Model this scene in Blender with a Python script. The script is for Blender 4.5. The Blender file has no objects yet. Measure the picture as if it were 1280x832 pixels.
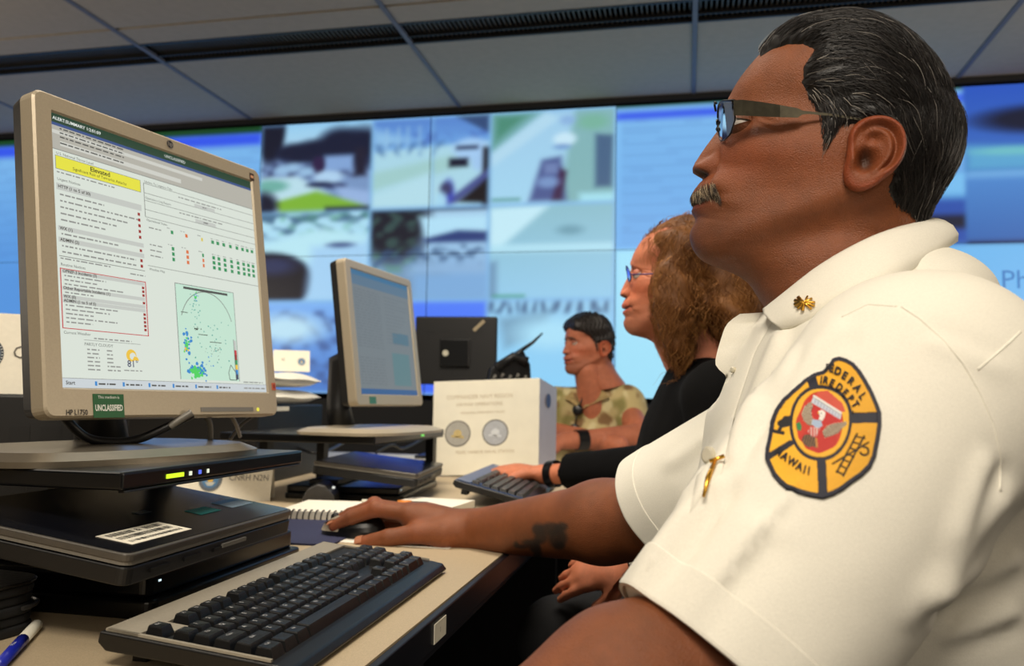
import bpy, math, random
import numpy as np
from mathutils import Vector, Matrix, noise as mnoise
from mathutils.bvhtree import BVHTree

# ------------------------------------------------------------------ camera, light, exposure
SC = bpy.context.scene
COL = SC.collection
F = 1036.6                                   # focal length in pixels at 1280 wide
CR = np.array([0.97823753, 0.20677711, 0.01716304])
CU = np.array([-5.32441124e-05, -8.24679899e-02, 9.96593713e-01])
CW = np.array([-0.20748817, 0.97490628, 0.08066227])
cam_data = bpy.data.cameras.new('camera')
cam_data.sensor_width = 36.0
cam_data.lens = F / 1280 * 36
cam_data.clip_start = 0.02
cam_data.clip_end = 60
cam_data.dof.use_dof = True
cam_data.dof.focus_distance = 0.86
cam_data.dof.aperture_fstop = 7.0
cam = bpy.data.objects.new('camera', cam_data)
COL.objects.link(cam)
cam.matrix_world = Matrix(((CR[0], CU[0], -CW[0], 0), (CR[1], CU[1], -CW[1], 0), (CR[2], CU[2], -CW[2], 0), (0, 0, 0, 1)))
SC.camera = cam
SC.view_settings.view_transform = 'Standard'
SC.view_settings.look = 'None'
SC.view_settings.gamma = 1
SC.view_settings.use_curve_mapping = False
SC.view_settings.exposure = 0.0

wd = bpy.data.worlds.new('room_ambience')
SC.world = wd
wd.use_nodes = True
wd.node_tree.nodes['Background'].inputs[0].default_value = (0.5, 0.55, 0.65, 1)
wd.node_tree.nodes['Background'].inputs[1].default_value = 0.012

def area_light(name, loc, target, sx, sy, power, color, spread=180):
    l = bpy.data.lights.new(name, 'AREA')
    l.shape = 'RECTANGLE'; l.size = sx; l.size_y = sy; l.energy = power; l.color = color
    l.spread = math.radians(spread)
    o = bpy.data.objects.new(name, l); COL.objects.link(o)
    o.location = loc
    o.rotation_euler = (Vector(target) - Vector(loc)).to_track_quat('-Z', 'Y').to_euler()
    return o
WARM = (1.0, 0.90, 0.76)
# unseen area lights: key over the camera, one left, one added for the binder
area_light('unseen_overhead_light', (-0.10, -0.60, 1.45), (0.05, 0.7, 0.0), 0.9, 0.5, 27, WARM, 160)
area_light('unseen_overhead_light', (-1.75, 0.35, 1.60), (-1.2, 0.8, 0), 0.55, 1.1, 8, WARM, 150)
area_light('unseen_overhead_light', (-0.60, 1.50, 1.60), (-0.75, 2.2, -0.2), 0.9, 0.4, 26, WARM, 125)
# added soft fills: bounced flash behind the camera, two off-frame to brighten the ceiling
def soft_fill(loc, e, r_):
    l = bpy.data.lights.new('unseen_fill_light', 'POINT'); l.energy = e; l.shadow_soft_size = r_; l.color = (1.0, .86, .68)
    o = bpy.data.objects.new('unseen_fill_light', l); COL.objects.link(o); o.location = loc
soft_fill((0.35, -0.9, 0.45), 18, .35)
soft_fill((2.6, 2.3, 0.55), 60, .4)
soft_fill((-4.1, 1.7, 0.55), 55, .4)

FLOOR = -0.97
DESK = -0.235
CEIL = 1.64
WALLY = 4.40

def ray(px, py): return ((px - 640) * CR - (py - 416) * CU) / F + CW
def atz(px, py, z): d = ray(px, py); return d * (z / d[2])
def aty(px, py, y): d = ray(px, py); return d * (y / d[1])
def PD(px, py, dep): return ray(px, py) * dep
def pr(p):
    p = np.asarray(p, float); w = p @ CW
    return 640 + F * (p @ CR) / w, 416 - F * (p @ CU) / w
rng = np.random.default_rng(7)
random.seed(7)

# ------------------------------------------------------------------ materials
def s2l(c):
    return tuple(((x / 255) / 12.92 if x / 255 <= 0.04045 else ((x / 255 + 0.055) / 1.055) ** 2.4) for x in c)
MATS = {}
def mat(name, color, rough=0.5, metal=0.0, nscale=0, namp=0.0, bump=0.0, bscale=200, spec=0.5, coat=0, emit=0, sss=0):
    if name in MATS: return MATS[name]
    m = bpy.data.materials.new(name); m.use_nodes = True
    nt = m.node_tree; b = nt.nodes['Principled BSDF']
    c = s2l(color)
    b.inputs['Base Color'].default_value = (*c, 1)
    b.inputs['Roughness'].default_value = rough
    b.inputs['Metallic'].default_value = metal
    b.inputs['Specular IOR Level'].default_value = spec
    b.inputs['Coat Weight'].default_value = coat
    tc = nt.nodes.new('ShaderNodeTexCoord')
    if namp:
        n = nt.nodes.new('ShaderNodeTexNoise'); n.inputs['Scale'].default_value = nscale; n.inputs['Detail'].default_value = 5
        nt.links.new(tc.outputs['Object'], n.inputs['Vector'])
        r = nt.nodes.new('ShaderNodeValToRGB')
        r.color_ramp.elements[0].position = 0.3; r.color_ramp.elements[1].position = 0.7
        r.color_ramp.elements[0].color = (*[x * (1 - namp) for x in c], 1)
        r.color_ramp.elements[1].color = (*[min(1, x * (1 + namp)) for x in c], 1)
        nt.links.new(n.outputs['Fac'], r.inputs['Fac']); nt.links.new(r.outputs['Color'], b.inputs['Base Color'])
    if bump:
        n2 = nt.nodes.new('ShaderNodeTexNoise'); n2.inputs['Scale'].default_value = bscale; n2.inputs['Detail'].default_value = 3
        nt.links.new(tc.outputs['Object'], n2.inputs['Vector'])
        bp = nt.nodes.new('ShaderNodeBump'); bp.inputs['Strength'].default_value = bump; bp.inputs['Distance'].default_value = 0.001
        nt.links.new(n2.outputs['Fac'], bp.inputs['Height']); nt.links.new(bp.outputs['Normal'], b.inputs['Normal'])
    if emit:
        b.inputs['Emission Color'].default_value = (*c, 1); b.inputs['Emission Strength'].default_value = emit
        b.inputs['Base Color'].default_value = (0.01, 0.01, 0.01, 1)
    MATS[name] = m
    return m
def attr_mat(name, rough=0.5, emit=0, sss=0, bump=0, bscale=300, spec=0.5, mottle=0.0, stripes=0):
    if name in MATS: return MATS[name]
    m = bpy.data.materials.new(name); m.use_nodes = True
    nt = m.node_tree; b = nt.nodes['Principled BSDF']
    a = nt.nodes.new('ShaderNodeAttribute'); a.attribute_name = 'col'
    out = a.outputs['Color']
    tc = nt.nodes.new('ShaderNodeTexCoord')
    if mottle:
        n = nt.nodes.new('ShaderNodeTexNoise'); n.inputs['Scale'].default_value = 60; n.inputs['Detail'].default_value = 8; n.inputs['Roughness'].default_value = 0.7
        nt.links.new(tc.outputs['Object'], n.inputs['Vector'])
        mr = nt.nodes.new('ShaderNodeMapRange'); mr.inputs['From Min'].default_value = 0.3; mr.inputs['From Max'].default_value = 0.7
        mr.inputs['To Min'].default_value = 1 - mottle; mr.inputs['To Max'].default_value = 1 + mottle
        nt.links.new(n.outputs['Fac'], mr.inputs['Value'])
        vm = nt.nodes.new('ShaderNodeVectorMath'); vm.operation = 'SCALE'
        nt.links.new(out, vm.inputs[0]); nt.links.new(mr.outputs['Result'], vm.inputs['Scale'])
        out = vm.outputs['Vector']
    if emit:
        b.inputs['Base Color'].default_value = (0.02, 0.02, 0.02, 1)
        if stripes:
            w = nt.nodes.new('ShaderNodeTexWave'); w.wave_type = 'BANDS'; w.bands_direction = 'X'; w.inputs['Scale'].default_value = stripes
            nt.links.new(tc.outputs['Object'], w.inputs['Vector'])
            mr = nt.nodes.new('ShaderNodeMapRange'); mr.inputs['To Min'].default_value = 0.9; mr.inputs['To Max'].default_value = 1.06
            nt.links.new(w.outputs['Fac'], mr.inputs['Value'])
            vm = nt.nodes.new('ShaderNodeVectorMath'); vm.operation = 'SCALE'
            nt.links.new(out, vm.inputs[0]); nt.links.new(mr.outputs['Result'], vm.inputs['Scale']); out = vm.outputs['Vector']
        nt.links.new(out, b.inputs['Emission Color']); b.inputs['Emission Strength'].default_value = emit
    else:
        nt.links.new(out, b.inputs['Base Color'])
    b.inputs['Roughness'].default_value = rough
    b.inputs['Specular IOR Level'].default_value = spec
    if sss:
        b.inputs['Subsurface Weight'].default_value = sss
        b.inputs['Subsurface Radius'].default_value = (1, 0.35, 0.2); b.inputs['Subsurface Scale'].default_value = 0.004
    if bump:
        n2 = nt.nodes.new('ShaderNodeTexNoise'); n2.inputs['Scale'].default_value = bscale; n2.inputs['Detail'].default_value = 4
        nt.links.new(tc.outputs['Object'], n2.inputs['Vector'])
        bp = nt.nodes.new('ShaderNodeBump'); bp.inputs['Strength'].default_value = bump; bp.inputs['Distance'].default_value = 0.0012
        nt.links.new(n2.outputs['Fac'], bp.inputs['Height']); nt.links.new(bp.outputs['Normal'], b.inputs['Normal'])
    MATS[name] = m
    return m
BLACK = mat('black_plastic', (13, 13, 14), 0.45, bump=0.15, bscale=900)
SATIN = mat('black_satin_plastic', (9, 10, 12), 0.28)
DARKG = mat('dark_grey_plastic', (48, 48, 50), 0.5, nscale=90, namp=0.12)
SILVER = mat('silver_plastic', (172, 160, 138), 0.42, 0.25, nscale=400, namp=0.04)
GREYP = mat('grey_plastic', (120, 117, 110), 0.45, 0.2, nscale=300, namp=0.05)
WHITE = mat('white_card', (232, 226, 208), 0.75, nscale=120, namp=0.03)
PAPER = mat('white_paper', (240, 235, 220), 0.8, nscale=60, namp=0.03)
CHROME = mat('chrome_metal', (215, 215, 215), 0.22, 1.0, nscale=50, namp=0.03)
GOLD = mat('gold_metal', (222, 170, 70), 0.28, 1.0, nscale=300, namp=0.15)
INK = mat('black_ink', (22, 22, 26), 0.7, nscale=200, namp=0.1)

# ------------------------------------------------------------------ mesh helpers
class MB:
    def __init__(s): s.v = []; s.f = []; s.m = []; s.mi = 0
    def add(s, vs, fs):
        o = len(s.v); s.v += [tuple(map(float, p)) for p in vs]
        for f in fs: s.f.append(tuple(i + o for i in f)); s.m.append(s.mi)
        return s
    def mat(s, i): s.mi = i; return s
    def box(s, c, d, M=None, taper=1.0):
        x, y, z = [k / 2 for k in d]; vs = []
        for k, t in ((-1, 1.0), (1, taper)):
            for i, j in ((-1, -1), (1, -1), (1, 1), (-1, 1)):
                vs.append((c[0] + i * x * t, c[1] + j * y * t, c[2] + k * z))
        if M is not None: vs = [tuple(M @ Vector(p)) for p in vs]
        return s.add(vs, [(3, 2, 1, 0), (4, 5, 6, 7), (0, 1, 5, 4), (1, 2, 6, 5), (2, 3, 7, 6), (3, 0, 4, 7)])
    def prism(s, poly, z0, z1, fn=None, holes=None):
        """poly in 2D, extruded; fn maps (a,b,c)->xyz"""
        n = len(poly); fn = fn or (lambda a, b, c: (a, b, c))
        vs = [fn(a, b, z0) for a, b in poly] + [fn(a, b, z1) for a, b in poly]
        return s.add(vs, [tuple(range(n))[::-1], tuple(range(n, 2 * n))] + [(i, (i + 1) % n, n + (i + 1) % n, n + i) for i in range(n)])
    def tube(s, pts, r, n=8, cap=True):
        pts = [Vector(p) for p in pts]; rs = r if hasattr(r, '__len__') else [r] * len(pts)
        up = None; rings = []
        for i, p in enumerate(pts):
            t = (pts[min(i + 1, len(pts) - 1)] - pts[max(i - 1, 0)]).normalized()
            if up is None: up = t.orthogonal().normalized()
            up = (up - t * up.dot(t)).normalized(); b = t.cross(up)
            rings.append([p + (up * math.cos(a) + b * math.sin(a)) * rs[i] for a in [2 * math.pi * k / n for k in range(n)]])
        vs = [q for rg in rings for q in rg]; fs = []
        for i in range(len(pts) - 1):
            for k in range(n):
                k2 = (k + 1) % n; fs.append((i * n + k, i * n + k2, (i + 1) * n + k2, (i + 1) * n + k))
        if cap: fs += [tuple(range(n))[::-1], tuple(range((len(pts) - 1) * n, len(pts) * n))]
        return s.add(vs, fs)
    def disc(s, c, r, fn, n=20, h=0.0):
        vs = [fn(c[0] + r * math.cos(2 * math.pi * k / n), c[1] + r * math.sin(2 * math.pi * k / n), h) for k in range(n)]
        return s.add(vs, [tuple(range(n))])
    def build(s, name, mats, parent=None, smooth=False, bevel=0):
        me = bpy.data.meshes.new(name); me.from_pydata(s.v, [], s.f)
        for m in (mats if isinstance(mats, (list, tuple)) else [mats]): me.materials.append(m)
        me.polygons.foreach_set('material_index', s.m)
        if smooth: me.polygons.foreach_set('use_smooth', [True] * len(me.polygons))
        me.update()
        o = bpy.data.objects.new(name, me); COL.objects.link(o)
        if parent is not None: o.parent = parent
        if bevel:
            b = o.modifiers.new('bevel', 'BEVEL'); b.width = bevel; b.segments = 3; b.limit_method = 'ANGLE'; b.angle_limit = 0.6
        return o
def npmesh(name, V, Fq, mats, parent=None, smooth=True, col=None, midx=None):
    V = np.asarray(V, np.float32); Fq = np.asarray(Fq, np.int32)
    me = bpy.data.meshes.new(name)
    me.vertices.add(len(V)); me.vertices.foreach_set('co', V.ravel())
    k = Fq.shape[1]
    me.loops.add(Fq.size); me.loops.foreach_set('vertex_index', Fq.ravel())
    me.polygons.add(len(Fq)); me.polygons.foreach_set('loop_start', np.arange(0, Fq.size, k, dtype=np.int32))
    me.polygons.foreach_set('loop_total', np.full(len(Fq), k, dtype=np.int32))
    if smooth: me.polygons.foreach_set('use_smooth', np.ones(len(Fq), bool))
    for m in (mats if isinstance(mats, (list, tuple)) else [mats]): me.materials.append(m)
    if midx is not None: me.polygons.foreach_set('material_index', np.asarray(midx, np.int32))
    if col is not None:
        a = me.color_attributes.new('col', 'FLOAT_COLOR', 'POINT')
        c = np.ones((len(V), 4), np.float32); c[:, :3] = col; a.data.foreach_set('color', c.ravel())
    me.update(); me.validate()
    o = bpy.data.objects.new(name, me); COL.objects.link(o)
    if parent is not None: o.parent = parent
    return o
def tag(o, label=None, cat=None, group=None, kind=None):
    if label: o['label'] = label
    if cat: o['category'] = cat
    if group: o['group'] = group
    if kind: o['kind'] = kind
    return o
def empty(name, loc=(0, 0, 0), rz=0.0, label=None, cat=None, group=None):
    o = bpy.data.objects.new(name, None); COL.objects.link(o)
    o.empty_display_size = 0.05
    o.location = loc; o.rotation_euler = (0, 0, rz)
    return tag(o, label, cat, group)
def copy_tree(o, parent=None):
    c = o.copy(); COL.objects.link(c)
    if parent is not None: c.parent = parent; c.matrix_parent_inverse = o.matrix_parent_inverse
    for ch in o.children: copy_tree(ch, c)
    return c
_fonts = {}
def glyphs(text, size, bold=0.0, align='CENTER', res=2):
    """font outline turned into vertices and faces in the XY plane"""
    key = (text, round(size, 6), bold, align)
    if key in _fonts: return _fonts[key]
    cu = bpy.data.curves.new('t', 'FONT'); cu.body = text; cu.size = size; cu.align_x = align; cu.align_y = 'CENTER'
    cu.resolution_u = res; cu.offset = bold
    ob = bpy.data.objects.new('t', cu); COL.objects.link(ob)
    me = bpy.data.meshes.new_from_object(ob)
    V = [tuple(v.co) for v in me.vertices]; Fs = [tuple(p.vertices) for p in me.polygons]
    bpy.data.objects.remove(ob); bpy.data.curves.remove(cu); bpy.data.meshes.remove(me)
    _fonts[key] = (V, Fs); return V, Fs
def put_text(mb, text, size, fn, at=(0, 0), bold=0.0, align='CENTER', sx=1.0, h=0.0, rot=0.0):
    V, Fs = glyphs(text, size, bold, align); c, s_ = math.cos(rot), math.sin(rot)
    mb.add([fn(at[0] + (x * sx) * c - y * s_, at[1] + (x * sx) * s_ + y * c, h) for x, y, z in V], Fs)
def rrect(x0, y0, x1, y1, r, n=5):
    pts = []
    for cx, cy, a0 in ((x1 - r, y1 - r, 0), (x0 + r, y1 - r, 90), (x0 + r, y0 + r, 180), (x1 - r, y0 + r, 270)):
        for k in range(n + 1):
            a = math.radians(a0 + 90 * k / n); pts.append((cx + r * math.cos(a), cy + r * math.sin(a)))
    return pts
def ring_faces(n): return [(i, (i + 1) % n, n + (i + 1) % n, n + i) for i in range(n)]

# ------------------------------------------------------------------ setting
def struct(name, mb, m, parent=None):
    o = mb.build(name, m, parent)
    if parent is None: o['kind'] = 'structure'
    return o
WALLM = mat('painted_wall', (120, 118, 116), 0.8, nscale=8, namp=0.05)
struct('floor', MB().box((-0.5, 1.0, FLOOR - 0.05), (9.4, 7.4, 0.1)), mat('dark_carpet', (38, 38, 42), 0.95, nscale=300, namp=0.3, bump=0.5, bscale=500))
struct('wall_back', MB().box((-0.5, 4.68, 0.36), (9.4, 0.1, 2.76)), mat('black_wall', (16, 16, 18), 0.8, nscale=10, namp=0.1))
struct('wall_left', MB().box((-5.15, 1.0, 0.36), (0.1, 7.4, 2.76)), WALLM)
struct('wall_right', MB().box((4.15, 1.0, 0.36), (0.1, 7.4, 2.76)), WALLM)
struct('wall_front', MB().box((-0.5, -2.65, 0.36), (9.4, 0.1, 2.76)), WALLM)
CT = mat('ceiling_tile', (178, 166, 150), 0.9, nscale=25, namp=0.04, bump=0.6, bscale=350)
RAIL = mat('ceiling_rail', (108, 108, 118), 0.6, nscale=30, namp=0.05)
ceil = struct('ceiling', MB().box((-0.5, 1.0, CEIL + 0.16), (9.4, 7.4, 0.1)), mat('plenum_black', (10, 10, 12), 0.9, nscale=20, namp=0.1))
xs = [0.03 + 1.288 * k for k in range(-4, 4)]
ys = [(-2.6, -0.75), (-0.75, 0.55), (0.55, 1.85), (1.85, 3.17), (3.185, 3.34), (3.555, 4.40)]
for xi in range(len(xs) - 1):
    for yi, (a, b) in enumerate(ys):
        x0, x1 = xs[xi] + 0.009, xs[xi + 1] - 0.009; g = 0.006
        MB().box(((x0 + x1) / 2, (a + b) / 2, CEIL + 0.012), (x1 - x0 - g, b - a - g, 0.02)).build('ceiling_tile', CT, ceil)
for x in xs:
    MB().box((x, 0.9, CEIL + 0.004), (0.022, 7.0, 0.014)).build('ceiling_rail', RAIL, ceil)
for y in (-0.75, 0.55, 1.85):
    MB().box((-0.5, y, CEIL + 0.010), (9.2, 0.02, 0.012)).build('ceiling_rail', RAIL, ceil)
MB().box((-0.5, 4.50, CEIL - 0.004), (9.2, 0.22, 0.05)).build('bulkhead', mat('bulkhead_dark', (26, 24, 24), 0.7, nscale=20, namp=0.1), ceil)
tag(ceil, kind='structure')
# slot diffusers across the ceiling, one per bay
GR = mat('diffuser_slat', (92, 84, 74), 0.5, 0.3, nscale=20, namp=0.1)
for xi in range(len(xs) - 1):
    x0, x1 = xs[xi] + 0.011, xs[xi + 1] - 0.011
    px = pr((0.5 * (x0 + x1), 3.45, CEIL))[0]
    where = {0: None, 1: 'far left end, behind the near monitor', 2: 'left third, over the green meadow camera picture', 3: 'middle, left of the man in the white shirt', 4: 'right, directly above the head of the man in the white shirt'}
    lab = 'black slot air diffuser in the ceiling, ' + {0: 'outermost left bay', 1: 'far left bay above the near monitor', 2: 'bay between the far left and the middle rail', 3: 'bay left of the rail nearest the grey-haired man', 4: 'bay right above the grey-haired man', 5: 'right end bay', 6: 'outermost right bay'}[xi]
    t = empty('air_diffuser', ((x0 + x1) / 2, 3.447, CEIL), 0, lab, 'air vent', 'slot diffusers along the ceiling')
    L = x1 - x0
    MB().box((0, -0.10, 0.008), (L, 0.012, 0.018)).box((0, 0.10, 0.008), (L, 0.012, 0.018)).box((0, 0.035, 0.01), (L, 0.006, 0.016)).build('frame', mat('diffuser_frame', (20, 20, 22), 0.5, nscale=10, namp=0.1), t)
    sl = MB(); nn = int(L / 0.022)
    for k in range(nn): sl.box((-L / 2 + (k + 0.5) * L / nn, 0, 0.026), (0.006, 0.19, 0.014))
    o = sl.build('slat', GR, t); o['kind'] = 'stuff'

# ------------------------------------------------------------------ video wall
def soft(d, w): return np.clip(0.5 - d / w, 0, 1)[..., None]
class Canvas:
    """a little painter on arrays of (s,t) in 0..1, t downwards"""
    def __init__(c, s, t, base): c.s = s; c.t = t; c.c = np.ones(s.shape + (3,)) * np.array(base, float)
    def mix(c, m, col): c.c = c.c * (1 - m) + np.array(col, float) * m
    def ell(c, x, y, a, b, col, w=0.15, rot=0):
        dx, dy = c.s - x, c.t - y; co, si = math.cos(rot), math.sin(rot)
        d = np.hypot((dx * co + dy * si) / a, (-dx * si + dy * co) / b) - 1; c.mix(soft(d, w / 0.5), col)
    def rect(c, x0, y0, x1, y1, col, w=0.02):
        d = np.maximum(np.maximum(x0 - c.s, c.s - x1), np.maximum(y0 - c.t, c.t - y1)); c.mix(soft(d, w), col)
    def poly(c, pts, col, w=0.02):
        d = np.full(c.s.shape, -9.0); n = len(pts)
        sg = 1 if sum(pts[i][0] * pts[(i + 1) % n][1] - pts[(i + 1) % n][0] * pts[i][1] for i in range(n)) > 0 else -1
        for i in range(n):
            (x0, y0), (x1, y1) = pts[i], pts[(i + 1) % n]; L = math.hypot(x1 - x0, y1 - y0) + 1e-9
            d = np.maximum(d, ((c.s - x0) * (y1 - y0) - (c.t - y0) * (x1 - x0)) / L * sg)
        c.mix(soft(d, w), col)
    def grad(c, top, bot, y0=0, y1=1):
        k = np.clip((c.t - y0) / (y1 - y0), 0, 1)[..., None]; c.mix(np.ones_like(k), 0); c.c = np.array(top, float) * (1 - k) + np.array(bot, float) * k
    def noise(c, x0, y0, x1, y1, col, fx, fy, amt, seed=0):
        r = np.random.default_rng(seed); n = np.zeros(c.s.shape)
        for k in range(7):
            a, b, p = r.uniform(.5, 1.5) * fx, r.uniform(.5, 1.5) * fy, r.uniform(0, 6.28)
            n += np.sin(a * c.s * 6.28 + p + 1.7 * np.sin(b * c.t * 6.28 + p * 2))
            n += np.sin(b * c.t * 6.28 + p * 3 + 1.3 * np.sin(a * c.s * 4 + p))
        n = np.clip(n / 4 + 0.2, 0, 1)[..., None]
        d = np.maximum(np.maximum(x0 - c.s, c.s - x1), np.maximum(y0 - c.t, c.t - y1)); c.mix(soft(d, 0.05) * n * amt, col)
LB = (152, 205, 240)
def feed(i, j, s, t):
    c = Canvas(s, t, LB)
    if (i, j) == (0, 0):
        c.grad((150, 205, 240), (175, 215, 238), 0, .3); c.poly([(0, .33), (1, .33), (1, 1), (0, 1)], (120, 150, 195), .06)
        c.ell(.08, .02, .14, .42, (15, 18, 40)); c.noise(.18, .2, 1, .5, (25, 30, 60), 3, 3, .3, 3)
        for x, y, a, b in ((.3, .33, .17, .11), (.5, .32, .2, .13), (.72, .25, .2, .18), (.92, .3, .2, .22), (.6, .36, .4, .08)): c.ell(x, y, a, b, (18, 24, 52), .3)
        c.noise(.0, .4, 1, .62, (40, 50, 90), 5, 6, .7, 5)
        c.rect(.58, .38, .84, .55, (130, 165, 215), .05); c.rect(.85, .3, .95, .62, (30, 28, 50), .05); c.ell(.53, .48, .06, .1, (45, 30, 70))
        c.poly([(0, .6), (.35, .6), (.62, .8), (.2, 1), (0, 1)], (185, 222, 235), .05)
        for x, y in ((.2, .52), (.3, .5), (.42, .55)): c.ell(x, y, .07, .05, (150, 190, 225), .4)
        c.ell(.62, .62, .13, .07, (175, 210, 240), .3); c.ell(.55, .7, .12, .035, (30, 40, 80), .3); c.ell(.68, .72, .1, .035, (40, 50, 90), .3)
        c.poly([(.68, .72), (1, .8), (1, 1), (.8, 1)], (150, 180, 225), .06); c.ell(.1, .7, .16, .07, (110, 175, 165), .3)
        c.poly([(.14, .88), (.52, .77), (.96, .95), (.85, 1.0), (.2, 1.02)], (125, 180, 55), .04); c.ell(.03, .93, .14, .16, (15, 20, 45), .3); c.rect(.6, .955, 1, 1.05, (20, 24, 40), .03)
    elif (i, j) == (1, 0):
        c.grad((85, 130, 205), (105, 160, 225), 0, .3); c.poly([(0, .36), (1, .3), (1, 1), (0, 1)], (170, 215, 232), .06)
        c.poly([(0, .1), (.35, .25), (0, .36)], (140, 190, 232), .1); c.poly([(.7, .0), (1, .0), (1, .22)], (50, 75, 120), .03); c.rect(.72, -.1, 1, .02, (8, 8, 20), .03)
        c.noise(0, .28, .62, .42, (70, 110, 160), 9, 3, .6, 8); c.noise(.3, .18, .98, .3, (55, 80, 165), 6, 2, .5, 18)
        for x in (.12, .22, .3, .4): c.rect(x, .1, x + .012, .42, (150, 195, 228), .015)
        c.poly([(.0, .6), (.7, .43), (1, .5), (.0, .8)], (160, 205, 205), .08); c.poly([(.0, .85), (.5, .62), (.6, 1), (0, 1)], (180, 222, 235), .1)
        c.ell(.84, .38, .15, .12, (165, 205, 245), .25); c.rect(.72, .34, .9, .38, (20, 25, 60), .03); c.rect(.66, .47, .82, .57, (18, 18, 45), .03)
        c.ell(.93, .52, .09, .1, (160, 200, 240), .3); c.rect(.94, .36, 1.02, 1, (20, 12, 20), .03)
        c.poly([(1, .58), (1, .7), (.72, .96), (.62, .96)], (70, 80, 140), .04); c.poly([(1, .68), (1, .97), (.74, .95)], (18, 12, 20), .03)
        c.ell(.66, .84, .05, .13, (60, 70, 180), .4); c.ell(.64, .8, .05, .07, (60, 60, 100), .4); c.ell(.6, .93, .05, .09, (165, 215, 240), .4)
        c.rect(.515, 0, .53, 1, (120, 175, 220), .02)
    elif (i, j) == (2, 0):
        c.grad((160, 205, 235), (165, 215, 242)); c.poly([(0, 0), (.4, 0), (.0, .42)], (75, 140, 120), .15); c.poly([(0, .45), (.45, .02), (.55, .1), (0, .6)], (178, 218, 240), .05)
        c.poly([(.68, 0), (1, 0), (1, 1), (.55, 1)], (130, 180, 185), .06); c.ell(.82, .15, .12, .08, (120, 180, 160), .4); c.poly([(.84, .28), (.98, .3), (.97, .84), (.84, .84)], (70, 100, 135), .04)
        c.ell(.6, .32, .09, .07, (200, 232, 248), .3); c.ell(.58, .4, .07, .03, (120, 160, 210), .4); c.ell(.62, .12, .06, .05, (140, 180, 225), .4)
        c.poly([(.42, .53), (.57, .5), (.62, .97), (.32, .97)], (75, 90, 145), .05); c.poly([(.56, .62), (.62, .66), (.58, .97), (.5, .97)], (60, 35, 75), .03); c.ell(.47, .77, .09, .06, (120, 150, 200), .4); c.rect(.44, .57, .55, .68, (110, 130, 180), .03)
        c.rect(.02, .93, .25, .955, (60, 130, 110), .02); c.rect(.72, .9, 1, 1, (165, 225, 240), .06)
    elif (i, j) == (0, 1):
        c.grad((175, 225, 245), (165, 212, 245)); c.noise(0, .0, 1, .3, (40, 75, 110), 4, 5, .75, 31); c.noise(.2, .02, 1, .25, (90, 160, 130), 5, 5, .5, 33)
        c.poly([(0, .38), (.6, .18), (1, .3), (1, .6), (0, .55)], (185, 232, 245), .1); c.ell(.1, .78, .42, .33, (8, 10, 28), .08); c.ell(.16, .6, .2, .1, (35, 45, 85), .5)
        c.poly([(.5, .4), (1, .35), (1, 1), (.45, 1)], (165, 210, 245), .1); c.ell(.75, .38, .12, .03, (70, 90, 140), .4)
    elif (i, j) == (1, 1):
        c.grad((165, 205, 235), (120, 165, 215), .2, 1); c.poly([(0, .42), (.4, .4), (.9, 1), (.2, 1)], (120, 155, 190), .1)
        c.ell(.2, .15, .3, .42, (22, 24, 40), .25); c.noise(0, 0, .45, .45, (70, 110, 100), 4, 4, .6, 41); c.rect(0, -.1, 1, .035, (14, 18, 40), .03)
        c.poly([(.42, .1), (1, .1), (1, .3), (.48, .36)], (178, 225, 248), .06); c.poly([(.45, .34), (.75, .25), (1, .27), (1, .38), (.5, .38)], (40, 60, 120), .04)
        c.noise(0, .4, 1, .66, (60, 90, 130), 6, 5, .7, 43); c.noise(0, .42, .4, .7, (90, 150, 120), 4, 4, .5, 44); c.rect(.35, .6, 1, .72, (140, 180, 220), .1); c.rect(.38, .72, 1, 1, (125, 172, 220), .08)
    elif (i, j) == (2, 1):
        c.grad((140, 190, 205), (150, 205, 238)); c.poly([(0, .03), (.5, .0), (.1, .45), (0, .45)], (195, 235, 248), .06); c.rect(0, .42, 1, .5, (180, 228, 245), .06)
        c.ell(.65, .28, .1, .05, (110, 160, 180), .5); c.rect(.0, .6, .07, 1, (110, 150, 185), .06); c.rect(.04, .95, .3, .975, (60, 150, 110), .02)
    elif (i, j) == (0, 2):
        c.grad((125, 180, 245), (70, 120, 200)); c.noise(0, .1, 1, .9, (60, 90, 150), 4, 4, .8, 51); c.ell(.3, .3, .3, .15, (185, 225, 245), .5)
    elif (i, j) == (1, 2):
        c.grad((82, 128, 250), (62, 105, 250)); c.noise(.35, .42, 1, .58, (140, 190, 255), 6, 4, .8, 61); c.rect(.35, .44, 1, .58, (120, 170, 255), .06)
    elif (i, j) == (2, 2):
        c.grad((150, 205, 240), (140, 210, 250)); c.noise(0, 0, 1, .14, (60, 90, 130), 14, 2, .9, 71); c.poly([(.1, .2), (.5, .12), (.45, .35), (.15, .5)], (120, 165, 195), .08); c.ell(.5, .35, .25, .15, (170, 225, 250), .5); c.rect(.86, .5, 1, 1, (90, 140, 200), .25)
    return c.c
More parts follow.
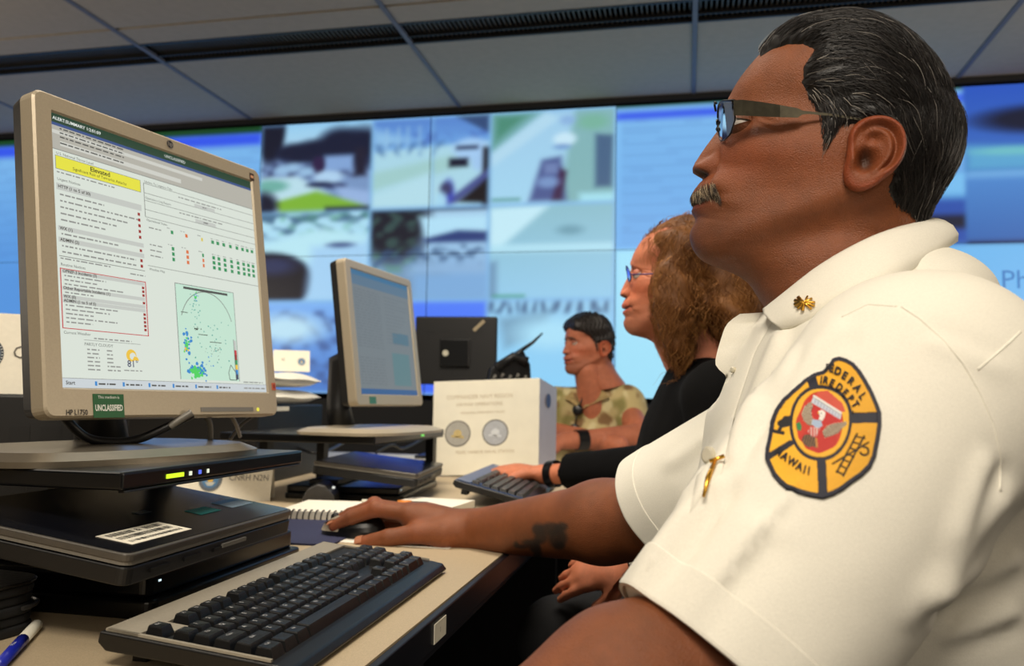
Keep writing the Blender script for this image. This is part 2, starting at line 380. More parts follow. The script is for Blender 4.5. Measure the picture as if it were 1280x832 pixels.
def wall_colour(X, Z):
    C = np.ones(X.shape + (3,)) * 10.0
    x0, x1, x2 = -2.48, -0.38, 1.345
    top, bot = 1.60, 0.02
    # list screens at left and right
    for a, b in ((-4.58, x0), (x0 + 2.1, x2)):
        m = (X >= a) & (X < b)
        if not m.any(): continue
        s = (X[m] - a) / (b - a); t = (top - Z[m]) / (top - bot)
        c = Canvas(s, t, (130, 190, 240)); c.grad((128, 190, 242), (112, 178, 240), 0, .5)
        c.mix(((np.sin(t * 330 + .4 * np.sin(s * 20)) > .1) * .26 * (t < .48) * (((s * 3) % 1) > .06))[..., None], (70, 110, 180))
        if b == x2: c.rect(0, .5, 1, 1.1, (160, 225, 250), .01)
        if b != x2: c.mix(np.clip((t - .12) * 1.1, 0, .5)[..., None], (60, 120, 205))
        c.rect(0, .025, 1, .07 if b != x2 else .05, (50, 85, 235), .02); c.rect(0, -1, 1, .026 if b != x2 else .008, (12, 66, 28), .004)
        C[m] = c.c
    for i in range(3):
        for j in range(3):
            a, b = x0 + .7 * i, x0 + .7 * (i + 1); tz, bz = top - (top - bot) / 3 * j, top - (top - bot) / 3 * (j + 1)
            m = (X >= a) & (X < b) & (Z <= tz) & (Z > bz)
            if m.any():
                s, t = (X[m] - a) / (b - a), (tz - Z[m]) / (tz - bz); cc = feed(i, j, s, t)
                e = np.minimum(np.minimum(s, 1 - s) * 1.33, np.minimum(t, 1 - t)); k = np.clip(1.4 - e / .022, 0, 1)[..., None] * (.8 if (i, j) != (0, 0) else .5)
                C[m] = cc * (1 - k) + np.array((130, 185, 232)) * k
    # right of the man's head: repeated console views
    cells = [(x2, 2.0, 1.60, 1.17, 0), (x2, 2.0, 1.17, .80, 1), (x2, 2.0, .80, .44, 2), (x2, 2.0, .44, .02, 3), (2.0, 9, 1.6, .02, 1)]
    for a, b, tz, bz, k in cells:
        m = (X >= a) & (X < b) & (Z <= tz) & (Z > bz)
        if not m.any(): continue
        s, t = (X[m] - a) / (b - a), (tz - Z[m]) / (tz - bz); c = Canvas(s, t, (90, 160, 220))
        if k == 0: c.grad((40, 85, 190), (60, 110, 190)); c.ell(.6, .42, .5, .16, (12, 20, 48), .3); c.poly([(0, .7), (1, .8), (1, 1), (0, 1)], (90, 165, 210), .1); c.ell(.35, .78, .3, .05, (110, 190, 200), .4)
        if k == 1: c.grad((80, 140, 210), (50, 100, 175)); c.rect(0, -.1, 1, .1, (110, 170, 225), .08); c.rect(0, .95, 1, 1.1, (30, 55, 110), .03)
        if k == 2: c.grad((112, 185, 240), (108, 182, 240)); c.ell(.55, .78, .05, .09, (45, 100, 220), .4)
        if k == 3: c.grad((95, 160, 225), (110, 180, 235)); c.noise(0, 0, 1, .2, (60, 90, 140), 5, 4, .8, 81); c.ell(.5, .45, .12, .2, (25, 40, 100), .35); c.poly([(.1, .3), (.4, .1), (.4, .6), (0, .7)], (140, 200, 245), .1); c.rect(0, .62, 1, .7, (70, 110, 190), .05)
        C[m] = c.c
    # the column just left of it repeats the same view
    m = (X > 1.12) & (X < x2) & (Z < 1.17)
    if m.any():
        s, t = (X[m] - 1.12) / (x2 - 1.12), (1.17 - Z[m]) / 1.15; c = Canvas(s, t, (90, 160, 220))
        c.rect(-1, 0, 2, .10, (120, 190, 240), .03); c.rect(-1, .12, 2, .32, (40, 80, 170), .03); c.rect(-1, .19, 2, .25, (14, 22, 50), .02)
        c.rect(-1, .32, 2, .64, (112, 185, 240), .02); c.ell(.3, .54, .2, .03, (50, 105, 225), .4); c.rect(-1, .64, 2, .74, (60, 95, 170), .03); c.rect(-1, .74, 2, .9, (16, 24, 60), .03)
        C[m] = c.c
    return np.clip(C, 0, 255)
def lin(a):
    a = np.asarray(a, float) / 255; return np.where(a <= 0.04045, a / 12.92, ((a + 0.055) / 1.055) ** 2.4)
SCREEN = attr_mat('display_glow', 0.4, emit=1.0, stripes=60)
vw = empty('video_wall', (-0.38, WALLY, 0.0), 0, 'wall of large blue glowing display panels showing traffic camera pictures and lists', 'video wall')
BEZ = mat('display_bezel', (8, 10, 14), 0.5, nscale=10, namp=0.1)
h = 0.0085
for r_ in range(2):
    for k in range(-4, 4):
        xa, xb = -0.38 + 1.05 * k, -0.38 + 1.05 * (k + 1); zb, zt = (0.81, 1.60) if r_ == 0 else (0.02, 0.81)
        p = MB(); p.box(((xa + xb) / 2 + .38, 0.12, (zb + zt) / 2), (1.049, 0.22, 0.789))
        cab = p.build('display_panel', BEZ, vw)
        nx, nz = int(1.04 / h), int(.78 / h)
        gx = np.linspace(xa + .002, xb - .002, nx); gz = np.linspace(zb + .0015, zt - .0015, nz)
        X, Z = np.meshgrid(gx, gz, indexing='ij'); c = lin(wall_colour(X, Z))
        for _ in range(2):
            for ax_ in (0, 1):
                c2_ = np.moveaxis(c, ax_, 0); c2_[1:-1] = (c2_[:-2] + 2 * c2_[1:-1] + c2_[2:]) / 4; c = np.moveaxis(c2_, 0, ax_)
        V = np.stack([X + .38, np.full_like(X, 0.006), Z], -1).reshape(-1, 3)
        I = np.arange(nx * nz).reshape(nx, nz)
        Q = np.stack([I[:-1, :-1], I[1:, :-1], I[1:, 1:], I[:-1, 1:]], -1).reshape(-1, 4)
        npmesh('display_picture', V, Q, SCREEN, cab, False, c.reshape(-1, 3))
for tx, tz_, sz, xx in (('PhiloNet', .62, .13, 1.72), ('PhiloNet', .62, .13, 1.02)):
    wt = MB(); put_text(wt, tx, sz, lambda a, b, c: (a, c, b), (xx + .38, tz_), h=0.001)
    wt.build('lettering', mat('display_letter_grey', (72, 130, 195), 0.5, emit=1.0), vw)
# low dark credenza under the wall of displays
MB().box((-0.5, 4.42, (FLOOR + 0.0) / 2), (8.6, 0.36, -FLOOR - 0.02)).build('equipment_counter', mat('counter_dark', (14, 14, 17), 0.6, nscale=10, namp=0.1))
tag(bpy.data.objects['equipment_counter'], 'long black equipment counter running beneath the wall of displays', 'counter')
# ------------------------------------------------------------------ desk
LAM = mat('desk_laminate', (186, 168, 138), 0.55, nscale=900, namp=0.13)
EDGE = mat('desk_edge_band', (20, 22, 30), 0.4, nscale=60, namp=0.1)
desk = empty('desk', (-0.9, 1.1, FLOOR), 0, 'long sand-coloured laminate desk with a dark edge band, carrying the near keyboard', 'desk')
def dl(x, y, z): return (x + 0.9, y - 1.1, z - FLOOR)
MB().box(dl(-1.03, 1.08, DESK - 0.0145), (1.504, 3.16, 0.029)).build('desktop', LAM, desk)
MB().box(dl(-0.2735, 1.08, DESK - 0.0185), (0.009, 3.16, 0.034)).build('edge_band', EDGE, desk, bevel=0.002)
MB().box(dl(-0.34, 1.08, DESK - 0.045), (0.10, 3.1, 0.032)).build('underframe', EDGE, desk)
for y in (-0.45, 1.25, 2.6):
    MB().box(dl(-0.9, y, (DESK - 0.03 + FLOOR) / 2), (1.0, 0.03, DESK - 0.03 - FLOOR)).build('leg', mat('desk_leg', (30, 30, 34), 0.5, nscale=30, namp=0.1), desk)
MB().box(dl(-1.3, 1.08, -0.55), (0.02, 3.0, 0.5)).build('modesty_panel', mat('desk_leg', (30, 30, 34)), desk)
lb = empty('asset_label', (-0.2685, 0.905, DESK - 0.019), 0, 'small white label stuck on the dark edge of the desk', 'label')
MB().box((0.0004, 0, 0), (0.0008, 0.044, 0.021)).build('label_card', WHITE, lb)
m = MB(); put_text(m, '1', 0.008, lambda a, b, c: (0.0009 + c, a, b), (0.0, 0)); m.build('print', INK, lb)

# ------------------------------------------------------------------ keyboards
KEY = mat('keycap_black', (11, 11, 12), 0.33, bump=0.2, bscale=1500)
LEG = mat('keycap_legend', (190, 190, 190), 0.6, nscale=100, namp=0.05)
KBODY = mat('keyboard_black', (9, 9, 10), 0.36, bump=0.2, bscale=1200)
def keyboard(name, loc, rz, label, legends, top_mat):
    t = empty(name, loc, rz, label, 'keyboard')
    L, D = 0.462, 0.166; slope = 0.10
    def Z(y): return 0.015 + (y + D / 2) * slope
    # lower case with a palm lip, then a silver deck plate
    m = MB()
    prof = [(-D / 2 - .006, 0.0), (D / 2 - .004, 0.015), (D / 2 + .004, 0.022), (D / 2 + .002, Z(D / 2)), (-D / 2 + .006, Z(-D / 2)), (-D / 2 - 0.008, 0.0125), (-D / 2 - .014, 0.005)]
    m.prism(prof, -L / 2, L / 2, lambda a, b, c: (c, a, b))
    m.build('case', KBODY, t, bevel=0.002)
    for sx_ in (-1, 1): MB().box((sx_ * .19, D / 2 - .02, .007), (.03, .014, .015)).build('foot', KBODY, t)
    pl = MB()
    def plate(x0, x1, y0, y1):
        pl.add([(x, y, Z(y) + h) for h in (0.0, 0.0022) for x, y in ((x0, y0), (x1, y0), (x1, y1), (x0, y1))], [(3, 2, 1, 0), (4, 5, 6, 7), (0, 1, 5, 4), (1, 2, 6, 5), (2, 3, 7, 6), (3, 0, 4, 7)])
    u = 0.01905; x0 = -L / 2 + 0.0075; yb = -D / 2 + 0.010
    plate(-L / 2 + .003, L / 2 - .003, yb + 6.35 * u + .002, D / 2 - .002)
    plate(-L / 2 + .003, x0 - .001, yb, D / 2 - .004); plate(L / 2 - .005, L / 2 - .003, yb, D / 2 - .004)
    plate(x0 + u * 1.02, x0 + 1.95 * u, yb + 5.25 * u, yb + 6.35 * u + .002)
    pl.build('deck_plate', top_mat, t)
    rows = [
        (5.35, [('Esc', 1, 0), ('F1', 1, 2), ('F2', 1, 3), ('F3', 1, 4), ('F4', 1, 5), ('F5', 1, 6.5), ('F6', 1, 7.5), ('F7', 1, 8.5), ('F8', 1, 9.5), ('F9', 1, 11), ('F10', 1, 12), ('F11', 1, 13), ('F12', 1, 14), ('Prt', 1, 15.25), ('Scr', 1, 16.25), ('Brk', 1, 17.25)]),
        (4, [(c, 1, i) for i, c in enumerate('`1234567890-=')] + [('Bksp', 2, 13), ('Ins', 1, 15.25), ('Hm', 1, 16.25), ('Up', 1, 17.25), ('Num', 1, 18.5), ('/', 1, 19.5), ('*', 1, 20.5), ('-', 1, 21.5)]),
        (3, [('Tab', 1.5, 0)] + [(c, 1, 1.5 + i) for i, c in enumerate('QWERTYUIOP[]')] + [('\\', 1.5, 13.5), ('Del', 1, 15.25), ('End', 1, 16.25), ('Dn', 1, 17.25), ('7', 1, 18.5), ('8', 1, 19.5), ('9', 1, 20.5), ('+', 1, 21.5)]),
        (2, [('Caps', 1.75, 0)] + [(c, 1, 1.75 + i) for i, c in enumerate("ASDFGHJKL;'")] + [('Enter', 2.25, 12.75), ('4', 1, 18.5), ('5', 1, 19.5), ('6', 1, 20.5)]),
        (1, [('Shift', 2.25, 0)] + [(c, 1, 2.25 + i) for i, c in enumerate('ZXCVBNM,./')] + [('Shift', 2.75, 12.25), ('^', 1, 16.25), ('1', 1, 18.5), ('2', 1, 19.5), ('3', 1, 20.5), ('Ent', 1, 21.5)]),
        (0, [('Ctrl', 1.25, 0), ('', 1.25, 1.25), ('Alt', 1.25, 2.5), ('', 6.25, 3.75), ('Alt', 1.25, 10), ('', 1.25, 11.25), ('=', 1.25, 12.5), ('Ctrl', 1.25, 13.75), ('<', 1, 15.25), ('v', 1, 16.25), ('>', 1, 17.25), ('0', 2, 18.5), ('.', 1, 20.5)])]
    S = (L - 0.015) / (22.5 * u)
    for rr, ks in rows:
        for lab, w, x in ks:
            cx = x0 + (x + w / 2) * u * S; cy = yb + (rr + .5) * u; k = MB()
            hw, hd = w * u * S / 2 - .0007, u / 2 - .0007; th = .0098; tw, td = hw - .0028, hd - .0030; oy = .0008
            zb = Z(cy) - .001; vs = []
            for z, a, b, o in ((0, hw, hd, 0), (th - .0012, tw + .0006, td + .0006, oy), (th, tw, td, oy)):
                for i, j in ((-1, -1), (1, -1), (1, 1), (-1, 1)):
                    vs.append((i * a, o + j * b, z + j * b * slope * (1 if z else 1) - (0.0 if z < .009 else 0.0)))
            vs.append((0, oy, th - .0006))
            fs = [(0, 1, 5, 4), (1, 2, 6, 5), (2, 3, 7, 6), (3, 0, 4, 7), (4, 5, 9, 8), (5, 6, 10, 9), (6, 7, 11, 10), (7, 4, 8, 11), (8, 9, 12), (9, 10, 12), (10, 11, 12), (11, 8, 12)]
            k.add(vs, fs)
            if lab and legends:
                k.mat(1); sz = .0062 if len(lab) == 1 else .0042
                put_text(k, lab, sz, lambda a, b, c: (a, b, th + .00012 + b * slope), (-tw * .35 if len(lab) == 1 else 0, oy + td * .35), align='CENTER')
            o = k.build('key', [KEY, LEG], t); o.location = (cx, cy, zb)
    return t
kb = keyboard('keyboard', (-0.413, 0.874, DESK), math.radians(90), 'black keyboard with a grey deck strip, at the front of the desk', True, mat('deck_plate_grey', (150, 143, 128), .5, nscale=300, namp=.05))
kb.rotation_euler[2] = math.radians(91.0)
kb2 = keyboard('keyboard', (0, 0, DESK), math.radians(90), "black keyboard behind the man's forearm, under the woman's reaching hand", False, mat('deck_blue_sheen', (40, 70, 120), 0.3, nscale=30, namp=0.1))
kb2.location = (-0.435, 2.01, DESK + .016); kb2.rotation_euler = (math.radians(8), 0, math.radians(93))

# ------------------------------------------------------------------ monitors
def monitor(loc, yaw, tilt, W, H, label, base_drop, bz0, content, sticker_fn):
    """origin on the surface below the panel centre; local x along the screen, -y towards the viewer"""
    n = np.array([math.cos(yaw), -math.sin(yaw), 0]); d = np.array([math.sin(yaw), math.cos(yaw), 0])
    bl = np.array(loc, float)                        # lower left front corner of the bezel
    up = np.array([0, 0, 1]) * math.cos(tilt) - n * math.sin(tilt); bk = -n * math.cos(tilt) - np.array([0, 0, 1]) * math.sin(tilt)
    cx = bl + d * W / 2; org = np.array([cx[0], cx[1], base_drop]) - n * 0.10
    t = empty('monitor', tuple(org), math.atan2(d[1], d[0]), label, 'monitor')
    Mi = np.linalg.inv(np.array(Matrix.LocRotScale(Vector(org), t.rotation_euler, None)))
    def L3(a, b, c=0.0):
        """panel coordinates: a right, b up from the lower left corner, c out towards the viewer"""
        p = bl + d * a + up * b - bk * c; q = Mi @ np.append(p, 1); return tuple(q[:3])
    def px(x, y):
        r_ = ray(x, y); nn = np.cross(d, up); k = (bl @ nn) / (r_ @ nn); p = r_ * k - bl; return float(p @ d), float(p @ up)
    m = MB(); o = rrect(0, 0, W, H, .012); sx0, sz0, sx1, sz1 = bz0
    inn = rrect(sx0, sz0, sx1, sz1, .0008)
    nn_ = len(o)
    def ring(pa, ca, pb, cb):
        m.add([L3(a, b, ca) for a, b in pa] + [L3(a, b, cb) for a, b in pb], ring_faces(nn_))
    o1 = rrect(.0025, .0025, W - .0025, H - .0025, .010); in2 = rrect(sx0 - .002, sz0 - .002, sx1 + .002, sz1 + .002, .0012)
    ring(o, -.022, o, -.0025); ring(o, -.0025, o1, 0); ring(o1, 0, in2, 0); ring(in2, 0, inn, -.003)
    m.build('bezel', SILVER, t, smooth=False)
    b = MB(); o2 = rrect(.004, .004, W - .004, H - .004, .010); o3 = rrect(.05, .05, W - .05, H - .05, .012)
    m = b; ring(o, -.021, o2, -.040); ring(o2, -.040, o3, -.058); m.add([L3(a, c_, -.058) for a, c_ in o3], [tuple(range(nn_))])
    b.build('back_shell', BLACK, t)
    gl = MB(); gl.add([L3(a, c_, -.0028) for a, c_ in ((sx0, sz0), (sx1, sz0), (sx1, sz1), (sx0, sz1))], [(0, 1, 2, 3)])
    scr = gl.build('screen', mat('screen_black', (3, 3, 4), 0.2, nscale=10, namp=0.1), t)
    content(scr, t, L3, px)
    sticker_fn(t, L3, px)
    # neck and base plate
    nk = MB(); R = t.matrix_basis
    nk.tube([L3(W / 2, H * .45, -.05), (0, .055, .17), (0, .05, .06), (0, .04, .008)], [.022, .026, .03, .034], 10)
    nk.build('neck', BLACK, t, smooth=True)
    return t, L3, px
# contents are flat print on the panel: small quads and letters a hair in front of each other
EM = lambda nm, c: mat('glow_' + nm, c, 0.5, emit=1.0)
def screen_near(scr, root, L3, px):
    layers = {}
    def lay(nm, c):
        if nm not in layers: layers[nm] = (MB(), c)
        return layers[nm][0]
    e = [0.0]
    def rect(nm, c, p0, p1, h):
        a0, b0 = px(*p0); a1, b1 = px(*p1); lay(nm, c).add([L3(a0, b0, h), L3(a0, b1, h), L3(a1, b1, h), L3(a1, b0, h)], [(0, 1, 2, 3)])
    def prect(nm, c, a0, b0, a1, b1, h): lay(nm, c).add([L3(a0, b0, h), L3(a1, b0, h), L3(a1, b1, h), L3(a0, b1, h)], [(0, 1, 2, 3)])
    B = -.0027
    a0, b1 = px(65, 133.5); a1, _ = px(333.5, 487); _, b0 = px(80.5, 487)
    a0 = SCN[0]; a1 = SCN[2]; b0 = SCN[1]; b1 = SCN[3]; Wd, Hd = a1 - a0, b1 - b0
    def P(u, v): return a0 + u * Wd, b1 - v * Hd           # 0..1 screen coordinates, v downwards
    def R(nm, c, u0, v0, u1, v1, h=1):
        x0, y0 = P(u0, v0); x1, y1 = P(u1, v1); prect(nm, c, x0, y1, x1, y0, B + h * .00008)
    def T(nm, c, s, u, v, size, h=4, al='LEFT', bold=0.0, sx=1.0):
        x, y = P(u, v); put_text(lay(nm, c), s, size * .80, lambda p, q, r_: L3(p, q, B + h * .00008), (x, y), bold, al, sx)
    def dash(nm, c, u, v, u1, hgt=.006, h=3, seed=0):
        r_ = random.Random(int(u * 1e4) + int(v * 1e5) + seed); x = u
        while x < u1:
            w = r_.uniform(.006, .03); w = min(w, u1 - x); R(nm, c, x, v, x + w, v + hgt, h); x += w + r_.uniform(.004, .008)
    DK = (70, 72, 70)
    R('page', (214, 222, 212), 0, 0, 1, 1, 0)
    R('titlegreen', (28, 62, 44), 0, 0, 1, .034); R('titleblue', (52, 78, 132), 0, .034, 1, .045)
    T('white', (225, 230, 225), 'ALERT:SUMMARY 1:2:01:09', .004, .018, .0070, bold=.0001); T('white', (225, 230, 225), 'UNCLASSIFIED', .5, .018, .007)
    R('bar', (176, 174, 164), 0, .045, 1, .135, 1); R('barlight', (203, 204, 196), 0, .062, .70, .076, 2); R('barlight', (203, 204, 196), .03, .1, .58, .118, 2)
    for v in (.05, .066, .082, .105): dash('dark', DK, .03, v, .3, .005, 3)
    R('line', (120, 122, 118), 0, .134, 1, .1365, 2)
    T('dark', DK, 'U.S. National Threat Level', .012, .150, .0058)
    R('line', (60, 60, 50), .008, .158, .372, .2095, 2); R('yellow', (226, 222, 62), .010, .160, .370, .2075, 3)
    T('black', (35, 35, 25), 'Elevated', .19, .1745, .0105, 5, 'CENTER', .00015); T('black', (35, 35, 25), 'Significant Risk of Terrorist Attacks', .19, .193, .0066, 5, 'CENTER')
    dash('dim', (140, 142, 138), .012, .218, .25, .005); T('dark', DK, 'Urgent Notices', .012, .247, .006)
    # notice list
    RD = (150, 30, 30)
    R('head', (192, 196, 190), .008, .262, .37, .287, 2); T('black', (35, 35, 25), 'HTTP (1 to 5 of 30)', .014, .274, .0066, bold=.0001)
    for k in range(5): dash('dim', (140, 142, 138), .02, .300 + k * .0235, .14 + .05 * ((k * 7) % 4) + .06, .006); R('red', RD, .350, .297 + k * .0235, .361, .309 + k * .0235, 3)
    R('head', (192, 196, 190), .008, .420, .37, .437, 2); T('black', (35, 35, 25), 'WX (1)', .014, .429, .0066, bold=.0001); dash('dim', (140, 142, 138), .02, .446, .26, .006); 
    R('head', (192, 196, 190), .008, .462, .37, .480, 2); T('black', (35, 35, 25), 'ADMIN (2)', .014, .471, .0066, bold=.0001)
    for k in range(2): dash('dim', (140, 142, 138), .02, .490 + k * .022, .33, .006); R('red', RD, .350, .486 + k * .022, .361, .498 + k * .022, 3)
    R('red', RD, .350, .446, .361, .457, 3)
    R('line', (120, 122, 118), .008, .530, .37, .5325, 2); dash('dim', (140, 142, 138), .012, .537, .22, .005); dash('dim', (140, 142, 138), .30, .55, .37, .005)
    T('dark', DK, 'Routine Notices', .012, .562, .006)
    x0, x1, y0, y1 = .008, .37, .575, .792
    for q in ((x0, y0, x1, y0 + .003), (x0, y1 - .003, x1, y1), (x0, y0, x0 + .004, y1), (x1 - .004, y0, x1, y1)): R('redline', (190, 50, 60), *q, 3)
    for k, (kind, tx) in enumerate((('h', 'OPREP-3 Incidents (3)'), ('i', 0), ('i', 0), ('i', 0), ('h', 'Other Reportable Incidents (1)'), ('i', 0), ('h', 'WX (0)'), ('h', 'ADMIN (1 to 5 of 5)'), ('i', 0), ('i', 0), ('i', 0), ('i', 0), ('i', 0))):
        v = .585 + k * .0152
        if kind == 'h': R('head', (192, 196, 190), .014, v - .006, .362, v + .0075, 2); T('black', (35, 35, 25), tx, .018, v, .0062, bold=.0001)
        else: dash('dim', (140, 142, 138), .024, v - .002, .12 + .22 * random.random(), .005); R('red', RD, .350, v - .004, .361, v + .006, 4)
    T('dark', DK, 'Current Weather', .012, .806, .006)
    R('line', (170, 172, 168), .09, .826, .33, .8275, 2); dash('dim', (140, 142, 138), .13, .816, .29, .005); T('dark', (110, 112, 110), 'PARTLY CLOUDY', .09, .842, .0062)
    for k in range(6): dash('dim', (140, 142, 138), .10, .858 + k * .0145, .15, .005); dash('dim', (140, 142, 138), .18, .858 + k * .0145, .205 + .03 * (k > 3), .005)
    x, y = P(.285, .872); lay('sun', (232, 190, 60)).disc((x, y), .0075, lambda a, b, c: L3(a, b, B + 3 * .00008)); lay('page2', (214, 222, 212)).disc((x + .002, y - .001), .0045, lambda a, b, c: L3(a, b, B + 4 * .00008))
    lay('sun', 0).add([L3(x + .001, y - .006, B + .0004), L3(x + .011, y - .006, B + .0004), L3(x + .009, y - .002, B + .0004), L3(x + .004, y - .001, B + .0004)], [(0, 1, 2, 3)])
    T('navy', (45, 55, 95), '81°', .29, .905, .015, 4, 'CENTER', .0001); dash('dim', (140, 142, 138), .25, .928, .33, .004)
    # right hand panels
    R('line', (120, 122, 118), .385, .165, .388, .305, 2)
    for v in (.165, .205, .2365, .274, .305): R('line', (135, 137, 133), .385, v, 1, v + .002, 2)
    T('dark', DK, 'Update To Logistics Tabs', .39, .158, .0056); T('dark', DK, 'Operations Log Report', .39, .226, .0056); T('dark', DK, 'Operational Status', .39, .318, .0056)
    for v in (.186, .254):
        dash('dim', (140, 142, 138), .56, v - .006, .80, .005); R('head', (192, 196, 190), .645, v + .004, .76, v + .02, 3); dash('dark', DK, .69, v + .010, .715, .004, 4)
    G, O, Y = (40, 140, 85), (215, 110, 60), (215, 195, 80)
    gx = (.735, .765, .80, .84, .88, .915, .945, .975)
    def sq(u, v, nm, c, w=.011): R(nm, c, u - w / 2 - .001, v - .0075, u + w / 2 + .001, v + .0075, 3)
    for r0, n_ in ((.345, 1), (.415, 3)):
        for k in range(n_):
            v = r0 + k * .0225
            sq(.515, v, 'green', G); sq(.59, v, 'orange', O); sq(.675, v, 'yellowish' if n_ == 1 else ('green' if k == 0 else 'orange'), Y if n_ == 1 else (G if k == 0 else O), .008)
            for u in gx: sq(u, v, 'green', G, .014)
            dash('dim', (140, 142, 138), .40, v, .46, .005)
        for u in (.50, .57, .66) + gx: dash('dim', (140, 142, 138), u - .01, r0 - .016, u + .012, .003)
    R('line', (175, 177, 173), .385, .505, 1, .507, 2); T('dark', DK, 'Weather Map', .39, .52, .0056)
    # radar map
    mx0, mx1, my0, my1 = .515, .835, .560, .955
    R('line', (120, 122, 118), mx0 - .003, my0 - .003, mx1 + .003, my1, 2); R('map', (192, 224, 205), mx0, my0, mx1, my1, 3)
    R('dark', DK, .555, .567, .80, .577, 4)
    for k in range(40):
        a0_, a1_ = math.radians(20 + k * 3.5), math.radians(20 + (k + 1) * 3.5); cx, cy, r1, r2 = .675, .75, .145, .148
        q = [P(cx + r_ * math.cos(a_) * 1.0, cy - r_ * 1.18 * math.sin(a_)) for r_, a_ in ((r1, a0_), (r2, a0_), (r2, a1_), (r1, a1_))]
        lay('line', 0).add([L3(x_, y_, B + 4 * .00008) for x_, y_ in q], [(0, 1, 2, 3)])
    rr = random.Random(5)
    def blob(cx, cy, rx, ry, nm, c, n_, s0, s1, h):
        for k in range(n_):
            u, v = rr.gauss(cx, rx), rr.gauss(cy, ry); s_ = rr.uniform(s0, s1); pts = [P(u + s_ * rr.uniform(.5, 1.2) * math.cos(a_), v + s_ * rr.uniform(.5, 1.2) * math.sin(a_)) for a_ in [k2 * math.pi / 3 for k2 in range(6)]]
            lay(nm, c).add([L3(x_, y_, B + h * .00008 + k * 2e-7) for x_, y_ in pts], [tuple(range(6))])
    BL = (40, 130, 200); GN = (70, 205, 90)
    blob(.555, .80, .010, .028, 'rblue', BL, 26, .004, .010, 4); blob(.555, .81, .007, .02, 'rgreen', GN, 16, .004, .008, 5); blob(.552, .835, .004, .008, 'sun', 0, 5, .003, .006, 6)
    blob(.605, .91, .028, .012, 'rblue', BL, 34, .005, .011, 4); blob(.598, .925, .020, .012, 'rgreen', GN, 22, .006, .014, 5); blob(.635, .915, .012, .02, 'rblue', BL, 14, .004, .008, 6)
    blob(.615, .60, .006, .008, 'rgreen', GN, 6, .003, .006, 5); blob(.62, .605, .008, .01, 'rblue', BL, 6, .002, .004, 6)
    blob(.62, .66, .015, .04, 'rteal', (80, 160, 150), 26, .002, .004, 4); blob(.70, .78, .05, .05, 'rteal', 0, 30, .002, .005, 4); blob(.61, .745, .008, .012, 'black', 0, 16, .002, .004, 5)
    blob(.67, .88, .01, .015, 'rblue', BL, 6, .002, .004, 5); blob(.71, .83, .022, .014, 'dark', 0, 16, .0015, .003, 5)
    R('black', 0, .62, .762, .67, .765, 5); R('black', 0, .68, .79, .745, .793, 5); R('black', 0, .535, .675, .57, .678, 5)
    for a_, b_ in (((.775, .92), (.79, .885)), ((.79, .885), (.825, .925)), ((.825, .925), (.82, .95)), ((.82, .95), (.78, .95)), ((.78, .95), (.775, .92))):
        (xa, ya), (xb, yb) = P(*a_), P(*b_); L_ = math.hypot(xb - xa, yb - ya); nx_, ny_ = -(yb - ya) / L_ * .0005, (xb - xa) / L_ * .0005
        lay('dark', 0).add([L3(xa + nx_, ya + ny_, B + .0005), L3(xb + nx_, yb + ny_, B + .0005), L3(xb - nx_, yb - ny_, B + .0005), L3(xa - nx_, ya - ny_, B + .0005)], [(0, 1, 2, 3)])
    for k, (nm, c) in enumerate((('head', 0), ('head', 0), ('redline', 0), ('red', 0), ('green', G), ('sun', 0), ('rblue', 0), ('navy', 0))):
        R(nm, c, .818, .775 + k * .0215, .831, .7965 + k * .0215, 5)
    R('line', 0, .815, .77, .818, .95, 5)
    # task bar
    R('task', (198, 206, 210), 0, .966, 1, 1, 2); R('line', 0, 0, .9655, 1, .967, 3); T('black', 0, 'Start', .012, .983, .0075, bold=.0001)
    for k in range(6): R('rblue', 0, .125 + k * .115, .975, .134 + k * .115, .991, 4); dash('dark', 0, .14 + k * .115, .981, .21 + k * .115, .006, 4)
    dash('dim', 0, .86, .981, .99, .006, 4); dash('dim', 0, .86, .955, .98, .005, 4)
    for nm, (mb, c) in layers.items():
        mb.build('screen_print', EM(nm, c) if c else EM(nm, (90, 90, 90)), scr)['kind'] = 'stuff'
